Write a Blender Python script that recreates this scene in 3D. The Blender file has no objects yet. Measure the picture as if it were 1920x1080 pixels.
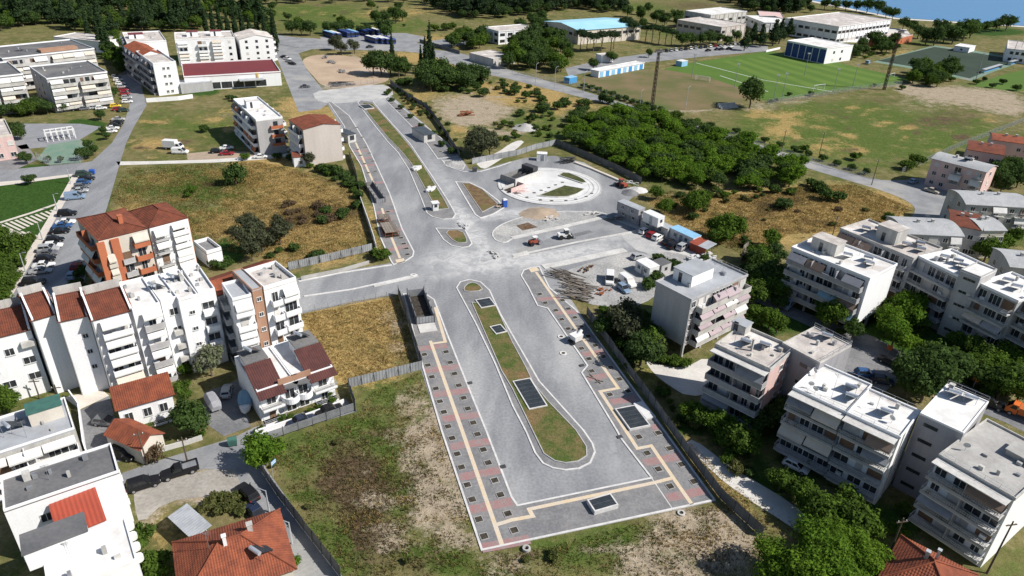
import bpy, math, random
import numpy as np
from mathutils import Vector, Matrix
RN = random.Random(11)
NR = np.random.default_rng(5)
SC = bpy.context.scene
COL = SC.collection
# ------------------------------------------------------------------ camera, sky, sun, exposure
CAM_H, PITCH, ROLL, FPX = 76.0, math.radians(28.8), math.radians(2.1), 1340.0
cF = Vector((0, math.cos(PITCH), -math.sin(PITCH)))
_u0 = Vector((0, math.sin(PITCH), math.cos(PITCH)))
cR = Vector((1, 0, 0)) * math.cos(ROLL) + _u0 * math.sin(ROLL)
cU = Vector((-1, 0, 0)) * math.sin(ROLL) + _u0 * math.cos(ROLL)
cam = bpy.data.cameras.new('camera')
cam.lens = FPX / 1920 * 36
cam.sensor_width = 36
cam.clip_start = 1
cam.clip_end = 9000
camo = bpy.data.objects.new('camera', cam)
COL.objects.link(camo)
camo.matrix_world = Matrix(((cR.x, cU.x, -cF.x, 0), (cR.y, cU.y, -cF.y, 0), (cR.z, cU.z, -cF.z, CAM_H), (0, 0, 0, 1)))
SC.camera = camo
SUN_AZ, SUN_EL = math.radians(-13), math.radians(43)      # azimuth from +X, counter-clockwise
sdir = Vector((math.cos(SUN_AZ) * math.cos(SUN_EL), math.sin(SUN_AZ) * math.cos(SUN_EL), math.sin(SUN_EL)))
world = bpy.data.worlds.new('World')
SC.world = world
world.use_nodes = True
wn = world.node_tree
sky = wn.nodes.new('ShaderNodeTexSky')
sky.sky_type = 'NISHITA'
sky.sun_disc = False
sky.sun_elevation = SUN_EL
sky.sun_rotation = math.pi / 2 - SUN_AZ
sky.air_density = 1.0
sky.dust_density = 0.6
wn.links.new(sky.outputs[0], wn.nodes['Background'].inputs[0])
wn.nodes['Background'].inputs[1].default_value = 0.075
sun = bpy.data.lights.new('sun', 'SUN')
sun.energy = 5.0
sun.angle = math.radians(0.53)
sun.color = (1.0, 0.95, 0.88)
suno = bpy.data.objects.new('sun', sun)
COL.objects.link(suno)
suno.rotation_euler = sdir.to_track_quat('Z', 'Y').to_euler()
SC.view_settings.view_transform = 'Standard'
SC.view_settings.look = 'None'
SC.view_settings.exposure = 0.18
SC.view_settings.gamma = 1
SC.view_settings.use_curve_mapping = False
SC.cycles.max_bounces = 5
SC.cycles.diffuse_bounces = 2
SC.cycles.glossy_bounces = 2
SC.cycles.transmission_bounces = 3
SC.cycles.transparent_max_bounces = 4
SC.cycles.caustics_reflective = False
SC.cycles.caustics_refractive = False

def G(x, y, z=0.0):
    """ground (or height z) point of the place seen in direction x, y of the 1920x1080 survey grid"""
    d = cF + cR * ((x - 960) / FPX) - cU * ((y - 540) / FPX)
    t = (z - CAM_H) / d.z
    return Vector((d.x * t, d.y * t, z))

def P2(p, z=0.0):
    v = G(p[0], p[1], z)
    return (v.x, v.y)

# ------------------------------------------------------------------ materials
MATS = {}
def mat(name, c1, c2=None, scale=0.4, rough=0.85, fine=0.12, bump=0.0, bscale=6.0, streak=False, lo=0.35, hi=0.65, metal=0.0, spec=0.25, rand=0.0, c3=None, stretch=None):
    m = bpy.data.materials.new(name)
    m.use_nodes = True
    nt = m.node_tree
    N, L = nt.nodes, nt.links
    b = N['Principled BSDF']
    b.inputs['Roughness'].default_value = rough
    b.inputs['Metallic'].default_value = metal
    b.inputs['Specular IOR Level'].default_value = spec
    c2 = c2 or tuple(min(1, x * 0.8) for x in c1)
    geo = N.new('ShaderNodeNewGeometry')
    mp = N.new('ShaderNodeMapping')
    L.new(geo.outputs['Position'], mp.inputs[0])
    if streak:
        mp.inputs['Scale'].default_value = (1, 1, 0.12)
    if stretch:
        mp.inputs['Rotation'].default_value = (0, 0, stretch[0])
        mp.inputs['Scale'].default_value = (stretch[1], stretch[2], 1)
    n1 = N.new('ShaderNodeTexNoise')
    n1.inputs['Scale'].default_value = scale
    n1.inputs['Detail'].default_value = 5
    n1.inputs['Roughness'].default_value = 0.6
    L.new(mp.outputs[0], n1.inputs['Vector'])
    r = N.new('ShaderNodeMapRange')
    r.interpolation_type = 'SMOOTHSTEP'
    r.inputs[1].default_value, r.inputs[2].default_value = lo, hi
    L.new(n1.outputs[0], r.inputs[0])
    mx = N.new('ShaderNodeMix')
    mx.data_type = 'RGBA'
    mx.inputs[6].default_value = (*c1, 1)
    mx.inputs[7].default_value = (*c2, 1)
    L.new(r.outputs[0], mx.inputs[0])
    out = mx.outputs[2]
    if c3:
        n3 = N.new('ShaderNodeTexNoise')
        n3.inputs['Scale'].default_value = scale * 0.37
        n3.inputs['Detail'].default_value = 6
        L.new(mp.outputs[0], n3.inputs['Vector'])
        r3 = N.new('ShaderNodeMapRange')
        r3.interpolation_type = 'SMOOTHSTEP'
        r3.inputs[1].default_value, r3.inputs[2].default_value = 0.52, 0.68
        L.new(n3.outputs[0], r3.inputs[0])
        m3 = N.new('ShaderNodeMix')
        m3.data_type = 'RGBA'
        L.new(out, m3.inputs[6])
        m3.inputs[7].default_value = (*c3, 1)
        L.new(r3.outputs[0], m3.inputs[0])
        out = m3.outputs[2]
    if fine or rand:
        h = N.new('ShaderNodeHueSaturation')
        L.new(out, h.inputs['Color'])
        n2 = N.new('ShaderNodeTexNoise')
        n2.inputs['Scale'].default_value = max(2.2, scale * 8)
        n2.inputs['Detail'].default_value = 3
        L.new(geo.outputs['Position'], n2.inputs['Vector'])
        r2 = N.new('ShaderNodeMapRange')
        r2.inputs[1].default_value, r2.inputs[2].default_value = 0.3, 0.7
        r2.inputs[3].default_value, r2.inputs[4].default_value = 1 - fine, 1 + fine
        L.new(n2.outputs[0], r2.inputs[0])
        v = r2.outputs[0]
        if rand:
            oi = N.new('ShaderNodeObjectInfo')
            rr = N.new('ShaderNodeMapRange')
            rr.inputs[3].default_value, rr.inputs[4].default_value = 1 - rand, 1 + rand
            L.new(oi.outputs['Random'], rr.inputs[0])
            mm = N.new('ShaderNodeMath')
            mm.operation = 'MULTIPLY'
            L.new(v, mm.inputs[0])
            L.new(rr.outputs[0], mm.inputs[1])
            v = mm.outputs[0]
        L.new(v, h.inputs['Value'])
        out = h.outputs[0]
    L.new(out, b.inputs['Base Color'])
    if bump:
        nb = N.new('ShaderNodeTexNoise')
        nb.inputs['Scale'].default_value = bscale
        nb.inputs['Detail'].default_value = 3
        L.new(geo.outputs['Position'], nb.inputs['Vector'])
        bp = N.new('ShaderNodeBump')
        bp.inputs['Strength'].default_value = bump
        bp.inputs['Distance'].default_value = 0.3
        L.new(nb.outputs[0], bp.inputs['Height'])
        L.new(bp.outputs[0], b.inputs['Normal'])
    MATS[name] = m
    return m

def M(k):
    return MATS[k] if isinstance(k, str) else k

mat('asphalt', (.205, .212, .226), (.29, .296, .308), .22, .9, .14, c3=(.375, .378, .38), bump=.06, stretch=(1.25, 1.0, .28), lo=.3, hi=.7)
def dusty(m, spots):
    """cement dust trodden over the asphalt round given places of the site"""
    nt = m.node_tree; N, L = nt.nodes, nt.links
    b = N['Principled BSDF']; old = b.inputs['Base Color'].links[0].from_socket
    geo = N.new('ShaderNodeNewGeometry')
    tot = None
    for (c, r, a, k) in spots:
        mp = N.new('ShaderNodeMapping'); mp.vector_type = 'TEXTURE'
        mp.inputs['Location'].default_value = (c.x, c.y, 0); mp.inputs['Rotation'].default_value = (0, 0, a); mp.inputs['Scale'].default_value = (r[0], r[1], 1000)
        L.new(geo.outputs['Position'], mp.inputs[0])
        ln = N.new('ShaderNodeVectorMath'); ln.operation = 'LENGTH'; L.new(mp.outputs[0], ln.inputs[0])
        rr = N.new('ShaderNodeMapRange'); rr.interpolation_type = 'SMOOTHSTEP'; rr.inputs[1].default_value, rr.inputs[2].default_value, rr.inputs[3].default_value, rr.inputs[4].default_value = .15, 1, k, 0
        L.new(ln.outputs['Value'], rr.inputs[0])
        if tot is None: tot = rr.outputs[0]
        else:
            mm = N.new('ShaderNodeMath'); mm.operation = 'MAXIMUM'; L.new(tot, mm.inputs[0]); L.new(rr.outputs[0], mm.inputs[1]); tot = mm.outputs[0]
    n = N.new('ShaderNodeTexNoise'); n.inputs['Scale'].default_value = .35; n.inputs['Detail'].default_value = 8; n.inputs['Roughness'].default_value = .75; n.inputs['Distortion'].default_value = 1.2
    L.new(geo.outputs['Position'], n.inputs['Vector'])
    r2 = N.new('ShaderNodeMapRange'); r2.inputs[1].default_value, r2.inputs[2].default_value = .3, .66; L.new(n.outputs[0], r2.inputs[0])
    mu = N.new('ShaderNodeMath'); mu.operation = 'MULTIPLY'; L.new(tot, mu.inputs[0]); L.new(r2.outputs[0], mu.inputs[1])
    mx = N.new('ShaderNodeMix'); mx.data_type = 'RGBA'; L.new(mu.outputs[0], mx.inputs[0]); L.new(old, mx.inputs[6]); mx.inputs[7].default_value = (.54, .54, .535, 1)
    L.new(mx.outputs[2], b.inputs['Base Color'])
dusty(MATS['asphalt'], [(G(905, 487), (24, 13), .2, 1.25), (G(1010, 484), (42, 6), .42, 1.4), (G(880, 428), (5, 36), .33, 1.4), (G(945, 402), (24, 5), .35, 1.2), (G(830, 340), (5, 45), .3, .55), (G(1090, 360), (12, 12), 0, .6), (G(690, 186), (30, 8), 0, .9), (G(1130, 440), (30, 9), .3, .9), (G(1060, 700), (5, 40), -1.0 + 1.57, .35), (G(1180, 860), (10, 10), 0, .4)])
mat('asphalt_old', (.22, .227, .24), (.30, .304, .312), .16, .9, .10, c3=(.35, .345, .33))
mat('asphalt_dark', (.16, .165, .175), (.22, .22, .225), .3, .9, .12)
mat('dust_track', (.50, .495, .48), (.40, .40, .40), .22, .95, .12, c3=(.56, .55, .53))
mat('gravel', (.30, .30, .295), (.40, .395, .385), .25, .95, .25, c3=(.45, .44, .42), bump=.2)
mat('paving', (.19, .19, .198), (.24, .238, .24), .35, .85, .14, c3=(.27, .255, .25), bump=.05)
mat('paving_red', (.34, .19, .185), (.30, .235, .23), .8, .9, .15)
mat('paving_white', (.70, .70, .70), (.60, .60, .59), .3, .8, .06)
mat('tactile', (.66, .53, .36), (.62, .54, .44), .6, .85, .10)
mat('kerb', (.70, .69, .67), (.56, .55, .54), .8, .85, .12)
mat('kerb_grey', (.40, .40, .40), (.48, .47, .46), .8, .9, .12)
mat('concrete', (.46, .45, .43), (.36, .35, .335), .3, .9, .12, streak=False)
mat('concrete_light', (.62, .61, .585), (.50, .49, .47), .25, .9, .10)
mat('concrete_dark', (.20, .20, .20), (.27, .265, .26), .3, .9, .12)
mat('white_line', (.78, .78, .76), (.62, .62, .60), 1.2, .8, .10)
mat('soil', (.105, .06, .036), (.17, .115, .075), .8, .95, .25, bump=.3)
mat('sand', (.42, .33, .25), (.35, .28, .21), .5, .95, .15, bump=.2)
mat('bare_earth', (.50, .385, .275), (.40, .30, .215), .06, .95, .15, c3=(.52, .43, .36), bump=.1)
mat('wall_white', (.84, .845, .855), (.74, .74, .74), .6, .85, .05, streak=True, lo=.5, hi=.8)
mat('wall_cream', (.66, .61, .53), (.58, .53, .46), .5, .85, .05, streak=True)
mat('wall_grey', (.47, .465, .47), (.39, .385, .385), .45, .9, .08, streak=True)
mat('wall_beige', (.56, .51, .47), (.50, .455, .42), .35, .9, .06, streak=True)
mat('wall_pink', (.70, .50, .47), (.62, .45, .42), .5, .85, .05, streak=True)
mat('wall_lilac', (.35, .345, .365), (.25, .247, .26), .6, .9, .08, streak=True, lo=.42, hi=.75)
mat('wall_terracotta', (.50, .17, .085), (.44, .145, .075), .5, .85, .06, streak=True)
mat('wall_brown', (.42, .25, .17), (.36, .21, .14), .5, .85, .06, streak=True)
mat('parapet_shaded', (.37, .37, .38), (.28, .28, .285), .7, .9, .10, streak=True, lo=.42, hi=.75)  # darker copy of the old wall, facade shade put into its colour
mat('wall_old', (.56, .55, .52), (.42, .41, .39), .6, .9, .10, streak=True)
mat('roof_white', (.82, .815, .80), (.66, .65, .63), .45, .8, .06, c3=(.58, .54, .51))
mat('dirt_grey', (.37, .345, .31), (.29, .27, .24), .25, .95, .15, c3=(.42, .39, .35), bump=.1)
mat('roof_grey', (.40, .42, .45), (.33, .345, .365), .3, .85, .08, c3=(.46, .47, .48))
mat('roof_dark', (.12, .122, .128), (.16, .16, .165), .25, .9, .12, c3=(.20, .195, .19))
mat('roof_stain', (.58, .53, .49), (.42, .385, .36), .5, .9, .15, c3=(.72, .69, .66))
mat('roof_eternit', (.36, .37, .385), (.43, .44, .445), .4, .9, .10)
mat('tile_red', (.195, .062, .036), (.13, .045, .03), .7, .85, .18, rand=.08)
mat('tile_orange', (.29, .088, .045), (.19, .06, .036), .7, .85, .18, rand=.06)
mat('tile_maroon', (.115, .045, .04), (.085, .036, .034), .7, .85, .15, rand=.06)
mat('sheet_red', (.42, .085, .05), (.37, .08, .05), .5, .6, .05)
mat('sheet_maroon', (.20, .04, .042), (.17, .038, .042), .3, .6, .05)
mat('sheet_blue_roof', (.33, .62, .76), (.40, .68, .80), .08, .6, .04)
mat('glass_dark', (.025, .03, .035), (.05, .055, .06), .9, .12, .3, spec=.5)
mat('glass_car', (.015, .018, .022), (.02, .022, .026), 1, .06, 0, spec=.6)
mat('shutter', (.62, .60, .57), (.54, .52, .49), 1.1, .7, .06, rand=.15)
mat('shutter_brown', (.22, .14, .09), (.18, .11, .07), 1.1, .7, .08, rand=.15)
mat('frame_white', (.78, .78, .77), (.70, .70, .69), 1, .6, .04)
mat('metal_grey', (.38, .39, .41), (.30, .31, .33), .8, .5, .06, metal=.4)
mat('metal_dark', (.055, .058, .062), (.08, .08, .085), .8, .55, .08)
mat('metal_galv', (.56, .58, .60), (.45, .47, .49), .9, .5, .08, metal=.3)
mat('pole_wood', (.10, .075, .055), (.14, .105, .08), 1.2, .9, .15)
mat('lattice', (.05, .032, .026), (.04, .03, .026), 1.2, .8, .10)
mat('grille', (.07, .085, .10), (.10, .115, .13), .6, .5, .10, metal=.2)
mat('hoarding', (.33, .345, .36), (.24, .25, .265), .6, .7, .08, rand=.10)
mat('hoarding_dark', (.12, .125, .13), (.17, .175, .18), .6, .7, .10, rand=.15)
mat('awn_white', (.74, .73, .71), (.66, .65, .63), 1.1, .85, .05, rand=.06)
mat('awn_cream', (.64, .58, .50), (.58, .52, .45), 1.1, .85, .05, rand=.08)
mat('awn_grey', (.33, .335, .36), (.28, .285, .31), 1.1, .85, .05, rand=.12)
mat('awn_pink', (.42, .34, .36), (.37, .31, .33), 1.1, .85, .05, rand=.08)
mat('awn_brown', (.30, .215, .17), (.26, .19, .15), 1.1, .85, .06, rand=.12)
mat('awn_blue', (.23, .38, .48), (.20, .34, .44), 1.1, .85, .05)
mat('awn_green', (.06, .16, .13), (.05, .13, .11), 1.1, .85, .05)
mat('awn_orange', (.55, .20, .08), (.50, .18, .07), 1.1, .85, .05)
mat('solar', (.02, .025, .035), (.025, .03, .04), 1, .35, .1, spec=.6)
mat('tank', (.62, .66, .72), (.52, .56, .62), 1, .3, .05, metal=.5)
mat('tyre', (.02, .02, .021), (.03, .03, .03), 2, .9, .1)
mat('rim', (.45, .46, .47), (.38, .39, .40), 2, .4, .05, metal=.6)
mat('lamp_clear', (.75, .76, .76), (.70, .70, .70), 2, .2, 0)
mat('lamp_red', (.30, .02, .015), (.25, .02, .015), 2, .3, 0)
mat('bark', (.12, .09, .065), (.17, .135, .10), 2, .95, .2)
mat('blue_paint', (.06, .26, .55), (.07, .30, .60), .8, .6, .06)
mat('blue_light', (.28, .52, .72), (.24, .47, .68), .8, .7, .06)
mat('blue_navy', (.03, .06, .20), (.04, .075, .23), .8, .6, .06)
mat('plastic_blue', (.04, .12, .45), (.035, .10, .40), 1, .5, .05)
mat('rust', (.28, .10, .05), (.20, .08, .045), 1.2, .9, .2)
mat('rust_orange', (.36, .085, .05), (.28, .07, .045), 1.2, .8, .15)
mat('yellow', (.70, .45, .06), (.62, .40, .05), 1, .6, .08)
mat('orange_paint', (.55, .15, .04), (.50, .13, .04), 1, .5, .05)
mat('timber', (.26, .225, .19), (.19, .165, .14), 1.4, .9, .2, rand=.25)
mat('net', (.10, .12, .11), (.13, .15, .14), 1, .9, .1)
mat('turf_dark', (.035, .055, .04), (.045, .068, .047), .08, .9, .08)
mat('path_pale', (.66, .60, .53), (.58, .53, .47), .4, .9, .08)
mat('path_white', (.66, .64, .60), (.56, .54, .51), .3, .9, .10)
mat('court', (.15, .25, .19), (.19, .27, .21), .3, .9, .1, c3=(.27, .27, .23))
PAINT = {}
for nm, c in dict(black=(.012, .012, .014), white=(.74, .74, .73), silver=(.42, .43, .44), grey=(.16, .165, .175), blue=(.04, .11, .26), navy=(.02, .03, .06),
                  red=(.26, .02, .025), green=(.035, .06, .045), yellow=(.75, .52, .03), orange=(.72, .17, .04), lightblue=(.25, .34, .46), teal=(.05, .18, .22), beige=(.46, .41, .34)).items():
    PAINT[nm] = mat('paint_' + nm, c, c, 1, .38, 0, spec=.35, metal=.15 if nm in ('silver', 'grey', 'blue', 'lightblue') else 0)

# ------------------------------------------------------------------ objects and meshes
def tag(o, label=None, cat=None, group=None, kind=None):
    if label: o['label'] = label
    if cat: o['category'] = cat
    if group: o['group'] = group
    if kind: o['kind'] = kind
    return o

def link(name, data, parent=None):
    o = bpy.data.objects.new(name, data)
    COL.objects.link(o)
    if parent is not None:
        o.parent = parent
    return o

def empty(name, loc=(0, 0, 0), rz=0.0, parent=None):
    o = link(name, None, parent)
    o.empty_display_size = 0.5
    o.location = loc
    o.rotation_euler = (0, 0, rz)
    return o

class MB:
    def __init__(s):
        s.v, s.f, s.m = [], [], []
    def add(s, vs, fs, m=0):
        k = len(s.v)
        s.v += [tuple(p) for p in vs]
        s.f += [tuple(i + k for i in f) for f in fs]
        s.m += [m] * len(fs)
        return s
    def box(s, x0, x1, y0, y1, z0, z1, m=0, T=None):
        vs = [(x0, y0, z0), (x1, y0, z0), (x1, y1, z0), (x0, y1, z0), (x0, y0, z1), (x1, y0, z1), (x1, y1, z1), (x0, y1, z1)]
        if T is not None:
            vs = [T @ Vector(p) for p in vs]
        return s.add(vs, [(3, 2, 1, 0), (4, 5, 6, 7), (0, 1, 5, 4), (1, 2, 6, 5), (2, 3, 7, 6), (3, 0, 4, 7)], m)
    def hexa(s, vs, m=0):
        return s.add(vs, [(3, 2, 1, 0), (4, 5, 6, 7), (0, 1, 5, 4), (1, 2, 6, 5), (2, 3, 7, 6), (3, 0, 4, 7)], m)
    def prism(s, poly, z0, z1, m=0, bottom=False):
        if area(poly) < 0:
            poly = poly[::-1]
        n = len(poly)
        vs = [(p[0], p[1], z0) for p in poly] + [(p[0], p[1], z1) for p in poly]
        fs = [tuple(range(n, 2 * n))] + [(i, (i + 1) % n, n + (i + 1) % n, n + i) for i in range(n)]
        if bottom:
            fs.append(tuple(range(n - 1, -1, -1)))
        return s.add(vs, fs, m)
    def tube(s, p, q, r0, r1=None, n=6, m=0, caps=True):
        p, q = Vector(p), Vector(q)
        r1 = r0 if r1 is None else r1
        d = (q - p).normalized()
        a = d.orthogonal().normalized()
        b = d.cross(a)
        vs = [p + (a * math.cos(t) + b * math.sin(t)) * r0 for t in [2 * math.pi * i / n for i in range(n)]]
        vs += [q + (a * math.cos(t) + b * math.sin(t)) * r1 for t in [2 * math.pi * i / n for i in range(n)]]
        fs = [(i, (i + 1) % n, n + (i + 1) % n, n + i) for i in range(n)]
        if caps:
            fs += [tuple(range(n - 1, -1, -1)), tuple(range(n, 2 * n))]
        return s.add(vs, fs, m)
    def mesh(s, name, mats, smooth=False):
        me = bpy.data.meshes.new(name)
        me.from_pydata(s.v, [], s.f)
        for k in (mats if isinstance(mats, (list, tuple)) else [mats]):
            me.materials.append(M(k))
        if any(s.m):
            me.polygons.foreach_set('material_index', s.m)
        if smooth:
            me.polygons.foreach_set('use_smooth', [True] * len(s.f))
        me.update()
        return me
    def build(s, name, mats, parent=None, smooth=False):
        return link(name, s.mesh(name, mats, smooth), parent)

def area(p):
    return 0.5 * sum(p[i][0] * p[(i + 1) % len(p)][1] - p[(i + 1) % len(p)][0] * p[i][1] for i in range(len(p)))

_cube = {}
def cube(name, parent, m, cx, cy, z0, sx, sy, sz, rz=0.0, rx=0.0):
    """unit box whose mesh is shared by everything of one material"""
    key = m if isinstance(m, str) else m.name
    if key not in _cube:
        _cube[key] = MB().box(-.5, .5, -.5, .5, 0, 1).mesh('block_' + key, m)
    o = link(name, _cube[key], parent)
    o.location = (cx, cy, z0)
    o.scale = (sx, sy, sz)
    o.rotation_euler = (rx, 0, rz)
    return o

def copy_tree(o, parent=None):
    c = o.copy()
    COL.objects.link(c)
    c.parent = parent
    for ch in o.children:
        copy_tree(ch, c)
    return c

def inset(poly, d):
    """offset a polygon inwards by d metres"""
    if area(poly) < 0:
        poly = poly[::-1]
    n = len(poly)
    out = []
    for i in range(n):
        a, b, c = Vector(poly[i - 1]), Vector(poly[i]), Vector(poly[(i + 1) % n])
        e1, e2 = (b - a).normalized(), (c - b).normalized()
        n1, n2 = Vector((-e1.y, e1.x)), Vector((-e2.y, e2.x))
        s = n1 + n2
        l = s.length
        if l < 1e-4:
            out.append(tuple(b + n1 * d)); continue
        s /= l
        k = d / max(.45, s.dot(n1))
        out.append(tuple(b + s * k))
    return out

def smooth_poly(pts, it=2):
    for _ in range(it):
        q = []
        n = len(pts)
        for i in range(n):
            a, b = pts[i], pts[(i + 1) % n]
            q.append((a[0] * .75 + b[0] * .25, a[1] * .75 + b[1] * .25))
            q.append((a[0] * .25 + b[0] * .75, a[1] * .25 + b[1] * .75))
        pts = q
    return pts

def sheet(name, px, z, m, parent=None, world_pts=None, smooth=0):
    pts = world_pts or [P2(p) for p in px]
    if smooth:
        pts = smooth_poly(pts, smooth)
    if area(pts) < 0:
        pts = pts[::-1]
    mb = MB().add([(p[0], p[1], z) for p in pts], [tuple(range(len(pts)))])
    o = mb.build(name, m, parent)
    if parent is None:
        o['kind'] = 'structure'
    return o

def ribbon(name, px, w, z, m, parent=None, pts=None, z1=None):
    """a strip of width w along a line; with z1 it is a real bar from z to z1"""
    P = [Vector(p) for p in (pts or [P2(p) for p in px])]
    Lp, Rp = [], []
    for i, p in enumerate(P):
        d = Vector((0, 0))
        if i > 0: d += (p - P[i - 1]).normalized()
        if i < len(P) - 1: d += (P[i + 1] - p).normalized()
        d.normalize()
        nrm = Vector((-d.y, d.x))
        e = (P[i] - P[i - 1]).normalized() if i > 0 else (P[i + 1] - p).normalized()
        k = w / 2 / max(.5, abs(Vector((-e.y, e.x)).dot(nrm)))
        Lp.append(p + nrm * k); Rp.append(p - nrm * k)
    mb = MB()
    n = len(P)
    if z1 is None:
        mb.add([(p.x, p.y, z) for p in Rp] + [(p.x, p.y, z) for p in Lp], [(i, i + 1, n + i + 1, n + i) for i in range(n - 1)])
    else:
        vs = [(p.x, p.y, z) for p in Rp] + [(p.x, p.y, z) for p in Lp] + [(p.x, p.y, z1) for p in Rp] + [(p.x, p.y, z1) for p in Lp]
        fs = []
        for i in range(n - 1):
            fs += [(2 * n + i, 2 * n + i + 1, 3 * n + i + 1, 3 * n + i), (i, i + 1, 2 * n + i + 1, 2 * n + i), (n + i + 1, n + i, 3 * n + i, 3 * n + i + 1)]
        fs += [(0, 2 * n, 3 * n, n), (n - 1, 2 * n - 1, 4 * n - 1, 3 * n - 1)]
        mb.add(vs, fs)
    o = mb.build(name, m, parent)
    if parent is None:
        o['kind'] = 'structure'
    return o

def kerbed(name, px, top, h=.14, kw=.28, kerb='kerb', smooth=0, world_pts=None, label=None):
    """raised paved area with a kerb ring of its own"""
    pts = world_pts or [P2(p) for p in px]
    if smooth: pts = smooth_poly(pts, smooth)
    if area(pts) < 0: pts = pts[::-1]
    inn = inset(pts, kw)
    o = MB().prism(inn, 0, h - .02).build(name, top)
    o['kind'] = 'structure'
    n = len(pts)
    vs = [(p[0], p[1], 0) for p in pts] + [(p[0], p[1], h) for p in pts] + [(p[0], p[1], h) for p in inn] + [(p[0], p[1], 0) for p in inn]
    fs = []
    for i in range(n):
        j = (i + 1) % n
        fs += [(i, j, n + j, n + i), (n + i, n + j, 2 * n + j, 2 * n + i), (2 * n + i, 2 * n + j, 3 * n + j, 3 * n + i)]
    MB().add(vs, fs).build('kerb', kerb, o)
    return o

def inside(poly, x, y):
    """vectorised point in polygon"""
    r = np.zeros(len(x), bool)
    n = len(poly)
    for i in range(n):
        x0, y0 = poly[i]
        x1, y1 = poly[(i + 1) % n]
        c = ((y0 > y) != (y1 > y))
        with np.errstate(divide='ignore', invalid='ignore'):
            r ^= c & (x < (x1 - x0) * (y - y0) / (y1 - y0 + 1e-12) + x0)
    return r
ORD = ['first', 'second', 'third', 'fourth', 'fifth', 'sixth', 'seventh', 'eighth', 'ninth', 'tenth', 'eleventh', 'twelfth', 'thirteenth', 'fourteenth', 'fifteenth', 'sixteenth', 'seventeenth', 'eighteenth', 'nineteenth', 'twentieth', 'twenty-first', 'twenty-second', 'twenty-third', 'twenty-fourth']
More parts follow.
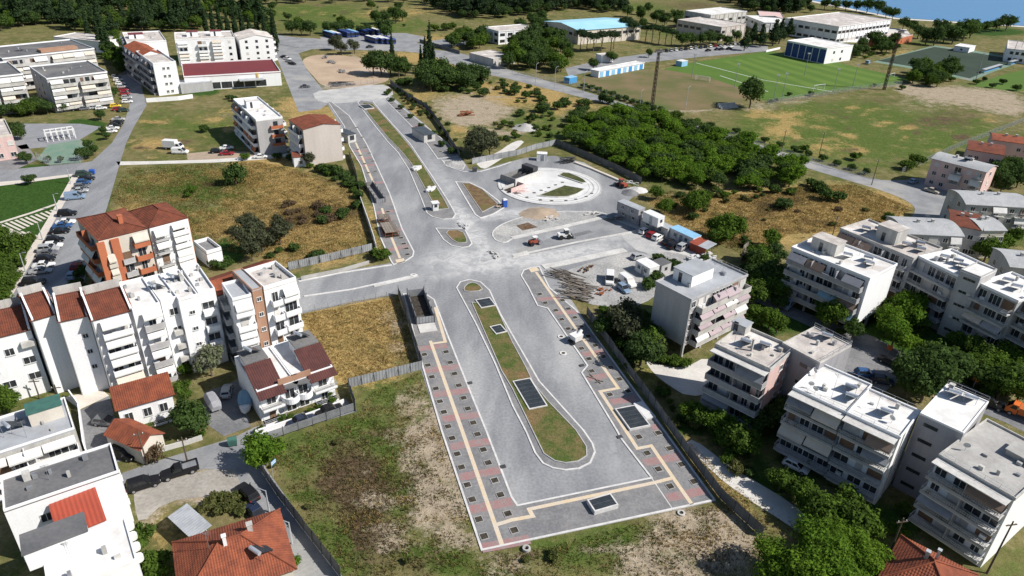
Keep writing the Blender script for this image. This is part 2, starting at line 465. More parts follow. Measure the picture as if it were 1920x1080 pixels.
# ------------------------------------------------------------------ the ground: one sheet, cover types given per place
# (x, y, half width, half height in the survey grid, cover, weight)   g green, d dry gold, b bare, k dead brown weeds, l lush
COVER = [
 (330,235,80,28,'g',.75),(430,250,45,30,'g',.6),(300,270,60,16,'d',.7),(390,225,40,12,'d',.5),(560,195,40,14,'d',1.1),(600,215,40,14,'d',1.1),(575,235,60,25,'d',.8),
 (330,350,110,40,'g',.75),(300,335,45,14,'d',.7),(430,350,60,30,'g',.7),(250,390,40,30,'d',.6),(500,330,70,20,'d',1.0),(420,425,60,22,'d',.9),(570,380,110,40,'d',1.1),(590,450,110,45,'d',1.2),(560,405,45,16,'k',1.1),(640,400,30,14,'k',.7),(640,330,25,12,'g',.8),(560,470,30,12,'g',.6),(430,470,25,20,'l',1),(500,300,60,12,'d',.9),
 (660,640,100,60,'d',1.3),(620,600,60,30,'d',1.0),(730,590,30,25,'b',.45),(745,640,20,40,'b',.45),(660,700,70,20,'d',1),(700,570,60,15,'d',1.0),
 (720,740,60,25,'g',.8),(600,830,100,40,'g',.65),(560,870,60,40,'g',.6),(650,890,55,60,'k',1.1),(690,940,50,60,'k',.9),(720,830,40,40,'g',.8),(760,900,40,60,'g',.7),(800,850,50,70,'b',1.15),(830,780,30,60,'b',.9),(770,750,30,25,'b',.5),(840,920,35,50,'b',1.0),(800,960,45,40,'b',.85),(690,870,12,20,'b',.6),(700,935,25,18,'b',.7),(730,1020,30,20,'b',.7),(860,1010,40,20,'b',.6),(880,930,25,70,'g',.6),(640,1010,70,50,'g',.8),(760,1050,90,30,'k',.6),(620,1060,60,30,'g',.7),(840,1050,50,25,'g',.7),
 (1060,1020,80,25,'g',.85),(1100,1060,90,25,'g',.7),(950,1060,60,30,'b',.6),(1180,1000,40,18,'g',.8),(1290,1000,90,50,'b',1.0),(1250,1060,90,40,'b',.9),(1370,1020,50,50,'b',.9),(1390,950,40,40,'d',.6),(1340,880,60,40,'d',.75),(1300,830,40,30,'d',.5),(1420,920,50,40,'g',.6),(1330,1060,60,30,'k',.5),
 (480,330,25,15,'d',.6),(230,430,30,40,'d',.5),
 # upper middle wasteland
 (650,120,45,18,'b',1.0),(690,135,40,16,'b',.9),(620,105,30,8,'d',.7),(720,105,60,10,'d',.9),(790,110,50,10,'d',.9),(880,120,60,14,'d',.7),(640,165,60,8,'b',.8),
 (800,175,50,14,'d',.6),(850,160,60,20,'g',.6),(870,195,60,20,'b',.9),(900,215,50,22,'b',1.0),(930,190,50,15,'d',.7),(960,170,60,18,'d',.8),(1010,175,60,18,'d',.9),(1080,195,60,12,'d',.9),(1000,215,60,15,'g',.6),(780,205,25,25,'d',.8),(830,235,25,30,'g',.5),(960,230,50,14,'g',.6),(1010,260,60,20,'g',.5),
 (880,215,40,14,'b',1.0),(950,250,30,8,'b',.8),(860,245,18,16,'d',.7),
 (1150,240,120,30,'g',.7),(1300,280,150,30,'g',.6),(1250,330,60,25,'g',.6),
 (1420,390,120,40,'d',1.0),(1560,380,90,35,'d',1.15),(1650,390,50,25,'d',1.25),(1500,350,70,20,'g',.6),(1400,420,90,40,'d',.9),(1450,380,50,20,'k',.5),(1380,460,60,30,'g',.5),(1530,430,70,25,'d',1.0),(1470,440,50,20,'d',.8),(1290,400,50,30,'d',.7),(1340,440,40,30,'k',.4),(1600,360,60,14,'g',.5),
 # big meadow on the right
 (1500,240,120,40,'g',1.0),(1560,260,120,45,'g',.8),(1750,250,90,40,'g',.8),(1460,230,60,30,'g',.7),(1620,200,80,20,'g',.6),(1700,260,100,40,'g',.7),(1600,250,60,25,'g',.7),(1720,200,60,15,'b',.35),(1740,230,60,15,'k',.5),(1650,190,50,10,'k',.5),(1480,215,60,12,'d',.6),(1800,220,60,25,'k',.45),(1560,210,40,10,'k',.4),(1570,280,60,20,'d',.5),(1430,200,40,10,'b',.5),(1450,255,40,20,'d',.5),(1820,250,60,20,'g',.5),(1500,190,60,8,'b',.35),
 (1780,175,70,12,'b',1.2),(1850,185,70,14,'b',1.2),(1890,205,40,12,'b',1.0),(1720,168,40,6,'b',.8),(1680,158,40,6,'b',.6),(1450,178,60,5,'b',.8),
 (1280,205,90,6,'b',.9),(1850,160,60,14,'g',.9),
 # far top
 (620,35,140,25,'g',.75),(720,55,120,16,'g',.6),(560,20,100,12,'g',.7),(780,20,60,10,'d',.5),(850,70,60,10,'d',.6),(700,30,60,10,'d',.5),(1200,15,90,12,'g',.8),(1300,10,60,8,'k',.7),(1350,25,60,8,'k',.6),(150,40,200,20,'g',.6),(1150,25,60,8,'d',.4),(770,75,60,8,'d',.6),
 (1700,100,40,7,'d',.8),(1260,60,60,10,'g',.7),(1780,72,80,10,'g',.5),(1870,60,60,8,'l',.8),(1720,82,30,5,'g',.8),
 # park and yards on the left
 (60,380,120,60,'l',1.5),(30,480,90,90,'l',1.5),(10,540,60,40,'l',1.4),(160,235,40,12,'l',1.0),(180,255,20,20,'g',.8),(380,170,30,10,'l',1.0),(430,470,20,18,'l',1.1),(350,110,30,10,'l',.8),
 (420,930,50,30,'g',.7),(300,1000,40,40,'d',.7),(370,930,40,20,'b',.8),(330,910,50,15,'b',.9),(280,960,25,40,'b',.8),(420,890,60,20,'b',.8),(300,940,30,10,'g',.5),
 # right hand courtyards
 (1500,600,90,30,'l',.6),(1700,640,110,60,'l',.6),(1300,790,60,40,'l',.5),(1460,890,90,50,'l',.55),(1600,960,80,40,'l',.6),(1700,990,40,40,'l',.5),(1440,560,50,50,'l',.5),(1180,640,50,50,'l',.6),(1850,700,80,50,'l',.6),(1350,800,60,30,'g',.6),
 (1740,650,80,50,'g',.9),(1680,630,50,40,'l',.7),(1850,720,80,40,'g',.8),(1800,690,40,15,'b',.5),(1240,700,40,30,'d',.6),(1230,690,30,20,'g',.8),(1420,820,60,60,'g',.7),(1500,900,80,50,'g',.6),(1190,600,60,60,'g',.8),(1890,1070,40,30,'g',.8),(1470,560,60,40,'g',.6),(1900,440,30,20,'g',.6),
]
_rc = random.Random(3)
for poly_, n_, ks_ in (([(1400,205),(1500,190),(1690,165),(1850,205),(1880,230),(1700,310),(1640,325),(1430,262)], 90, 'ggdkddgg'), ([(250,245),(285,200),(440,195),(462,285),(240,300)], 36, 'gddkg'), ([(205,375),(240,315),(480,303),(560,318),(660,350),(690,400),(720,470),(560,500),(420,470),(250,400)], 60, 'gddkgd'),
                         ([(1180,355),(1400,365),(1600,345),(1715,392),(1480,440),(1400,480),(1300,440)], 40, 'ddgkk'), ([(480,10),(800,10),(800,60),(560,56)], 50, 'gdgkd'), ([(740,165),(900,150),(1100,190),(1040,260),(860,245)], 50, 'dgbkd'), ([(500,845),(660,775),(795,695),(825,810),(900,1034),(1345,945),(1420,1085),(650,1085),(560,960)], 60, 'ggkbd'), ([(1080,150),(1400,165),(1380,203),(1240,207)], 10, 'gk')):
    xs_, ys_ = [p[0] for p in poly_], [p[1] for p in poly_]
    k_ = 0
    while k_ < n_:
        x_, y_ = _rc.uniform(min(xs_), max(xs_)), _rc.uniform(min(ys_), max(ys_))
        if inside(poly_, np.array([x_]), np.array([y_]))[0]:
            s_ = .35 + .65 * (y_ / 1080) * 2
            COVER.append((x_, y_, _rc.uniform(10, 34) * s_, _rc.uniform(4, 11) * s_, _rc.choice(ks_), _rc.uniform(.35, .85))); k_ += 1
CH = {'g': 0, 'd': 1, 'b': 2, 'k': 3, 'l': 4}
_cov = []
for (x, y, rx, ry, ch, w) in COVER:
    c = G(x, y); a = G(x + rx, y); b0 = G(x, y - ry); b1 = G(x, y + ry)
    ax = Vector((a.x - c.x, a.y - c.y)); bl = Vector((b0.x - b1.x, b0.y - b1.y)) / 2
    mid = (b0 + b1) / 2
    _cov.append((mid.x, mid.y, Matrix(((ax.x, bl.x), (ax.y, bl.y))).inverted(), CH[ch], w))

def cover_at(x, y):
    w = np.zeros((5, len(x)))
    for (cx, cy, inv, ch, k) in _cov:
        dx, dy = x - cx, y - cy
        p = inv[0][0] * dx + inv[0][1] * dy
        q = inv[1][0] * dx + inv[1][1] * dy
        w[ch] += k * np.exp(-.9 * (p * p + q * q) ** 1.05)
    return np.clip(w, 0, 1.4)

def ground_mat():
    m = bpy.data.materials.new('ground_cover')
    m.use_nodes = True
    nt = m.node_tree; N, L = nt.nodes, nt.links
    b = N['Principled BSDF']
    b.inputs['Roughness'].default_value = .95
    b.inputs['Specular IOR Level'].default_value = .1
    geo = N.new('ShaderNodeNewGeometry')
    def noise(s, d=4, ro=.6):
        n = N.new('ShaderNodeTexNoise'); n.inputs['Scale'].default_value = s; n.inputs['Detail'].default_value = d; n.inputs['Roughness'].default_value = ro
        L.new(geo.outputs['Position'], n.inputs['Vector'])
        return n.outputs[0]
    def rng(v, a, c, o0=0, o1=1, sm=True):
        r = N.new('ShaderNodeMapRange')
        if sm: r.interpolation_type = 'SMOOTHSTEP'
        r.inputs[1].default_value, r.inputs[2].default_value, r.inputs[3].default_value, r.inputs[4].default_value = a, c, o0, o1
        L.new(v, r.inputs[0]); return r.outputs[0]
    def mix(f, a, c):
        x = N.new('ShaderNodeMix'); x.data_type = 'RGBA'
        L.new(f, x.inputs[0])
        for i, q in ((6, a), (7, c)):
            if isinstance(q, tuple): x.inputs[i].default_value = (*q, 1)
            else: L.new(q, x.inputs[i])
        return x.outputs[2]
    def math_(op, a, c):
        x = N.new('ShaderNodeMath'); x.operation = op
        for i, q in ((0, a), (1, c)):
            if isinstance(q, (int, float)): x.inputs[i].default_value = q
            else: L.new(q, x.inputs[i])
        return x.outputs[0]
    nl, nm, nf, nx = noise(.045, 6, .7), noise(.2, 8, .72), noise(1.3, 6, .75), noise(5, 3)
    col = mix(rng(nl, .4, .6), (.12, .135, .04), (.20, .175, .075))
    col = mix(rng(nm, .45, .65), col, (.27, .225, .11))
    col = mix(math_('MULTIPLY', rng(noise(.11, 7, .75), .5, .66), .8), col, (.085, .125, .025))
    col = mix(math_('MULTIPLY', rng(noise(.16, 8, .75), .54, .68), .75), col, (.36, .29, .17))
    mot = rng(nf, .38, .62)
    mot2 = rng(nx, .35, .65)
    pal = {'g': ((.06, .115, .018), (.12, .17, .036)), 'd': ((.36, .235, .08), (.54, .39, .165)), 'b': ((.37, .30, .215), (.47, .395, .295)), 'k': ((.085, .062, .036), (.165, .12, .07)), 'l': ((.03, .075, .014), (.055, .115, .02))}
    at = {}
    for nm_, attr in (('cov_a', 'cov_a'), ('cov_b', 'cov_b')):
        a = N.new('ShaderNodeAttribute'); a.attribute_name = attr
        s = N.new('ShaderNodeSeparateColor'); L.new(a.outputs['Color'], s.inputs[0]); at[nm_] = s
    src = {'g': at['cov_a'].outputs[0], 'd': at['cov_a'].outputs[1], 'b': at['cov_a'].outputs[2], 'k': at['cov_b'].outputs[0], 'l': at['cov_b'].outputs[1]}
    jit = math_('ADD', math_('MULTIPLY', math_('SUBTRACT', nm, .5), 2.2), math_('MULTIPLY', math_('SUBTRACT', nf, .5), 1.1))
    for k in ('g', 'd', 'k', 'b', 'l'):
        v = math_('ADD', src[k], math_('MULTIPLY', jit, .55 if k == 'l' else 1.25))
        f = rng(v, .22, .92) if k != 'l' else rng(v, .3, .5)
        # no cover of this kind where its weight is nil
        f = math_('MULTIPLY', f, rng(src[k], .02, .34))
        c = mix(mot, pal[k][0], pal[k][1])
        if k == 'b':      # tufts of weed on bare ground
            c = mix(math_('MULTIPLY', rng(noise(1.8, 5, .75), .56, .72), .5), c, (.15, .135, .06))
            c = mix(math_('MULTIPLY', rng(noise(.22, 7, .75), .52, .66), .65), c, (.14, .145, .05))
        if k in 'gdk':
            c = mix(math_('MULTIPLY', rng(noise({'g': .12, 'd': .10, 'k': .15}[k], 8, .75), .52, .66), .65), c, {'g': (.34, .27, .125), 'd': (.15, .155, .045), 'k': (.26, .20, .10)}[k])
            c = mix(math_('MULTIPLY', rng(noise({'g': .31, 'd': .27, 'k': .3}[k], 8, .75), .56, .68), .7), c, {'g': (.05, .085, .015), 'd': (.60, .48, .27), 'k': (.07, .05, .03)}[k])
        if k in 'gd':
            c = mix(math_('MULTIPLY', rng(noise(.9, 4), .58, .70), .6), c, (.13, .11, .05) if k == 'g' else (.25, .16, .06))
        col = mix(math_('MULTIPLY', f, .86 if k in 'gd' else 1.0), col, c)
    h = N.new('ShaderNodeHueSaturation')
    L.new(col, h.inputs['Color']); L.new(math_('MULTIPLY', rng(nx, .3, .7, .70, 1.08, False), rng(noise(.5, 8, .8), .34, .66, .74, 1.24, False)), h.inputs['Value'])
    L.new(h.outputs[0], b.inputs['Base Color'])
    bp = N.new('ShaderNodeBump'); bp.inputs['Strength'].default_value = .55; bp.inputs['Distance'].default_value = .4
    L.new(math_('ADD', nf, math_('MULTIPLY', nx, .5)), bp.inputs['Height']); L.new(bp.outputs[0], b.inputs['Normal'])
    MATS['ground_cover'] = m

def build_ground():
    ground_mat()
    ys = [-300, -60, 10]
    y = 35.0
    while y < 850:
        ys.append(y); y += .9 + max(0, y - 60) * .0085
    ys += [1000, 1400, 2200, 4000, 8000]
    ss = np.linspace(-1.35, 1.35, 330)
    ss = np.concatenate([[-8, -3], ss, [3, 8]])
    Y = np.array(ys)[:, None] * np.ones(len(ss))[None]
    X = ss[None] * (np.maximum(Y, 10) * .72 + 45)
    x, y = X.ravel(), Y.ravel()
    n, k = len(ys), len(ss)
    v = np.zeros((n * k, 3), np.float32)
    v[:, 0], v[:, 1] = x, y
    i = np.arange((n - 1) * k).reshape(n - 1, k)[:, :-1].ravel()
    f = np.stack([i, i + 1, i + k + 1, i + k], 1)
    me = bpy.data.meshes.new('ground')
    me.vertices.add(len(v)); me.vertices.foreach_set('co', v.ravel())
    me.loops.add(f.size); me.loops.foreach_set('vertex_index', f.ravel().astype(np.int32))
    me.polygons.add(len(f)); me.polygons.foreach_set('loop_start', np.arange(0, f.size, 4, dtype=np.int32))
    me.update()
    w = cover_at(x, y)
    a = np.ones((len(x), 4), np.float32); a[:, :3] = w[:3].T
    c = np.ones((len(x), 4), np.float32); c[:, 0], c[:, 1], c[:, 2] = w[3], w[4], 0
    for nm, arr in (('cov_a', a), ('cov_b', c)):
        t = me.attributes.new(nm, 'FLOAT_COLOR', 'POINT'); t.data.foreach_set('color', arr.ravel())
    me.materials.append(MATS['ground_cover'])
    o = link('ground', me); o['kind'] = 'structure'
build_ground()

# sea beyond the shore
def sea():
    m = bpy.data.materials.new('sea_water'); m.use_nodes = True
    nt = m.node_tree; N, L = nt.nodes, nt.links
    b = N['Principled BSDF']; b.inputs['Base Color'].default_value = (.09, .25, .48, 1); b.inputs['Roughness'].default_value = .28; b.inputs['IOR'].default_value = 1.33
    g = N.new('ShaderNodeNewGeometry'); n = N.new('ShaderNodeTexNoise'); n.inputs['Scale'].default_value = .12; n.inputs['Detail'].default_value = 6
    mp = N.new('ShaderNodeMapping'); mp.inputs['Scale'].default_value = (.5, 1.6, 1); L.new(g.outputs['Position'], mp.inputs[0]); L.new(mp.outputs[0], n.inputs['Vector'])
    bp = N.new('ShaderNodeBump'); bp.inputs['Strength'].default_value = .5; bp.inputs['Distance'].default_value = 1.2
    L.new(n.outputs[0], bp.inputs['Height']); L.new(bp.outputs[0], b.inputs['Normal'])
    MATS['sea_water'] = m
    a, b_, c = G(1480, -8), G(1680, 33), G(1960, 51)
    d0 = (a - b_).normalized(); d1 = (c - b_).normalized()
    far = [a + d0 * 7000, a, b_, c, c + d1 * 7000]
    pts = [(p.x, p.y) for p in far] + [(8000, 8000), (-3000, 8000)]
    sheet('sea', None, .05, 'sea_water', world_pts=pts)
    ribbon('shore_path', None, 7, .06, 'path_white', pts=[(p.x - 3, p.y - 5) for p in (a, b_, c)])
sea()

# ------------------------------------------------------------------ roads
sheet('road', [(612,192),(662,184),(719,176),(735,181),(800,236),(868,300),(880,318),(905,318),(938,308),(985,296),(1040,292),(1095,305),(1150,335),(1195,362),(1170,385),(1215,428),(1285,470),(1190,510),(1060,545),(1100,606),(1172,705),(1252,812),(1343,940),(902,1034),(828,812),(788,690),(760,585),(748,551),(660,566),(560,590),(545,524),(640,508),(742,492),(735,480),(700,380),(676,312),(650,262),(630,222)], .03, 'asphalt')
sheet('road', [(600,205),(560,210),(540,160),(520,110),(500,85),(560,78),(640,75),(560,100),(575,130),(605,168),(622,190)], .02, 'asphalt_old')
sheet('site_track', [(905,318),(920,312),(985,268),(975,262),(955,270),(935,285),(890,305)], .035, 'path_white', smooth=1)
sheet('gravel_yard', [(1040,520),(1080,500),(1180,470),(1220,478),(1250,470),(1330,490),(1300,505),(1250,528),(1225,560),(1190,575),(1120,575),(1080,560)], .044, 'gravel', smooth=1)
sheet('site_yard', [(1145,408),(1175,395),(1215,420),(1290,465),(1345,485),(1290,500),(1230,480),(1180,465)], .042, 'dust_track', smooth=1)
# road in front of the bus depot and down to the sports grounds
sheet('road', [(500,60),(545,70),(600,72),(660,85),(690,90),(790,78),(800,92),(860,98),(930,118),(960,134),(1045,156),(1145,186),(1250,218),(1340,245),(1440,276),(1565,316),(1640,337),(1690,339),(1740,332),(1800,345),(1790,375),(1765,402),(1752,420),(1702,414),(1713,402),(1717,390),(1702,377),(1665,361),(1590,338),(1515,316),(1440,291),(1340,262),(1225,217),(1185,208),(1085,181),(1000,160),(960,149),(905,138),(850,122),(820,108),(780,97),(700,95),(640,92),(560,92),(520,95)], .025, 'asphalt_old', smooth=1)
sheet('road', [(1060,128),(1130,112),(1230,98),(1320,88),(1395,84),(1440,86),(1440,96),(1390,100),(1300,108),(1200,118),(1120,132),(1066,143)], .025, 'asphalt_old')
sheet('bus_yard', [(600,70),(650,62),(760,62),(800,70),(780,82),(690,92),(640,95),(608,90)], .028, 'asphalt_old')
sheet('road', [(800,78),(840,72),(900,80),(840,88),(815,86)], .027, 'asphalt_old')
# street on the left with the parked cars, and its cross streets
sheet('road', [(27,545),(150,328),(175,300),(210,268),(232,232),(243,198),(232,165),(222,140),(240,130),(262,150),(275,197),(250,240),(236,270),(222,316),(205,375),(185,440),(165,500),(150,560),(60,580),(20,570)], .03, 'asphalt')
sheet('road', [(-60,325),(60,314),(150,306),(200,298),(195,318),(150,327),(60,337),(-60,350)], .028, 'asphalt')
sheet('path', [(218,303),(300,302),(400,299),(480,293),(540,288),(540,294),(480,300),(400,305),(320,307),(222,310)], .03, 'path_white')
sheet('yard', [(350,288),(400,283),(470,285),(478,294),(400,299),(352,300)], .026, 'sand')
# streets at the lower left
sheet('road', [(222,890),(290,866),(380,838),(440,820),(475,802),(560,776),(648,748),(668,772),(600,792),(520,815),(478,836),(500,880),(560,965),(645,1085),(560,1110),(510,1010),(460,930),(440,880),(380,880),(300,905),(240,925)], .03, 'asphalt_old')
sheet('yard', [(150,770),(205,742),(232,850),(242,862),(175,875),(150,840)], .026, 'asphalt_dark')
sheet('yard', [(205,742),(150,768),(120,745),(190,730)], .03, 'path_pale')
sheet('yard', [(385,735),(450,712),(470,800),(420,818),(380,790)], .026, 'asphalt_dark')
sheet('yard', [(250,905),(300,905),(380,882),(470,872),(500,900),(470,930),(390,930),(310,940),(262,985),(252,950)], .022, 'dirt_grey', smooth=1)
sheet('yard', [(480,812),(640,752),(664,770),(520,812)], .036, 'asphalt')
# right-hand side
sheet('driveway', [(1206,672),(1240,686),(1285,690),(1325,668),(1345,690),(1345,735),(1290,745),(1250,720),(1225,700)], .03, 'path_white', smooth=1)
sheet('footpath', [(1300,822),(1360,868),(1420,905),(1480,940),(1530,985),(1600,1050),(1650,1095),(1610,1095),(1540,1030),(1480,985),(1400,935),(1340,890),(1285,832)], .03, 'path_white', smooth=1)
sheet('street', [(1405,560),(1470,590),(1600,650),(1690,690),(1760,745),(1880,790),(1960,830),(1960,790),(1840,735),(1740,688),(1640,632),(1520,590),(1440,555)], .03, 'asphalt_dark')
sheet('parking_yard', [(1545,668),(1600,650),(1650,655),(1715,690),(1690,712),(1650,740),(1600,715)], .034, 'paving')
# sports grounds
sheet('playing_field', [(1078,150),(1120,140),(1245,128),(1330,140),(1400,165),(1395,190),(1380,203),(1290,207),(1240,207),(1150,180)], .03, mat('worn_turf', (.20, .15, .08), (.12, .125, .045), .05, .95, .12, c3=(.10, .13, .035)), smooth=1)
stripe = mat('pitch_grass', (.09, .165, .026), (.08, .148, .024), .06, .95, .10)
sheet('football_pitch', [(1243,130),(1300,117),(1440,96),(1475,100),(1560,115),(1702,148),(1690,158),(1640,162),(1560,172),(1440,190),(1405,180),(1395,168),(1330,145)], .036, 'pitch_grass')
def pitch_stripes():
    a, b = G(1478, 100), G(1700, 146)
    c, d = G(1310, 120), G(1425, 188)
    m2 = mat('pitch_grass_light', (.12, .195, .034), (.105, .175, .03), .06, .95, .10)
    root = sheet('football_pitch', [(1250,131),(1252,131),(1252,131.4)], .038, 'pitch_grass_light')
    for i in range(1, 12, 2):
        t0, t1 = i / 12, (i + 1) / 12
        # stripes run beside the stand
        p = [a.lerp(c, t0 * .75), b.lerp(d, t0 * .75), b.lerp(d, t1 * .75), a.lerp(c, t1 * .75)]
        sheet('mown_stripe', None, .042, 'pitch_grass_light', root, world_pts=[(q.x, q.y) for q in p])
pitch_stripes()
ribbon('pitch_line', [(1305,118),(1430,150),(1560,172)], .5, .048, 'white_line')
ribbon('pitch_line', [(1350,142),(1405,160),(1440,172)], .5, .048, 'white_line')
sheet('artificial_pitch', [(1645,114),(1752,88),(1830,99),(1908,113),(1860,130),(1818,147),(1740,130)], .036, 'turf_dark')
sheet('pitch_border', [(1636,116),(1752,85),(1840,97),(1925,113),(1865,134),(1820,152),(1740,134)], .03, 'court')
sheet('football_pitch', [(1822,160),(1880,140),(1960,122),(1990,160),(1900,172)], .036, 'pitch_grass')
sheet('yard', [(1640,50),(1700,55),(1712,72),(1660,82),(1560,78),(1580,70)], .03, 'path_white')
# park on the left
sheet('park_pavement', [(150,328),(118,386),(27,548),(8,575),(-6,570),(12,540),(104,386),(136,329)], .05, 'path_pale')
ribbon('park_path', [(-30,427),(9,415),(60,399),(111,381)], 1.1, .056, 'path_pale')
sheet('park_path', [(-10,342),(40,338),(137,326),(134,331),(40,344),(-10,350)], .05, 'path_pale')
psteps = empty('paving_bars'); psteps['kind'] = 'structure'
for i in range(11):
    t = i / 10
    a = (1 + 94 * t, 421 - 27 * t); k_ = 1 - .55 * t
    ribbon('paving_bar', [a, (a[0] + 30 * k_, a[1] + 14.5 * k_)], .62, .058, 'path_pale', psteps)
for i in range(6):
    a = (-8 + 12 * i, 432 + 0.6 * i)
    ribbon('paving_bar', [a, (a[0] + 22, a[1] + 11)], .6, .062, 'path_pale', psteps)
sheet('playground', [(15,232),(150,232),(190,238),(150,262),(100,275),(40,280),(15,262)], .03, mat('play_tarmac', (.24, .25, .27), (.28, .285, .30), .3, .9, .08))
sheet('sports_court', [(90,272),(150,262),(175,280),(150,305),(95,310),(70,298)], .034, 'court')
sheet('yard', [(-10,282),(50,270),(70,300),(30,318),(-10,320)], .03, 'paving')
# construction patches on the right of the crossing
kerbed('traffic_island', [(921,441),(926,430),(945,418),(985,405),(1040,396),(1120,397),(1142,403),(1132,408),(1050,425),(963,447),(948,457),(930,453)], 'gravel', .14, .3, smooth=1)
ribbon('kerb_footing', [(960,447),(1050,427),(1136,407)], 1.4, .03, 'concrete_light', z1=.2)
sheet('road', [(966,470),(1140,408),(1195,430),(1120,450),(980,480)], .05, 'asphalt_old')
ribbon('kerb_footing', [(962,481),(1080,455),(1192,434)], .6, .03, 'concrete_light', z1=.2)
ribbon('kerb_footing', [(1018,501),(1060,493),(1110,482),(1172,469)], 2.2, .03, 'concrete_light', z1=.16)
sheet('trench', [(968,424),(990,418),(1008,427),(980,433)], .155, 'soil')
sheet('slab', [(960,478),(988,470),(993,478),(962,486)], .07, 'concrete_light')
sheet('gravel_strip', [(1068,440),(1105,432),(1113,436),(1072,446)], .06, 'asphalt_dark')
# far end
sheet('end_slab', [(585,172),(640,166),(712,157),(735,165),(738,182),(690,188),(640,194),(612,194),(592,188)], .05, 'dust_track', smooth=1)
sheet('bare_ground', [(560,112),(600,100),(680,108),(720,125),(735,150),(700,160),(610,168),(585,140)], .012, 'bare_earth', smooth=2)

# ------------------------------------------------------------------ pavements, islands, pits
PAVE = [(755,551),(795,549),(815,562),(824,585),(839,625),(873,710),(914,810),(961,932),(971,947),(1219,896),(1162,822),(1156,810),(1089,699),(1100,686),(1026,579),(1007,574),(990,540),(976,517),(981,507),(995,502),(1012,500),(1031,540),(1081,582),(1096,602),(1168,701),(1248,810),(1342,939),(902,1034),(827,810),(792,690),(777,637),(762,575)]
pave = kerbed('pavement', PAVE, 'paving', .14, .3)
def bands(parent, segs, w=1.6, m='paving_red', z=.128):
    for a, b in segs:
        ribbon('paving_band', [a, b], w, z, m, parent)
bands(pave, [((786,655),(838,649)),((797,696),(863,688)),((812,741),(879,733)),((830,787),(899,778)),((844,839),(919,828)),((862,896),(941,882)),((881,957),(960,941)),((903,1029),(993,1012)),
             ((1207,869),(1281,855)),((1250,935),(1328,919)),((1145,755),(1192,748)),((1092,665),(1136,660)),((1042,587),(1082,586)),((1007,562),(1050,560)),((1102,711),(1136,705)),((1222,803),(1240,800))])
TAC = [[(807,640),(867,810),(942,1025)],[(931,985),(960,976),(999,969),(992,956),(1227,906),(1262,897)],[(1297,947),(1262,897),(1221,837),(1195,842),(1125,735),(1159,729),(1025,540),(1005,511)],[(816,577),(835,642),(812,645)]]
for k, l in enumerate(TAC):
    ribbon('tactile_line', l, .62, .132 + .004 * k, 'tactile', pave)
sheet('tactile_square', [(991,505),(1006,502),(1012,508),(996,512)], .150, 'tactile', pave)
ribbon('joint_line', [(1222,898),(1262,957)], .18, .130, 'concrete_light', pave)
def pit_mesh(s, fm):
    mb = MB()
    a, b = s / 2, s / 2 - .085
    for (x0, x1, y0, y1) in ((-a, a, -a, -b), (-a, a, b, a), (-a, -b, -b, b), (b, a, -b, b)):
        mb.box(x0, x1, y0, y1, 0, .07)
    return mb.mesh('pit_frame', fm)
_pf = pit_mesh(1.16, 'concrete'); _ps = MB().add([(-.5, -.5, .004), (.5, -.5, .004), (.5, .5, .004), (-.5, .5, .004)], [(0, 1, 2, 3)]).mesh('pit_soil', 'soil')
_pd = MB().add([(-.5, -.5, .02), (.5, -.5, .02), (.5, .5, .02), (-.5, .5, .02)], [(0, 1, 2, 3)]).mesh('pit_soil', mat('pit_soil_shade', (.035, .03, .025), (.075, .065, .05), 2, .95, .3))  # dark soil; same colour also stands in for shade in stairwells and shafts
def pits(parent, pts, ang, z=.13, s=1.0):
    for p in pts:
        g = G(*p)
        o = link('tree_pit', _pf, parent); o.location = (g.x, g.y, z); o.rotation_euler = (0, 0, ang); o.scale = (s, s, 1)
        q = link('pit_soil', _pd, o)
PIT_L = [(795.5,666),(802,686),(809.5,708),(817,730),(824.5,754),(832,774),(840,801),(836,661),(844,681),(852,702),(860,724),(869,747.5),(877,767.5),(887,794),(847.5,823),(857,852.5),(865,877.5),(876,910.5),(885,938),(897.5,975),(907.5,1007),(895,815.5),(906,844.5),(915,869),(927.5,902),(938,929),(952,964.5),(964,995.5)]
PIT_R = [(1197.5,820.5),(1213,851),(1234,881),(1256,913),(1234,813),(1255.5,842),(1277.5,872),(1300.5,904),(1012,552.5),(1022,569),(1042,583),(1053,600),(1065,617.5),(1090,654.5),(1104,674),(1109,697),(1143,741),(1054,564),(1065.5,580),(1077.5,596.5),(1089.5,613),(1103,631.5),(1116,649),(1131,670),(1145,690.5),(1161,712),(1177.5,734.5)]
ANG = math.atan2(*reversed([G(1262, 897).x - G(999, 969).x, G(1262, 897).y - G(999, 969).y]))
pits(pave, PIT_L, ANG); pits(pave, PIT_R, ANG)
drains = [(881,719),(943,876),(1162,820),(1091,686)]
for p in drains:
    g = G(*p); cube('drain_box', pave, 'metal_dark', g.x, g.y, .145, .9, .7, .03, ANG)
isl = kerbed('median_island', [(855,540),(862,529),(880,524),(902,529),(919,545),(940,590),(960,625),(992,680),(1012,715),(1095,807),(1112,832),(1117,848),(1108,869),(1086,880),(1060,883),(1036,879),(1017,870),(1002,850),(985,810),(960,762),(927,682),(890,605)], 'paving', .14, .28)
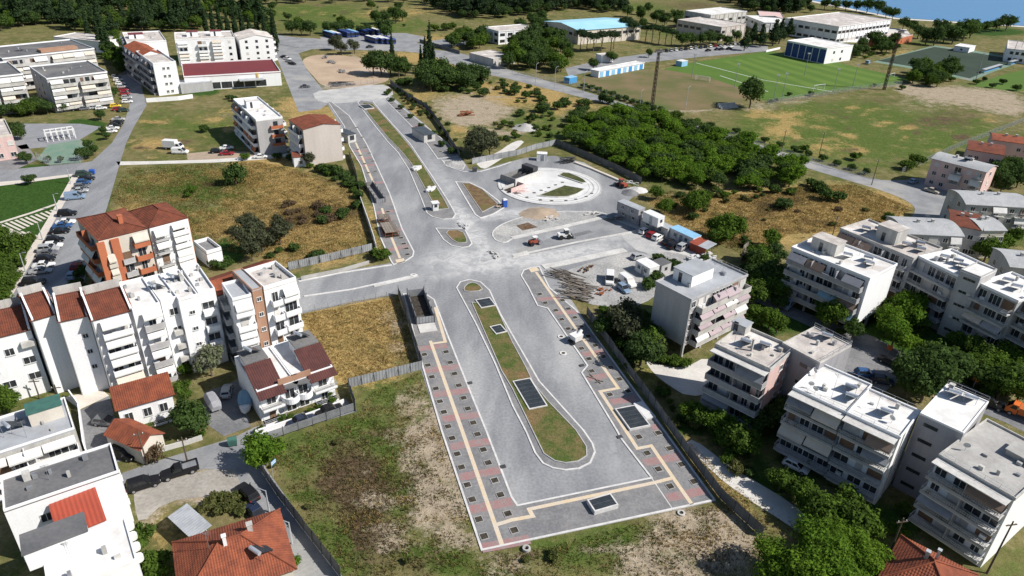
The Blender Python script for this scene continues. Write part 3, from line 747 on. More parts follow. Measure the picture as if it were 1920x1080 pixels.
def inner(px, z, m, name, parent, kw=.16, kerb='kerb_grey', smooth=0):
    pts = [P2(p) for p in px]
    if smooth: pts = smooth_poly(pts, smooth)
    if area(pts) < 0: pts = pts[::-1]
    inn = inset(pts, kw); n = len(pts)
    MB().add([(p[0], p[1], z) for p in inn], [tuple(range(n))]).build(name, m, parent)
    vs = [(p[0], p[1], z - .05) for p in pts] + [(p[0], p[1], z + .07) for p in pts] + [(p[0], p[1], z + .07) for p in inn] + [(p[0], p[1], z - .05) for p in inn]
    fs = []
    for i in range(n):
        j = (i + 1) % n
        fs += [(i, j, n + j, n + i), (n + i, n + j, 2 * n + j, 2 * n + i), (2 * n + i, 2 * n + j, 3 * n + j, 3 * n + i)]
    MB().add(vs, fs).build('edging', kerb, parent)
    return inn
bedA = mat('bed_grass', (.07, .105, .022), (.15, .13, .05), .4, .95, .25, c3=(.20, .135, .065), bump=.4, bscale=5)
BED1 = inner([(884,568),(928,570),(942,600),(960,640),(987,690),(1001,720),(1027,752),(1080,807),(1100,838),(1101,856),(1084,867),(1060,870),(1040,866),(1019,852),(997,807),(960,730),(940,697)], .17, bedA, 'planting_bed', isl)
BED0 = inner([(868,541),(880,530),(897,533),(908,546),(872,549)], .17, bedA, 'planting_bed', isl, smooth=1)
isl2 = kerbed('median_island', [(670,193),(676,188),(700,191),(716,210),(743,240),(770,270),(790,300),(812,332),(840,375),(855,402),(850,410),(830,412),(810,407),(800,400),(787,367),(767,320),(746,287),(727,267),(705,240),(685,214)], 'paving', .14, .28)
BED2 = inner([(679,193),(699,195),(716,214),(743,244),(770,276),(792,308),(810,337),(835,378),(842,392),(822,394),(808,375),(790,342),(770,306),(748,280),(727,259),(706,233),(689,212)], .17, bedA, 'planting_bed', isl2)
isl3 = kerbed('median_island', [(816,428),(872,429),(886,457),(880,463),(866,465),(846,461),(831,450)], 'paving', .14, .28)
BED3 = inner([(831,433),(867,432),(878,454),(870,457),(853,456)], .17, bedA, 'planting_bed', isl3, smooth=1)
isl4 = kerbed('planted_triangle', [(853,341),(880,342),(906,354),(936,377),(946,390),(926,402),(901,410),(890,403)], 'paving', .14, .4)
inner([(866,344),(882,345),(906,357),(934,384),(904,399)], .17, mat('bed_earth', (.13, .08, .045), (.20, .14, .07), .8, .95, .25, c3=(.15, .13, .05), bump=.3), 'planting_bed', isl4)
pav2 = kerbed('pavement', [(720,186),(728,181),(790,230),(839,268),(860,294),(820,298),(800,270),(770,236)], 'paving', .14, .3)
pav3 = kerbed('pavement', [(614,190),(623,192),(655,217),(688,270),(731,362),(755,430),(777,472),(775,481),(758,492),(737,497),(732,490),(712,445),(700,387),(677,312),(655,275),(645,237)], 'paving', .14, .3)
for l in ([(667,268),(700,342)],[(716,391),(722,410)],[(734,446),(750,485)]):
    ribbon('tactile_line', l, .6, .135, 'tactile', pav3)
sheet('tactile_square', [(741,488),(757,485),(760,491),(745,496)], .14, 'tactile', pav3)
bands(pav3, [((668,300),(697,296)),((676,312),(705,309)),((690,345),(722,342)),((705,400),(738,396)),((715,440),(752,430)),((660,285),(690,283)),((725,470),(765,462))])
pits(pav3, [(690,325),(704,322),(683,308),(699,303),(676,292),(692,288),(670,281),(686,277),(728,412),(740,425),(752,447),(757,458),(762,467),(764,478),(664,262),(679,258),(656,246),(668,240),(727,398)], ANG, s=1.05)
bands(pav2, [((745,206),(755,203)),((775,238),(795,234))])
pits(pav2, [(735,195),(742,203),(750,210),(758,218),(766,226),(775,240),(815,272),(830,268),(826,285),(842,280)], ANG, s=1.1)
# side street kerbs, retaining walls
side_kerbs = ribbon('kerb', [(560,528),(640,512),(735,497)], .5, .0, 'kerb', z1=.14)
ribbon('kerb', [(570,556),(660,543),(783,516)], .45, .0, 'kerb', z1=.16)
ribbon('median_strip', [(700,536),(740,527),(783,517)], 1.3, .03, 'concrete_light', z1=.15)
ribbon('kerb', [(900,322),(936,312),(958,304)], .35, .0, 'kerb', z1=.14)
ribbon('kerb', [(828,300),(838,312),(868,322),(900,322)], .35, .0, 'kerb', z1=.14)
kerbed('gravel_apron', [(830,302),(862,297),(873,310),(868,319),(845,314)], 'gravel', .13, .2)

# roundabout plaza
rc = (G(933, 346) + G(1127, 350)) / 2; RR = 15.6
ring = [(rc.x + RR * math.cos(2 * math.pi * i / 72), rc.y + RR * math.sin(2 * math.pi * i / 72)) for i in range(72)]
plaza = kerbed('roundabout_plaza', None, 'paving_white', .2, .35, 'kerb_grey', world_pts=ring)
def plz(x, y):    # position from the enlarged view of the plaza (930,290) x 9.14
    return (930 + x / 9.143, 290 + y / 9.143)
bedB = mat('bed_shrub', (.045, .065, .018), (.10, .10, .04), .6, .95, .25, bump=.4)
def raised_bed(px, h=.5):
    pts = [P2(plz(*p)) for p in px]
    if area(pts) < 0: pts = pts[::-1]
    inn = inset(pts, .25); n = len(pts)
    MB().add([(p[0], p[1], h - .1) for p in inn], [tuple(range(n))]).build('planting_bed', bedB, plaza)
    vs = [(p[0], p[1], .18) for p in pts] + [(p[0], p[1], h) for p in pts] + [(p[0], p[1], h) for p in inn] + [(p[0], p[1], .18) for p in inn]
    fs = []
    for i in range(n):
        j = (i + 1) % n
        fs += [(i, j, n + j, n + i), (n + i, n + j, 2 * n + j, 2 * n + i), (2 * n + i, 2 * n + j, 3 * n + j, 3 * n + i)]
    MB().add(vs, fs).build('planter_wall', 'concrete_light', plaza)
    return inn
for rr_, ww_, m_ in ((13.2, .45, 'concrete'), (11.9, .2, 'concrete'), (14.6, .2, 'concrete')):
    ribbon('paving_ring', None, ww_, .186, m_, plaza, pts=[(rc.x + rr_ * math.cos(2 * math.pi * i / 64), rc.y + rr_ * math.sin(2 * math.pi * i / 64)) for i in range(65)])
raised_bed([(700,725),(1130,560),(1160,545),(1530,610),(1400,690),(1250,740),(1060,750),(850,740)])
raised_bed([(1070,375),(1130,325),(1250,330),(1400,390),(1500,440),(1560,500),(1480,510)])
pits(plaza, [plz(*p) for p in ((240,382),(350,338),(495,298),(175,440),(210,660),(530,742),(760,787),(955,800),(1200,798),(1370,775),(1545,730),(1640,675),(775,622),(865,650),(905,577),(1020,530),(1140,485),(655,665))], .3, z=.18, s=.8)
# ------------------------------------------------------------------ building kit
def corrugated(A, B, C, D, m, name, parent, pitch=.3, amp=.05, rows=1, thick=.12):
    """tiled or ribbed roof plane A-B (eave) D-C (ridge): ribs run up the slope; rows of tile courses step"""
    A, B, C, D = map(Vector, (A, B, C, D))
    nrm = (B - A).cross(D - A).normalized()
    n = max(4, int((B - A).length / pitch)) * 2
    mb = MB(); vs = []; fs = []
    K = rows * 2 if rows > 1 else 1
    tt = []
    for r in range(rows):
        tt += [(r / rows, amp * .8), ((r + .98) / rows, 0)] if rows > 1 else [(0, 0), (1, 0)]
    Le = (B - A).length
    e = (B - A) / Le
    xd, xc = (D - A).dot(e), (C - A).dot(e)
    S = (D - A) - e * xd                       # straight up the slope
    for i in range(n + 1):
        x = Le * i / n
        lim = 1.0
        if xd > .01: lim = min(lim, x / xd)
        if Le - xc > .01: lim = min(lim, (Le - x) / (Le - xc))
        for (t, up) in tt:
            vs.append(A + e * x + S * min(t, lim) + nrm * ((amp if i % 2 else -amp) * .5 + (up if t < lim else 0)))
    k = len(tt)
    for i in range(n):
        for j in range(k - 1):
            fs.append((i * k + j, (i + 1) * k + j, (i + 1) * k + j + 1, i * k + j + 1))
    mb.add(vs, fs)
    dn = nrm * -thick
    lo = nrm * (-amp * .5 - .01)
    mb.hexa([A + dn, B + dn, C + dn, D + dn, A + lo, B + lo, C + lo, D + lo])
    return mb.build(name, m, parent)

_wm = {}
def win_mesh(kind, w, h):
    key = (kind, round(w, 2), round(h, 2))
    if key in _wm: return _wm[key]
    if kind == 'pane':
        me = MB().box(-w / 2, w / 2, -.03, .0, 0, h).mesh('pane', 'glass_dark')
    elif kind in ('shutter', 'shutter_brown'):
        mb = MB()
        ns = max(3, int(h / .16))
        for i in range(ns):
            z = h * i / ns
            mb.hexa([(-w / 2, -.05, z), (w / 2, -.05, z), (w / 2, 0, z), (-w / 2, 0, z), (-w / 2, -.02, z + h / ns), (w / 2, -.02, z + h / ns), (w / 2, 0, z + h / ns), (-w / 2, 0, z + h / ns)])
        me = mb.mesh('shutter', kind)
    else:
        t = .07
        mb = MB()
        mb.box(-w / 2 - t, -w / 2, -.08, 0, -t, h + t).box(w / 2, w / 2 + t, -.08, 0, -t, h + t).box(-w / 2, w / 2, -.08, 0, h, h + t)
        mb.box(-w / 2 - .12, w / 2 + .12, -.16, 0, -t - .03, 0)
        for i in range(1, max(2, int(w / .7))):
            x = -w / 2 + w * i / max(2, int(w / .7)); mb.box(x - .03, x + .03, -.07, -.031, 0, h)
        me = mb.mesh('frame', 'frame_white')
    _wm[key] = me
    return me

class Bld:
    SID = {'front': ((0, 0), (1, 0), (0, -1), 0), 'right': ((1, 0), (0, 1), (1, 0), math.pi / 2), 'back': ((1, 1), (-1, 0), (0, 1), math.pi), 'left': ((0, 1), (0, -1), (-1, 0), -math.pi / 2)}
    def __init__(s, name, label, cat, A, B, C, h, wall='wall_white', g=0.0, n=4, group=None, seed=None):
        a, b = G(A[0], A[1], h), G(B[0], B[1], h)
        u = Vector((b.x - a.x, b.y - a.y)); s.W = u.length; u.normalize()
        v = Vector((-u.y, u.x))
        if isinstance(C, (int, float)): s.D = float(C)
        else:
            c = G(C[0], C[1], h); s.D = max(2.0, Vector((c.x - b.x, c.y - b.y)).dot(v))
        s.h, s.g, s.n, s.wall = h, g, n, wall
        s.fh = (h - g) / n
        s.rng = random.Random(seed if seed is not None else int(A[0] * 7 + A[1]))
        s.o = empty(name, (a.x, a.y, 0), math.atan2(u.y, u.x))
        tag(s.o, label, cat, group)
    def L(s, side): return s.W if side in ('front', 'back') else s.D
    def pos(s, side, t, o=0.0):
        og, d, out, r = s.SID[side]
        return (og[0] * s.W + d[0] * t + out[0] * o, og[1] * s.D + d[1] * t + out[1] * o, r)
    def at(s, o, side, t, out, z):
        x, y, r = s.pos(side, t, out)
        o.location = (x, y, z); o.rotation_euler = (0, 0, r)
        return o
    def sbox(s, name, side, t, out, z, w, d, hh, m, parent=None):
        x, y, r = s.pos(side, t, out)
        return cube(name, parent or s.o, m, x, y, z, w, d, hh, r)
    def body(s, z0=None, z1=None, m=None, pilotis=False):
        z0 = (s.g if pilotis else 0) if z0 is None else z0
        MB().box(0, s.W, 0, s.D, z0, z1 or s.h).build('wall', m or s.wall, s.o)
        if pilotis:
            nx, ny = max(2, int(s.W / 4.5) + 1), max(2, int(s.D / 4.5) + 1)
            for i in range(nx):
                for j in range(ny):
                    cube('column', s.o, s.wall, .3 + (s.W - .6) * i / (nx - 1), .3 + (s.D - .6) * j / (ny - 1), 0, .45, .45, s.g)
            MB().box(s.W * .35, s.W * .65, s.D * .3, s.D * .7, 0, s.g).build('entrance_core', s.wall, s.o)
        return s
    def flat(s, m='roof_white', par=.5, over=.0, pm=None, pt=.18):
        MB().box(-over, s.W + over, -over, s.D + over, s.h + .002, s.h + .16).build('roof', m, s.o)
        if par:
            pm = pm or s.wall
            z = s.h + .16
            e = over
            cube('parapet', s.o, pm, s.W / 2, -e + pt / 2 + .01, z, s.W + 2 * e - .02, pt, par)
            cube('parapet', s.o, pm, s.W / 2, s.D + e - pt / 2 - .01, z, s.W + 2 * e - .02, pt, par)
            cube('parapet', s.o, pm, -e + pt / 2 + .01, s.D / 2, z, pt, s.D + 2 * e - 2 * pt - .02, par - .003)
            cube('parapet', s.o, pm, s.W + e - pt / 2 - .01, s.D / 2, z, pt, s.D + 2 * e - 2 * pt - .02, par - .003)
        return s
    def gable(s, rise, m='tile_red', over=.45, along='u', pitch=.3, frac=.5, gm=None, rows=None):
        """tiled gable, ridge parallel to u (front eave) or v"""
        W, D, h = s.W, s.D, s.h
        gm = gm or s.wall
        rw = rows if rows else 1
        if along == 'u':
            r = D * frac
            dz = rise / r * over
            corrugated((-over, -over, h - dz + .1), (W + over, -over, h - dz + .1), (W + over, r, h + rise + .1), (-over, r, h + rise + .1), m, 'roof_slope', s.o, pitch, rows=rw)
            if D - r > .3:
                dz2 = rise / (D - r) * over
                corrugated((W + over, D + over, h - dz2 + .1), (-over, D + over, h - dz2 + .1), (-over, r, h + rise + .1), (W + over, r, h + rise + .1), m, 'roof_slope', s.o, pitch, rows=rw)
            for x in (0, W - .2):
                MB().add([(x, 0, h), (x, D, h), (x, r, h + rise), (x + .2, 0, h), (x + .2, D, h), (x + .2, r, h + rise)], [(0, 2, 1), (3, 4, 5), (0, 3, 5, 2), (1, 2, 5, 4)]).build('gable_wall', gm, s.o)
        else:
            r = W * frac
            dz = rise / r * over
            corrugated((-over, D + over, h - dz + .1), (-over, -over, h - dz + .1), (r, -over, h + rise + .1), (r, D + over, h + rise + .1), m, 'roof_slope', s.o, pitch, rows=rw)
            dz2 = rise / (W - r) * over
            corrugated((W + over, -over, h - dz2 + .1), (W + over, D + over, h - dz2 + .1), (r, D + over, h + rise + .1), (r, -over, h + rise + .1), m, 'roof_slope', s.o, pitch, rows=rw)
            for y in (0, D - .2):
                MB().add([(0, y, h), (W, y, h), (r, y, h + rise), (0, y + .2, h), (W, y + .2, h), (r, y + .2, h + rise)], [(0, 1, 2), (3, 5, 4), (0, 2, 5, 3), (1, 4, 5, 2)]).build('gable_wall', gm, s.o)
        return s
    def hip(s, rise, m='tile_orange', over=.5, pitch=.3, rows=1):
        W, D, h = s.W + 2 * over, s.D + 2 * over, s.h
        a = min(W, D) / 2
        def q(x, y, z): return Vector((x - over, y - over, h + z + .08))
        if W >= D:
            r0, r1 = q(a, a, rise), q(W - a, a, rise)
        else:
            r0, r1 = q(a, a, rise), q(a, D - a, rise)
        c = [q(0, 0, 0), q(W, 0, 0), q(W, D, 0), q(0, D, 0)]
        if W >= D:
            pl = [(c[0], c[1], r1, r0), (c[1], c[2], r1, r1), (c[2], c[3], r0, r1), (c[3], c[0], r0, r0)]
        else:
            pl = [(c[0], c[1], r0, r0), (c[1], c[2], r1, r0), (c[2], c[3], r1, r1), (c[3], c[0], r0, r1)]
        for p in pl:
            corrugated(*p, m, 'roof_slope', s.o, pitch, rows=rows)
        mb = MB()
        for a_, b_ in ((c[0], r0), (c[1], r1 if W >= D else r0), (c[2], r1), (c[3], r0 if W >= D else r1), (r0, r1)):
            if (b_ - a_).length > .1: mb.tube(a_ + Vector((0, 0, .05)), b_ + Vector((0, 0, .05)), .13, n=5)
        mb.build('ridge_tiles', m, s.o)
        return s
    def arch(s, rise, m='roof_eternit', over=.3):
        W, D, h = s.W, s.D, s.h
        n = 9
        pr = []
        for i in range(n + 1):
            t = i / n
            pr.append((-over + (D + 2 * over) * t, h + rise * math.sin(math.pi * (.08 + .84 * t)) - rise * .2))
        mb = MB()
        vs = []
        for x in (-over, W + over):
            vs += [(x, y, z) for y, z in pr] + [(x, y, z - .14) for y, z in pr]
        k = n + 1
        fs = []
        for i in range(n):
            fs += [(i, 2 * k + i, 2 * k + i + 1, i + 1), (k + i + 1, 3 * k + i + 1, 3 * k + i, k + i), (i + 1, k + i + 1, k + i, i), (2 * k + i, 3 * k + i, 3 * k + i + 1, 2 * k + i + 1)]
        fs += [(0, k, 3 * k, 2 * k), (n, 2 * k + n, 3 * k + n, k + n)]
        mb.add(vs, fs).build('roof', m, s.o)
        for x in (.02, W - .22):
            q = [(y, z - .15) for y, z in pr if 0 <= y <= D]
            q = [(0, h)] + q + [(D, h)]
            nn = len(q)
            MB().add([(x, y, z) for y, z in q] + [(x + .2, y, z) for y, z in q], [tuple(range(nn)), tuple(range(2 * nn - 1, nn - 1, -1))] + [(i, nn + i, nn + (i + 1) % nn, (i + 1) % nn) for i in range(nn)]).build('gable_wall', s.wall, s.o)
        return s
    def win(s, side, t, z, w=1.2, h=1.2, out=.012, kind='pane', frame=True):
        o = link('window' if kind == 'pane' else 'shutter', win_mesh(kind, w, h), s.o)
        s.at(o, side, t, out + .03, z)
        if frame: link('frame', win_mesh('frame', w, h), o).location = (0, .03, 0)
        return o
    def wins(s, side, fr, w=1.2, h=1.2, floors=None, sill=.95, frame=True, shut=.15):
        for f in (floors if floors is not None else range(s.n)):
            for x in fr:
                k = 'pane' if s.rng.random() > shut else 'shutter'
                s.win(side, x * s.L(side), s.g + f * s.fh + sill, w, h, kind=k, frame=frame)
        return s
    def balcony(s, side, f0, f1, floors=None, depth=1.4, style='solid', rail_m=None, slab_m='concrete_light', awn=.4, cols=('awn_white',), doors=True, ph=1.0, drop=(.9, 1.5), div=True, frame=True, door_step=1.9, top_cover=False, clutter=True):
        Ls = s.L(side); w = (f1 - f0) * Ls; t0 = f0 * Ls; tc = t0 + w / 2
        rail_m = rail_m or s.wall
        R = s.rng
        for f in (floors if floors is not None else range(s.n)):
            z = s.g + f * s.fh
            b = MB().box(-w / 2, w / 2, -depth, -.005, -.16, 0).build('balcony', slab_m, s.o)
            s.at(b, side, tc, 0, z)
            mb = MB()
            if style == 'solid':
                mb.box(-w / 2, w / 2, -depth, -depth + .1, .002, ph).box(-w / 2, -w / 2 + .1, -depth + .1, -.01, .002, ph).box(w / 2 - .1, w / 2, -depth + .1, -.01, .002, ph)
                mb.build('parapet', rail_m, b)
            else:
                low = .35 if style == 'half' else 0
                if low:
                    mb.box(-w / 2, w / 2, -depth, -depth + .1, .002, low)
                rr = MB()
                for zz in (ph, ph * .55 + low * .45):
                    rr.box(-w / 2, w / 2, -depth + .02, -depth + .07, zz - .05, zz)
                    rr.box(-w / 2, -w / 2 + .05, -depth + .07, -.01, zz - .05, zz).box(w / 2 - .05, w / 2, -depth + .07, -.01, zz - .05, zz)
                nb = max(2, int(w / .28))
                for i in range(nb + 1):
                    x = -w / 2 + .02 + (w - .06) * i / nb
                    rr.box(x, x + .03, -depth + .03, -depth + .06, low, ph - .05)
                if low: mb.build('parapet', rail_m, b)
                rr.build('railing', 'metal_galv', b)
            if div and w > 7:
                k = max(1, round(w / 6))
                for i in range(1, k):
                    x = -w / 2 + w * i / k
                    MB().box(x - .06, x + .06, -depth + .11, -.01, .002, s.fh - .17).build('divider', rail_m, b)
            # doors and shutters in the wall behind
            if doors:
                k = max(1, int(w / door_step))
                for i in range(k):
                    x = t0 + w * (i + .5) / k + R.uniform(-.2, .2)
                    r = R.random()
                    ww = R.choice((1.0, 1.4, 1.8, 2.2))
                    ww = min(ww, w / k * .86)
                    s.win(side, x, z + .05, ww, 2.15, kind='pane' if r < .7 else ('shutter' if r < .88 else 'shutter_brown'), frame=frame and r < .7)
            # awnings
            if awn > 0:
                k = max(1, round(w / 4.2))
                for i in range(k):
                    if R.random() > awn: continue
                    a0 = -w / 2 + w * i / k + .08; a1 = -w / 2 + w * (i + 1) / k - .08
                    dr = R.uniform(*drop); zt = s.fh - .22; ou = depth + R.uniform(.02, .30)
                    c = R.choice(cols)
                    MB().hexa([(a0, -ou, zt - dr - .03), (a1, -ou, zt - dr - .03), (a1, -depth * .45, zt - .03), (a0, -depth * .45, zt - .03), (a0, -ou, zt - dr), (a1, -ou, zt - dr), (a1, -depth * .45, zt), (a0, -depth * .45, zt)]).box(a0, a1, -ou - .012, -ou + .012, zt - dr - .28, zt - dr - .031).build('awning', c, b)
            if clutter:
                for i in range(R.randint(0, max(1, int(w / 3)))):
                    x = R.uniform(-w / 2 + .5, w / 2 - .5)
                    if R.random() < .45:
                        MB().box(x - .4, x + .4, -.45, -.12, .25, .8).box(x - .38, x - .34, -.44, -.13, .002, .25).build('air_conditioner', 'frame_white', b)
                    else:
                        mb = MB().box(x - .18, x + .18, -depth + .15, -depth + .5, .002, .35)
                        mb.build('flower_pot', 'wall_brown', b)
                        q = MB()
                        for j in range(14):
                            p = Vector((x + R.uniform(-.3, .3), -depth + .33 + R.uniform(-.2, .2), R.uniform(.3, .95)))
                            d1 = Vector((R.uniform(-1, 1), R.uniform(-1, 1), R.uniform(-.3, 1))) * .17
                            d2 = Vector((R.uniform(-1, 1), R.uniform(-1, 1), R.uniform(-.3, 1))) * .13
                            q.add([p - d1, p + d2, p + d1, p - d2], [(0, 1, 2, 3)])
                        q.build('balcony_plant', 'leaf_mid', b)
        if top_cover:
            s.sbox('balcony_cover', side, tc, depth / 2, s.h - .14, w, depth, .14, slab_m)
        return s
    def box_on(s, name, x, y, w, d, hh, m, roof=None, door=True):
        """stair house or box on the flat roof (local fractions of the plan)"""
        z = s.h + .165
        cx, cy = x * s.W, y * s.D
        o = MB().box(cx - w / 2, cx + w / 2, cy - d / 2, cy + d / 2, z, z + hh).build(name, m, s.o)
        if roof: MB().box(cx - w / 2 - .15, cx + w / 2 + .15, cy - d / 2 - .15, cy + d / 2 + .15, z + hh + .002, z + hh + .14).build('roof_slab', roof, o)
        if door: MB().box(cx - .9, cx - .1, cy - d / 2 - .03, cy - d / 2 - .005, z + .05, z + 2).build('door', 'glass_dark', o)
        return s
    def solar(s, x, y, rz=None, z=None):
        z = (s.h + .165) if z is None else z
        o = MB().hexa([(-.9, -1.1, .25), (.9, -1.1, .25), (.9, .5, 1.25), (-.9, .5, 1.25), (-.9, -1.12, .33), (.9, -1.12, .33), (.9, .48, 1.33), (-.9, .48, 1.33)]).build('solar_panel', 'solar', s.o)
        o.location = (x * s.W, y * s.D, z)
        # panels face the midday sun
        o.rotation_euler = (0, 0, (math.radians(148) - s.o.rotation_euler.z) if rz is None else rz)
        MB().tube((-.85, .72, 1.35), (.85, .72, 1.35), .27, n=10).build('water_tank', 'tank', o)
        MB().tube((-.8, -1.0, 0), (-.8, -1.0, .3), .025).tube((.8, -1.0, 0), (.8, -1.0, .3), .025).tube((-.8, .6, 0), (-.8, .6, 1.15), .025).tube((.8, .6, 0), (.8, .6, 1.15), .025).build('stand', 'metal_grey', o)
        return s
    def chimney(s, x, y, hh=1.2, m='wall_old', z=None, w=.6, cap='tile_red'):
        z = (s.h + .1) if z is None else z
        o = MB().box(-w / 2, w / 2, -w / 2, w / 2, 0, hh).box(-w / 2 - .08, w / 2 + .08, -w / 2 - .08, w / 2 + .08, hh, hh + .1).build('chimney', m, s.o)
        o.location = (x * s.W, y * s.D, z)
        return s
    def mast(s, x, y, hh=2.6, z=None):
        z = (s.h + .16) if z is None else z
        mb = MB().tube((0, 0, 0), (0, 0, hh), .03, .02, 5)
        for i in range(4): mb.tube((-.5, .1 * i, hh - .1 - .12 * i), (.5, -.1 * i, hh - .1 - .12 * i), .015, n=4)
        o = mb.build('antenna', 'metal_grey', s.o); o.location = (x * s.W, y * s.D, z)
        return s
    def dish(s, x, y, z=None):
        z = (s.h + .16) if z is None else z
        mb = MB().tube((0, 0, 0), (0, 0, .9), .03)
        n = 10
        vs = [(0, .0, 1.0)] + [(.45 * math.cos(2 * math.pi * i / n), -.12 - .1 * math.sin(2 * math.pi * i / n), 1.0 + .45 * math.sin(2 * math.pi * i / n)) for i in range(n)]
        mb.add(vs, [(0, 1 + i, 1 + (i + 1) % n) for i in range(n)])
        o = mb.build('satellite_dish', 'metal_galv', s.o); o.location = (x * s.W, y * s.D, z); o.rotation_euler = (0, 0, s.rng.uniform(-.5, .5))
        return s
    def vents(s, k=5):
        for i in range(k):
            x, y = s.rng.uniform(.12, .88), s.rng.uniform(.15, .85)
            cube('roof_vent', s.o, s.rng.choice(('concrete', 'wall_old', 'metal_grey')), x * s.W, y * s.D, s.h + .165, s.rng.uniform(.3, .7), s.rng.uniform(.3, .7), s.rng.uniform(.3, .9))
        return s
    def pipes(s, side, fr=(.02, .98)):
        for x in fr:
            t = x * s.L(side)
            X, Y, r = s.pos(side, t, .07)
            cube('downpipe', s.o, 'wall_old', X, Y, .1, .11, .11, s.h - .1, r)
        return s
    def rail(s, side, z=None, hh=.9, out=-.1):
        z = (s.h + .165) if z is None else z
        L_ = s.L(side); mb = MB()
        k = max(2, int(L_ / 1.6))
        for i in range(k + 1):
            x = -L_ / 2 + .06 + (L_ - .12) * i / k
            mb.tube((x, 0, 0), (x, 0, hh), .025, n=4)
        for zz in (hh * .5, hh): mb.tube((-L_ / 2 + .05, 0, zz), (L_ / 2 - .05, 0, zz), .022, n=4)
        o = mb.build('roof_railing', 'metal_galv', s.o)
        return s.at(o, side, L_ / 2, out, z) and s
mat('leaf_mid', (.05, .10, .02), (.035, .075, .015), 1, .7, .2)
GREYS = ('awn_grey', 'awn_grey', 'awn_white', 'awn_brown', 'awn_cream')
WHITES = ('awn_white', 'awn_white', 'awn_cream')

# ================================================================= the right-hand blocks
b = Bld('apartment_block', 'grey-roofed apartment block on stilts with pink and white awnings beside the overgrown thicket', 'building', (1230,531), (1296,565), (1413,524), 12.4, 'wall_grey', 2.6, 4)
b.body(pilotis=True).flat('roof_grey', .35, .15).balcony('right', .1, .99, depth=1.6, style='solid', rail_m='wall_old', awn=.7, cols=('awn_pink', 'awn_white', 'awn_cream'), drop=(.7, 1.1), floors=range(4))
b.wins('right', [.05], 1.0, 1.2).wins('left', [.2, .5, .8]).wins('back', [.3, .7])
b.box_on('stair_house', .35, .42, 4.4, 6.5, 2.4, 'wall_white', 'roof_grey').mast(.5, .7).mast(.6, .8, 2).vents(4).rail('back')

b = Bld('apartment_block', 'white-roofed apartment block with a bright blank end wall above the parked lorry', 'building', (1484,467), (1630,526), (1679,498), 12.4, 'wall_lilac', 2.4, 4)
b.body(pilotis=True, m='wall_white').flat('roof_white', .45, .1, 'wall_white').balcony('front', .02, .97, depth=1.7, style='solid', rail_m='parapet_shaded', awn=.38, cols=('awn_grey', 'awn_grey', 'awn_blue', 'awn_brown')).wins('left', [.3, .7]).wins('back', [.2, .4, .6, .8])
b.box_on('stair_house', .28, .5, 5.5, 3.6, 2.6, 'wall_old', 'roof_stain').solar(.55, .5).solar(.82, .5).solar(.74, .7).vents(5).mast(.6, .8).chimney(.1, .5, 1.6)
s_ = (1575,431), (1712,487), (1750,462)
b = Bld('apartment_block', 'grey stained apartment block with a flat-topped stair tower behind the white-roofed block', 'building', (1575,431), (1712,488), (1752,463), 12.4, 'wall_grey', 2.4, 4)
b.body().flat('roof_stain', .4, .1, 'wall_old').balcony('front', .02, .97, depth=1.6, style='half', rail_m='parapet_shaded', awn=.4, cols=GREYS).wins('right', [.3, .7], 1.0, 1.0)
b.box_on('stair_house', .52, .45, 4.6, 4.2, 3.2, 'wall_old', 'roof_stain').solar(.2, .4).solar(.3, .6).solar(.75, .4).solar(.82, .7).solar(.92, .45).vents(6).mast(.4, .7)
b = Bld('apartment_block', 'pale apartment block with solar heaters on a streaked white roof beside the courtyard trees', 'building', (1722,484), (1798,521), (1828,491), 12.6, 'wall_grey', 2.4, 4)
b.body().flat('roof_white', .4, .1, 'wall_white').balcony('front', .02, .98, depth=1.7, style='half', rail_m='parapet_shaded', awn=.4, cols=GREYS).solar(.3, .4).solar(.55, .5).solar(.75, .4).vents(4).mast(.3, .8)
b = Bld('stair_tower', 'white stair tower with short strip windows between two pale apartment blocks', 'tower', (1800,508), (1838,523), 6.5, 14.4, 'wall_grey', 0, 5)
b.body().flat('roof_white', .3).wins('front', [.35, .55, .75], .7, .5, frame=False, sill=1.6)
b = Bld('apartment_block', 'pale apartment block with a ribbed white roof near the right edge above the garden', 'building', (1832,533), (1908,568), (1945,535), 12.6, 'wall_grey', 2.4, 4)
b.body().flat('roof_white', .4, .1, 'wall_white').balcony('front', .02, .98, depth=1.7, style='half', rail_m='parapet_shaded', awn=.4, cols=GREYS).wins('right', [.3, .7]).solar(.3, .5).solar(.6, .4).vents(4)
b = Bld('apartment_block', 'pale balcony block cut by the right edge beyond the garden', 'building', (1915,560), (2010,605), 9, 12.6, 'wall_grey', 2.4, 4)
b.body().flat('roof_white', .4, .1, 'wall_white').balcony('front', .02, .98, depth=1.7, style='half', rail_m='parapet_shaded', awn=.4, cols=GREYS).wins('left', [.5])

b = Bld('apartment_block', 'shaded balcony block with a stained sandy roof beside the pale driveway', 'building', (1341,650), (1443,697), (1479,652), 12.4, 'wall_lilac', 1.6, 4)
b.body(m='wall_pink').flat('roof_stain', .5, .1, 'wall_old').balcony('front', .0, 1.0, depth=1.7, style='solid', rail_m='parapet_shaded', awn=.42, cols=('awn_grey', 'awn_brown', 'awn_grey'), top_cover=True).wins('right', [.5, .75], .9, 1.0).wins('back', [.2, .5, .8])
b.solar(.35, .45).solar(.62, .62).chimney(.5, .35, 2.2, w=.3).vents(7).rail('front').rail('right').mast(.2, .3).box_on('roof_box', .05, .85, 2.5, 2.2, 1.6, 'wall_old', 'roof_grey')
b = Bld('stair_tower', 'plain stair block with a patched flat roof joining the sandy-roofed block to the white-roofed one', 'tower', (1466,645), (1537,683), (1597,650), 13.4, 'wall_lilac', 0, 4)
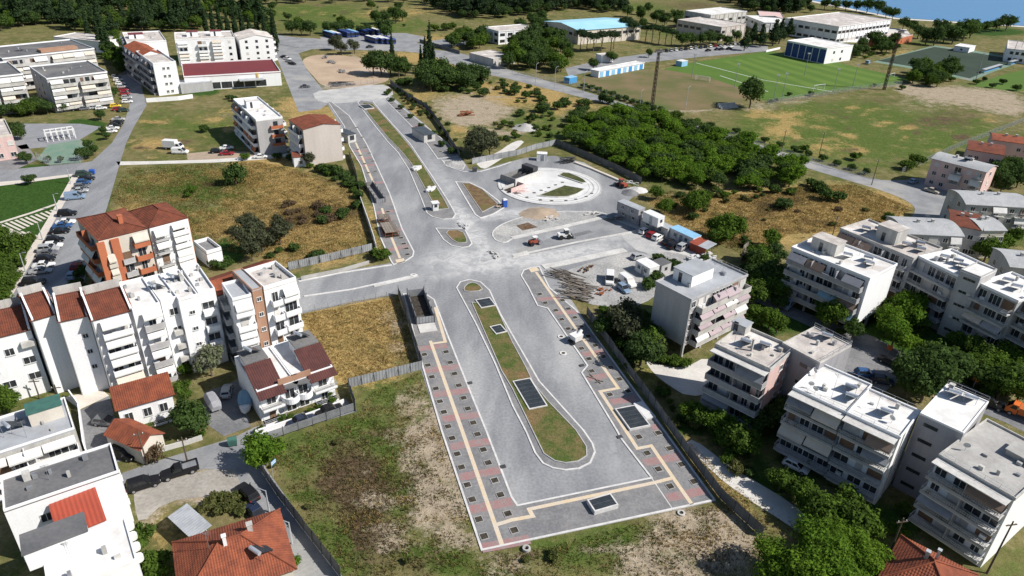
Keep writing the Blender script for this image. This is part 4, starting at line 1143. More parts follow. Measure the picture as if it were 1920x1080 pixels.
b.body().flat('roof_stain', .15, 0, 'wall_old').wins('front', [.6, .7, .8], .7, .6, frame=False, sill=1.4).vents(5).rail('back').rail('right').solar(.5, .8).dish(.3, .9)
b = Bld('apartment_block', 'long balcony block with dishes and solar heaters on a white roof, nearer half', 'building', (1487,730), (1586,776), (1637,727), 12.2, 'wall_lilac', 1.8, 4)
b.body().flat('roof_white', .3, .1, 'wall_white').balcony('front', 0, 1, depth=1.8, style='half', rail_m='parapet_shaded', awn=.42, cols=GREYS, top_cover=True).wins('back', [.2, .5, .8]).pipes('right', (.3, .7))
b.dish(.35, .12).dish(.22, .2).dish(.1, .6).solar(.78, .62).solar(.9, .38).mast(.62, .22, 4.2).vents(3).rail('front').rail('back')
b = Bld('apartment_block', 'balcony block with a bright white roof, blue awning and lit white end wall', 'building', (1588,777), (1687,823), (1728,776), 12.4, 'wall_lilac', 1.8, 4)
b.body(m='wall_white').flat('roof_white', .3, .1, 'wall_white').balcony('front', 0, .98, depth=1.8, style='half', rail_m='parapet_shaded', awn=.5, cols=('awn_grey', 'awn_blue', 'awn_brown', 'awn_grey'), top_cover=True).wins('back', [.2, .5, .8]).pipes('right', (.25, .7))
b.solar(.55, .45).mast(.35, .5).dish(.72, .3).rail('front').rail('back').vents(2)
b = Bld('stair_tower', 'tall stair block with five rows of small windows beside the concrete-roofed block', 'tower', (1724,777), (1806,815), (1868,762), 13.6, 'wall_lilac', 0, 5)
b.body().flat('roof_white', .15, 0, 'wall_white').wins('front', [.22, .32, .42], .75, .55, frame=False, sill=1.3).solar(.65, .8).solar(.3, .75).rail('back').chimney(.15, .9, 1.0)
b = Bld('apartment_block', 'large balcony block with a wide grey concrete roof at the lower right', 'building', (1760,856), (1902,938), (1985,860), 12.2, 'wall_lilac', 1.8, 4)
b.body(m='wall_white').flat('concrete', .3, .1, 'wall_old').balcony('front', 0, .98, depth=1.9, style='half', rail_m='parapet_shaded', awn=.42, cols=('awn_grey', 'awn_brown', 'awn_grey', 'awn_cream'), top_cover=True).rail('front').vents(6).wins('left', [.3, .6], 1, 1).dish(.15, .3)
b.box_on('roof_box', .72, .7, 4, 3, .8, 'concrete', 'concrete', door=False)
b = Bld('tiled_house', 'house with an orange tiled hip roof and steel chimney at the bottom right', 'house', (1655,1085), (1790,1160), (1845,1090), 6.0, 'wall_cream', 0, 2)
b.body().hip(2.6, 'tile_orange', rows=14).chimney(.5, .62, 3.6, 'metal_galv', z=6.2, w=.3).chimney(.38, .55, 2.8, 'metal_galv', z=6.5, w=.4).wins('left', [.3, .7])

# ================================================================= arched-roof housing at the right edge
def arched(label, A, B, C, h, n, wall, roof='roof_eternit', rise=1.4, side='front', bal=True):
    b = Bld('arched_house', label, 'house', A, B, C, h, wall, 0, n)
    b.body().arch(rise, roof).wins(side, [.12, .3, .72, .9], 1.1, 1.1).wins('right', [.5], 1.1, 1.1).wins('left', [.3, .7])
    if bal: b.balcony(side, .4, .62, depth=1.0, style='rail', awn=.4, cols=WHITES, floors=range(1, n)).balcony(side, .78, .98, depth=1.0, style='rail', awn=.5, cols=WHITES, floors=range(1, n))
    b.chimney(.35, .45, .8, z=h + rise * .7).chimney(.62, .5, .8, z=h + rise * .7)
    b.mast(.5, .5, 2, z=h + rise * .7)
    return b
arched('pinkish three-storey house with a grey arched roof at the road junction', (1748,297), (1850,323), (1876,314), 8.6, 3, 'wall_pink').solar(.55, .4, z=9.3)
b = arched('pink house with a half red, half grey roof behind the road-junction house', (1815,280), (1882,291), (1908,277), 7.5, 2, 'wall_pink', 'tile_red', 1.2, bal=False)
b = arched('pink house with a red roof at the right edge by the meadow', (1862,262), (1935,272), (1950,262), 7.5, 2, 'wall_pink', 'tile_orange', 1.2, bal=False)
arched('long grey house with a pale arched roof and green balcony blind at the right edge', (1812,383), (1935,390), (1935,365), 8.2, 3, 'wall_old', 'roof_eternit', 1.6)
arched('grey house with a red painted arched roof beside the road bend', (1782,421), (1842,432), (1815,399), 7.6, 2, 'wall_grey', 'tile_red', 1.3, bal=False)
arched('cream house with a pale grey arched roof joined to the red-roofed one', (1842,432), (1886,432), (1850,405), 7.6, 2, 'wall_cream', 'roof_eternit', 1.3, bal=False)
arched('cream and grey house with a wide grey arched roof in front of the white-roofed blocks', (1697,438), (1806,443), (1772,411), 8.4, 3, 'wall_grey', 'roof_eternit', 1.5)
arched('grey gabled house cut by the right edge beside the courtyard', (1895,500), (1990,510), (1985,478), 7.5, 2, 'wall_grey', 'roof_eternit', 1.3, bal=False)

# ================================================================= left: white terrace and its neighbours
def terrace(label, A, B, D, h=14.5, roof='tile_red'):
    b = Bld('terrace_house', label, 'house', A, B, D, h, 'wall_white', 0, 4, group='white terrace houses')
    b.body().pipes('front', (.03,))
    if roof:
        b.gable(1.9, roof, .25, frac=.5, rows=8)
        for x in (.14, b.W - .14):
            MB().add([(x - .14, -.2, h - .05), (x + .14, -.2, h - .05), (x + .14, b.D / 2, h + 2.35), (x - .14, b.D / 2, h + 2.35), (x - .14, -.2, h + .5), (x + .14, -.2, h + .5), (x + .14, b.D / 2, h + 2.75), (x - .14, b.D / 2, h + 2.75)], [(3, 2, 1, 0), (4, 5, 6, 7), (0, 1, 5, 4), (1, 2, 6, 5), (2, 3, 7, 6), (3, 0, 4, 7)]).build('fire_wall', 'wall_white', b.o)
        MB().box(0, b.W, b.D * .72, b.D * .72 + .2, h + .5, h + 2.6).build('back_parapet', 'wall_old', b.o)
    return b
b = terrace('white terrace end house with red tiled roof and scattered windows at the left edge', (-45,642), (57,617), 10, 12.3)
for (t, z, w) in ((.5, 8.6, 1.2), (.8, 6.3, 1.6), (.8, 3.2, 1.6), (.3, 2.8, 1.7), (.12, 6.0, 1.3)):
    b.win('front', t * b.W, z, w, 1.2)
b.sbox('window_canopy', 'front', b.W * .88, .4, 9.6, 2.0, .8, .9, 'wall_old')
b = terrace('narrow blank-fronted white terrace house with red tiles set back', (59,601), (105,588), 10)
b = terrace('projecting white terrace house with red tiles and three tiny windows', (110,603), (165,591), 10)
for z in (10.6, 7.6, 4.6): b.win('front', b.W * .72, z, .7, .7)
b = terrace('white terrace house with red tiles and a stack of four pale awnings', (171,601), (247,581), 10)
b.balcony('front', .16, .9, depth=1.1, style='solid', awn=1, cols=WHITES, drop=(1.0, 1.6), door_step=2.2)
b = Bld('terrace_house', 'flat-roofed white terrace house with deep awnings beside the red-tiled row', 'house', (249,586), (301,572), 11, 14.5, 'wall_white', 0, 4, 'white terrace houses')
b.body().flat('roof_white', .4).balcony('front', .25, .98, depth=1.2, style='solid', rail_m='wall_grey', awn=1, cols=('awn_white',), drop=(.9, 1.4)).vents(4)
b = Bld('terrace_house', 'set-back white terrace house in the shadow of its neighbour above the striped pergola', 'house', (302,569), (334,560), 10, 14.5, 'wall_white', 0, 4, 'white terrace houses')
b.body().flat('roof_white', .4).wins('front', [.6], 1.2, 1.2).vents(3).solar(.3, .5)
for z in (2.6, 5.2, 8.0): b.sbox('service_balcony', 'front', b.W * .62, .4, z, 1.6, .8, .9, 'wall_old')
b = Bld('terrace_house', 'projecting flat-roofed white terrace house with three small dark windows', 'house', (335,566), (372,556), 11, 14.5, 'wall_white', 0, 4, 'white terrace houses')
b.body().flat('roof_white', .4).vents(6).solar(.5, .7)
for z in (11.6, 8.4, 5.2): b.win('front', b.W * .55, z, .8, .6)
b = Bld('terrace_house', 'white terrace house with boxed-out windows behind the flowering tree', 'house', (372,554), (404,546), 11, 14.5, 'wall_white', 0, 4, 'white terrace houses')
b.body().flat('roof_white', .5).vents(5)
for z in (10.6, 7.4, 4.2):
    b.sbox('bay_box', 'front', b.W * .45, .5, z, 2.2, 1.0, 1.0, 'wall_white'); b.win('front', b.W * .45, z + 1.05, 1.9, 1.3, out=.05)
b = Bld('apartment_block', 'white apartment wing with dark recessed balconies beside the brown stair shaft', 'building', (436,566), (472,557), (430,533), 14.3, 'wall_white', 0, 5)
b.body().flat('roof_grey', .5).balcony('front', .02, .98, depth=1.0, style='solid', awn=.6, cols=WHITES, door_step=1.8)
b.balcony('left', .05, .6, depth=1.1, style='solid', rail_m='wall_grey', awn=.0)
b = Bld('stair_tower', 'brown rendered stair shaft with small square windows between the white wings', 'tower', (473,547), (493,541), 9, 15.2, 'wall_brown', 0, 5)
b.body().flat('roof_grey', .2, 0, 'wall_brown').wins('front', [.5], .7, .7, shut=0)
b = Bld('apartment_block', 'white apartment wing with stepped bay balconies overlooking the dry field', 'building', (495,546), (556,527), (532,492), 14.8, 'wall_white', 0, 5)
b.body().flat('roof_stain', .7, 0, 'wall_white').balcony('front', .5, .98, depth=1.0, style='solid', awn=.3, cols=WHITES, door_step=1.8, floors=range(1, 5)).balcony('front', .14, .44, depth=1.2, style='solid', rail_m='wall_white', awn=.1, cols=WHITES, floors=range(1, 5)).wins('right', [.3, .7]).dish(.7, .5).dish(.45, .7).vents(4)
b = Bld('annexe', 'long low annexe with orange tiles and white parapet behind the white terrace', 'building', (392,560), (530,512), 7, 12.2, 'wall_white', 0, 4)
b.body().gable(1.3, 'tile_orange', .2)

# red and white block
b = Bld('apartment_block', 'terracotta and white apartment block with red hip roofs and arched balconies', 'building', (184,452), (276,429), (248,388), 14.6, 'wall_cream', 0, 5)
b.body().hip(1.6, 'tile_red', .1, rows=10)
b.sbox('pilaster', 'front', b.W * .36, .25, 0, 1.5, .5, 14.3, 'wall_terracotta').sbox if False else None
b.sbox('pilaster', 'front', b.W * .02, .25, 0, 1.4, .5, 14.3, 'wall_terracotta')
b.sbox('pilaster', 'front', b.W * .3, .25, 0, 1.5, .5, 14.3, 'wall_terracotta')
b.balcony('front', .07, .24, depth=.9, style='solid', rail_m='wall_cream', awn=.9, cols=('awn_white', 'awn_cream'), floors=range(0, 4), door_step=1.6)
b.balcony('front', .36, .6, depth=.9, style='solid', rail_m='wall_grey', awn=.6, cols=('awn_grey', 'awn_white'), floors=range(0, 4))
b.balcony('front', .64, .97, depth=1.2, style='solid', rail_m='wall_terracotta', slab_m='wall_terracotta', awn=.25, cols=('awn_cream',), floors=range(0, 5))
b.balcony('left', .1, .8, depth=1.1, style='solid', rail_m='wall_terracotta', awn=.2, floors=range(0, 5)).chimney(.6, .25, 2.2, 'wall_terracotta', z=15.2, w=.8)
b = Bld('apartment_block', 'white half of the terracotta block with open loggias and pool-blue blind', 'building', (280,428), (352,409), (346,372), 14.6, 'wall_white', 0, 5)
b.body().hip(1.7, 'tile_red', .1, rows=10).balcony('front', .05, .42, depth=1.0, style='half', rail_m='wall_grey', awn=.4, cols=WHITES, floors=range(0, 5)).balcony('front', .52, .95, depth=.8, style='solid', awn=.6, cols=('awn_white', 'awn_blue', 'awn_white'), floors=range(0, 5))
b.balcony('right', .6, .9, depth=1.2, style='solid', awn=0, floors=range(1, 5)).sbox('pilaster', 'right', b.D * .2, .15, 0, b.D * .3, .3, 14.4, 'wall_terracotta')
b = Bld('garden_extension', 'small white ground-floor terrace with planters beside the terracotta block', 'building', (388,478), (416,470), 7, 3.2, 'wall_white', 0, 1)
b.body().flat('paving', .8)

# small houses and yards bottom left
b = Bld('tiled_house', 'small white house with a weathered orange tiled roof and front balcony', 'house', (220,767), (322,738), 6.2, 4.2, 'wall_white', 0, 1)
b.body().gable(1.7, 'tile_orange', .4, frac=.62, rows=16).wins('front', [.16, .5, .8], 1.1, 1.5, sill=1.4, shut=0).balcony('front', .55, .98, depth=1.6, style='half', awn=0, floors=[0], doors=False)
b = Bld('tiled_shed', 'little cream outbuilding with a bright orange ribbed gable roof', 'house', (262,842), (304,812), 7.2, 3.0, 'wall_cream', 0, 1)
b.body().gable(1.3, 'tile_orange', .3, along='v', pitch=.45)
# twin house
for (A, B, side) in (((482,738), (552,714.5), 'left'), ((553,714), (624,690), 'right')):
    b = Bld('terrace_house', 'left half of the low twin house with maroon tiles and round balcony' if side == 'left' else 'right half of the low twin house with maroon tiles beside the dry field', 'house', A, B, 11.5, 5.6, 'wall_white', 0, 2)
    b.body().flat('roof_white', .3)
    W = b.W
    x0, x1 = (0, W * .66) if side == 'left' else (W * .34, W)
    corrugated((x0 - .2, -1.6, 5.2), (x1 + .2, -1.6, 5.2), (x1 + .2, 5.2, 7.9), (x0 - .2, 5.2, 7.9), 'tile_maroon', 'roof_slope', b.o, .34)
    MB().box(x0 + .02, x1 - .02, 1.2, 5.0, 5.78, 6.1).hexa([(x0 + .02, 0, 5.76), (x1 - .02, 0, 5.76), (x1 - .02, 5.15, 5.76), (x0 + .02, 5.15, 5.76), (x0 + .02, 0, 5.77), (x1 - .02, 0, 5.77), (x1 - .02, 5.15, 7.7), (x0 + .02, 5.15, 7.7)]).build('attic_wall', 'wall_white', b.o)
    MB().box(x0 + .4, x1 - .4, 5.2, 9.2, 5.77, 8.0).build('stair_house', 'wall_white', b.o)
    MB().box(x0 + .1, x1 - .1, 5.1, 9.5, 8.002, 8.2).build('roof_slab', 'roof_dark', b.o)
    b.solar(((x0 + x1) / 2) / W, 7.5 / 11.5, z=8.2)
    f = (0, .62) if side == 'left' else (.38, 1)
    b.balcony('front', f[0] + .02, f[1] - .02, depth=1.7, style='half', awn=0, floors=[0, 1])
    cx = W * .83 if side == 'left' else W * .17
    for zz in (2.7,):
        mb = MB(); n = 12
        pl = [(cx + 1.5 * math.cos(math.pi + math.pi * i / n), 1.9 * math.sin(math.pi + math.pi * i / n)) for i in range(n + 1)]
        mb.prism(pl, zz - .15, zz, bottom=True)
        inn = [(cx + (p[0] - cx) * .9, p[1] * .9) for p in pl]
        k = n + 1
        mb.add([(p[0], p[1], zz) for p in pl] + [(p[0], p[1], zz + .95) for p in pl] + [(p[0], p[1], zz + .95) for p in inn] + [(p[0], p[1], zz) for p in inn], [q for i in range(n) for q in ((i, i + 1, k + i + 1, k + i), (k + i, k + i + 1, 2 * k + i + 1, 2 * k + i), (2 * k + i, 2 * k + i + 1, 3 * k + i + 1, 3 * k + i))])
        mb.build('round_balcony', 'wall_white', b.o)
        pl2 = [(cx + 1.6 * math.cos(math.pi + math.pi * i / n), 1.3 * math.sin(math.pi + math.pi * i / n)) for i in range(n + 1)]
        MB().prism(pl2, 5.3, 5.5, bottom=True).build('round_canopy', 'roof_dark', b.o)
    b.win('front', cx, 2.75, 1.5, 2.1); b.win('front', cx, .2, 1.5, 2.1)
    MB().box(cx - 1.6, cx + 1.6, -.06, .2, 5.78, 6.8).build('facade_crown', 'wall_brown', b.o)

b = Bld('flat_house', 'low house with awning-shaded balconies and green blind at the left edge', 'house', (-60,872), (141,806), (110,752), 6.5, 'wall_old', 0, 2)
b.body().flat('roof_grey', .3, 0, 'wall_white').balcony('front', .0, .98, depth=1.6, style='solid', rail_m='wall_white', awn=1, cols=('awn_white',), drop=(.5, .8), top_cover=False)
b.box_on('roof_hut', .78, .6, 4.2, 2.8, 2.2, 'wall_cream', 'awn_green', door=False).mast(.35, .4, 2.6).mast(.55, .2, 3).vents(5).solar(.45, .55)
b = Bld('flat_house', 'long building with a dark grey flat roof along the lower-left street', 'building', (8,962), (224,888), (206,836), 8.6, 'wall_white', 0, 2)
b.body().flat('roof_dark', .35, 0, 'wall_white').vents(5).mast(.4, .5).wins('right', [.5], 1, 1).wins('front', [.3], 1.2, 1.2)
b.box_on('roof_hut', .22, .75, .8, .8, 1.2, 'wall_old', door=False)
b = Bld('annexe', 'lean-to with a red sheet roof beside the dark flat roof', 'annexe', (112,1008), (196,974), (182,922), 7.2, 'wall_white', 0, 2)
b.body(); corrugated((-.2, -.2, 7.2), (b.W + .2, -.2, 7.2), (b.W + .2, b.D + .2, 7.9), (-.2, b.D + .2, 7.9), 'sheet_red', 'roof_slope', b.o, .5)
b = Bld('flat_house', 'white flat-roofed house with a stained terrace at the bottom left corner', 'house', (92,1120), (258,1052), (207,985), 8.0, 'wall_white', 0, 2)
b.body().flat('roof_white', .25, 0, 'wall_white').vents(3).mast(.3, .6)
b.box_on('stair_house', .2, .86, 6.2, 3.2, 2.6, 'wall_white', 'roof_dark', door=False)
for i in range(4):
    MB().tube((b.W + .2, 1.2 + i * 1.9, 6.9), (b.W + .2, 1.9 + i * 1.9, 6.9), .5, n=10).build('barrel_shade', 'awn_white', b.o)
b = Bld('tiled_house', 'house with a large orange tiled hip roof at the bottom edge', 'house', (345,1135), (548,1065), (500,968), 4.6, 'wall_cream', 0, 1)
b.body().hip(3.0, 'tile_orange', .5, rows=18).chimney(.7, .6, 1.4, 'wall_old', z=6.6).chimney(.45, .45, 1.6, 'wall_white', z=7.2, w=.4).mast(.3, .5, 3.4, z=6.4).solar(.75, .25, z=5.9)
b = Bld('garden_shed', 'open shed with a pale grey sheet roof in the weeds', 'shed', (322,968), (362,1005), (384,986), 2.8, 'wall_grey', 0, 1)
for (x, y) in ((.2, .2), (b.W - .2, .2), (b.W - .2, b.D - .2), (.2, b.D - .2)): cube('post', b.o, 'timber', x, y, 0, .15, .15, 2.7)
corrugated((-.4, -.4, 2.75), (b.W + .4, -.4, 2.75), (b.W + .4, b.D + .4, 3.05), (-.4, b.D + .4, 3.05), 'metal_galv', 'roof_sheet', b.o, .4, .03)
MB().box(.1, b.W - .1, b.D - .25, b.D - .15, 0, 2.7).build('back_wall', 'wall_old', b.o)

# ================================================================= middle: isolated blocks
b = Bld('apartment_block', 'isolated block with a big blank beige end wall and red sheet roof', 'building', (568,243), (638,233), (620,214), 11.6, 'wall_beige', 0, 4)
b.body().gable(.9, 'tile_red', .2, along='v', frac=.55).balcony('right', .1, .9, depth=1.2, style='solid', rail_m='wall_white', awn=.4, cols=WHITES, frame=False).balcony('left', .1, .9, depth=1.2, style='solid', rail_m='wall_white', awn=.4, cols=WHITES, frame=False)
b = Bld('apartment_block', 'narrow white and orange balcony block standing in the grass left of the beige block', 'building', (480,228), (530,222), (520,180), 11.2, 'wall_grey', 0, 4)
b.body().flat('roof_white', .5, 0, 'wall_white').balcony('left', .05, .95, depth=1.3, style='solid', rail_m='wall_white', awn=.5, cols=('awn_brown', 'awn_white', 'awn_orange'), frame=False).balcony('right', .05, .95, depth=1.3, style='solid', rail_m='wall_white', awn=.6, cols=('awn_orange', 'awn_white'), frame=False).balcony('front', .5, .95, depth=1.0, style='solid', rail_m='wall_terracotta', awn=.5, cols=('awn_orange', 'awn_white'), frame=False, floors=range(1, 4)).box_on('stair_house', .4, .6, 4, 3, 2.4, 'wall_white', 'roof_white').vents(4)
b = Bld('garage', 'small white garage with a red tiled front beside the beige block', 'garage', (550,295), (572,293), 5, 3.2, 'wall_white', 0, 1)
b.body().gable(.9, 'tile_red', .2).win('front', b.W * .6, .9, .9, 1.0)

# ================================================================= upper left blocks
def grand(label, A, B, C, h, n, roof='roof_dark', **k):
    b = Bld('apartment_block', label, 'building', A, B, C, h, k.get('wall', 'wall_grey'), 1.2, n)
    b.body().flat(roof, .5, .1, 'wall_white')
    b.balcony('front', .02, .45, depth=1.6, style='solid', rail_m='wall_old', awn=.75, cols=('awn_white', 'awn_cream', 'awn_white'), frame=False, clutter=False, div=False)
    b.balcony('front', .5, .98, depth=1.6, style='solid', rail_m='wall_old', awn=.75, cols=('awn_white', 'awn_cream', 'awn_white'), frame=False, clutter=False, div=False)
    b.wins('left', [.3, .6], frame=False).wins('right', [.3, .6], frame=False).vents(6)
    return b
grand('long dark-roofed apartment block with cream awnings at the far left', (5,112), (177,93), (150,74), 13, 4).solar(.3, .5).box_on('roof_terrace', .65, .25, 14, 5, 1.0, 'wall_brown', door=False)
grand('dark-roofed apartment block with five rows of white awnings above the playground', (88,150), (201,137), (170,115), 12, 4)
grand('dark-roofed apartment block cut by the left edge with white awnings', (-60,152), (43,141), (12,118), 13, 4)
b = Bld('warehouse', 'long low building with a pale roof among the trees at the far left', 'building', (100,70), (192,80), (196,68), 5, 'wall_white', 0, 1)
b.body().flat('roof_stain', .3).wins('front', [.2, .4, .6, .8], 2, 1, frame=False)
b = Bld('apartment_block', 'tall white end wall block with orange tiles beside the parking road', 'building', (287,122), (330,118), (300,95), 12.2, 'wall_white', 0, 4)
b.body().flat('roof_stain', .6, 0, 'wall_white').wins('front', [.42, .62], .9, .9).balcony('left', .05, .95, depth=1.4, style='solid', rail_m='wall_lilac', awn=.4, cols=GREYS, frame=False)
b = Bld('apartment_block', 'white block with bright orange tiled roof along the shaded car park', 'building', (262,106), (306,102), (285,82), 12.0, 'wall_white', 0, 4)
b.body().gable(1.8, 'tile_orange', .2, along='v').balcony('left', .05, .95, depth=1.4, style='solid', rail_m='wall_lilac', awn=.4, cols=GREYS, frame=False).wins('right', [.3, .7], frame=False)
b = Bld('apartment_block', 'white block with maroon roofs and a bright blank side at the tree edge', 'building', (238,82), (312,78), (298,60), 12.5, 'wall_white', 0, 4)
b.body().flat('roof_stain', .5, 0, 'wall_white').vents(5).box_on('stair_house', .3, .5, 6, 5, 1.8, 'wall_white', 'sheet_maroon').wins('front', [.2, .5], frame=False).balcony('left', .05, .95, depth=1.4, style='solid', rail_m='wall_lilac', awn=.4, cols=GREYS, frame=False)
b = Bld('apartment_block', 'white balcony block with red roof strips beside the cypress row', 'building', (328,76), (440,72), (425,60), 11.5, 'wall_white', 0, 4)
b.body().flat('roof_stain', .5, 0, 'wall_white').vents(6).box_on('stair_house', .3, .5, 5, 4, 2.2, 'wall_white', 'sheet_maroon').box_on('stair_house', .7, .5, 5, 4, 2.2, 'wall_white', 'sheet_maroon').balcony('front', .03, .2, depth=1.3, style='solid', awn=.6, cols=WHITES, frame=False).balcony('front', .36, .52, depth=1.3, style='solid', awn=.6, cols=WHITES, frame=False).balcony('front', .6, .76, depth=1.3, style='solid', awn=.6, cols=WHITES, frame=False).wins('front', [.9], frame=False)
b = Bld('apartment_block', 'small white block with gabled roof right of the cypress row', 'building', (448,74), (512,71), (500,60), 11, 'wall_white', 0, 4)
b.body().gable(1.8, 'roof_stain', .2, along='v').wins('front', [.2, .5, .8], frame=False).balcony('right', .1, .9, depth=1.2, style='solid', awn=.5, cols=WHITES, frame=False)
b = Bld('supermarket', 'low supermarket with a wide dark red flat roof and pale front', 'shop', (345,146), (526,136), (515,112), 5.5, 'wall_white', 0, 1)
b.body().flat('sheet_maroon', .5, .1, 'wall_white').wins('front', [.3, .42, .54, .66, .78], 4.2, 2.6, frame=False, sill=.4, shut=0)
MB().box(b.W * .55, b.W * .8, -4, -.02, 3.6, 3.9).build('entrance_canopy', 'metal_galv', b.o)
MB().box(b.W * .74, b.W * .76, -.3, -.02, 3.95, 5.9).build('sign_board', 'yellow', b.o)
b = Bld('annexe', 'grey flat-roofed annexe in front of the supermarket', 'building', (338,160), (398,154), (390,146), 3.5, 'wall_grey', 0, 1)
b.body().flat('roof_grey', .2)
b = Bld('pink_school', 'pink school building at the left edge behind the playground', 'building', (-60,266), (24,255), (10,226), 7, 'wall_pink', 0, 2)
b.body().flat('roof_stain', .5, 0, 'wall_cream').wins('right', [.2, .5, .8], 1.4, 1.2).wins('front', [.3, .6, .9], 1.4, 1.2)
b = Bld('glasshouse', 'white frame pavilion with open bays on the playground', 'pavilion', (85,250), (138,243), (150,236), 3, 'frame_white', 0, 1)
for i in range(6):
    for j in (0, 1): cube('post', b.o, 'frame_white', b.W * i / 5, b.D * j, 0, .25, .25, 3)
for j in (0, 1): cube('beam', b.o, 'frame_white', b.W / 2, b.D * j, 3, b.W + .3, .3, .3)
for i in range(6): cube('beam', b.o, 'frame_white', b.W * i / 5, b.D / 2, 3.02, .25, b.D - .3, .26)

# ================================================================= top: sports halls, school, depot
def hall(name, label, A, B, C, h, roof, rise=0, wall='wall_white', n=1, strip=None, along='u'):
    b = Bld(name, label, 'building', A, B, C, h, wall, 0, n)
    b.body()
    if rise: b.gable(rise, roof, .5, along=along, pitch=1.6)
    else: b.flat(roof, .35, .2)
    for sd in ('front', 'right', 'left'):
        k = max(3, int(b.L(sd) / 4.5))
        b.wins(sd, [(i + .5) / k for i in range(k)], 3.4, 1.6, frame=False, sill=h * .55 if n == 1 else 1.0, shut=.0 if sd == 'left' else .25)
        for i in range(k + 1):
            b.sbox('pier', sd, b.L(sd) * i / k, .12, 0, .35, .24, h - .05, wall)
    return b
hall('sports_hall', 'indoor pool hall with a light blue roof beside the tall pines', (1022,40), (1085,57), (1160,39), 8, 'sheet_blue_roof', 1.8, 'wall_cream', along='v')
hall('school_building', 'white two-storey building among the trees behind the bus depot', (907,52), (935,60), (990,50), 7, 'roof_stain', 0, 'wall_white', 2)
hall('sports_hall', 'flat-roofed sports hall with a long row of dark windows by the car park', (1271,38), (1353,52), (1394,45), 8, 'roof_stain', 0, 'wall_beige')
hall('sports_hall', 'white-roofed hall with a lit colonnaded side behind the beige sports hall', (1285,21), (1333,29), (1389,20), 10, 'roof_white', 0, 'wall_old')
hall('sports_hall', 'pale low hall with a white roof left of the largest hall', (1398,30), (1432,43), (1472,38), 6, 'roof_white', 0, 'wall_white')
hall('sports_hall', 'very large exhibition hall with a pinkish flat roof near the sea', (1474,35), (1573,51), (1664,37), 10, 'roof_stain', 0, 'wall_white', 2)
hall('warehouse', 'long dull red roofed shed between the halls at the top', (1425,32), (1470,35), (1492,26), 6, 'wall_pink', 0, 'wall_old')
b = Bld('grandstand_building', 'white clubhouse with dark blue panels facing the football pitch', 'building', (1476,77), (1551,92), (1570,80), 8, 'wall_white', 0, 2)
b.body().flat('roof_white', .3, .1)
for i in range(6): b.sbox('blue_panel', 'front', b.W * (i + .5) / 6, .06, .3, b.W / 6 - .5, .1, 7.2, 'blue_navy')
b.wins('right', [.3, .6], 1.6, 1.4, frame=False)
b = Bld('pavilion', 'low building with a brick red wall and pale terrace behind the dark pitch', 'building', (1660,78), (1712,66), (1705,57), 4, 'wall_pink', 0, 1)
b.body(m='wall_terracotta').flat('roof_stain', .3).wins('front', [.2, .4, .6, .8], 1.2, 1.2, frame=False)
b = Bld('kiosk', 'small white hut at the far edge of the dark pitch', 'hut', (1790,86), (1818,90), (1816,84), 3, 'wall_white', 0, 1)
b.body().flat('roof_white', .1, .2).win('front', b.W * .5, 1, 1.2, 1, frame=False)
b = Bld('office_building', 'white building with big windows at the right edge near the sea', 'building', (1888,92), (1960,100), (1960,84), 7, 'wall_white', 0, 2)
b.body().flat('roof_stain', .3).wins('front', [.15, .3, .45, .6, .8], 1.6, 1.6, frame=False).wins('left', [.3, .6], 1.6, 1.6, frame=False)
b = Bld('changing_rooms', 'row of light blue and white changing cabins along the worn field', 'cabin', (1123,134), (1208,118), 5, 3, 'wall_white', 0, 1)
b.body().flat('roof_white', .1, .25)
for i in range(8): b.sbox('blue_panel', 'front', b.W * (i + .5) / 8, .05, .1, b.W / 8 * .6, .08, 2.5, ('blue_light', 'blue_paint')[i % 2])
b = Bld('flat_shed', 'low concrete shed with a pale flat roof beside the diagonal road', 'building', (880,100), (925,112), (951,102), 3.5, 'wall_old', 0, 1)
b.body().flat('roof_stain', .25)
b = Bld('flat_shed', 'pale roadside store opposite the pine trees', 'building', (1128,105), (1150,103), 5, 3.5, 'wall_white', 0, 1)
b.body().flat('roof_stain', .2)
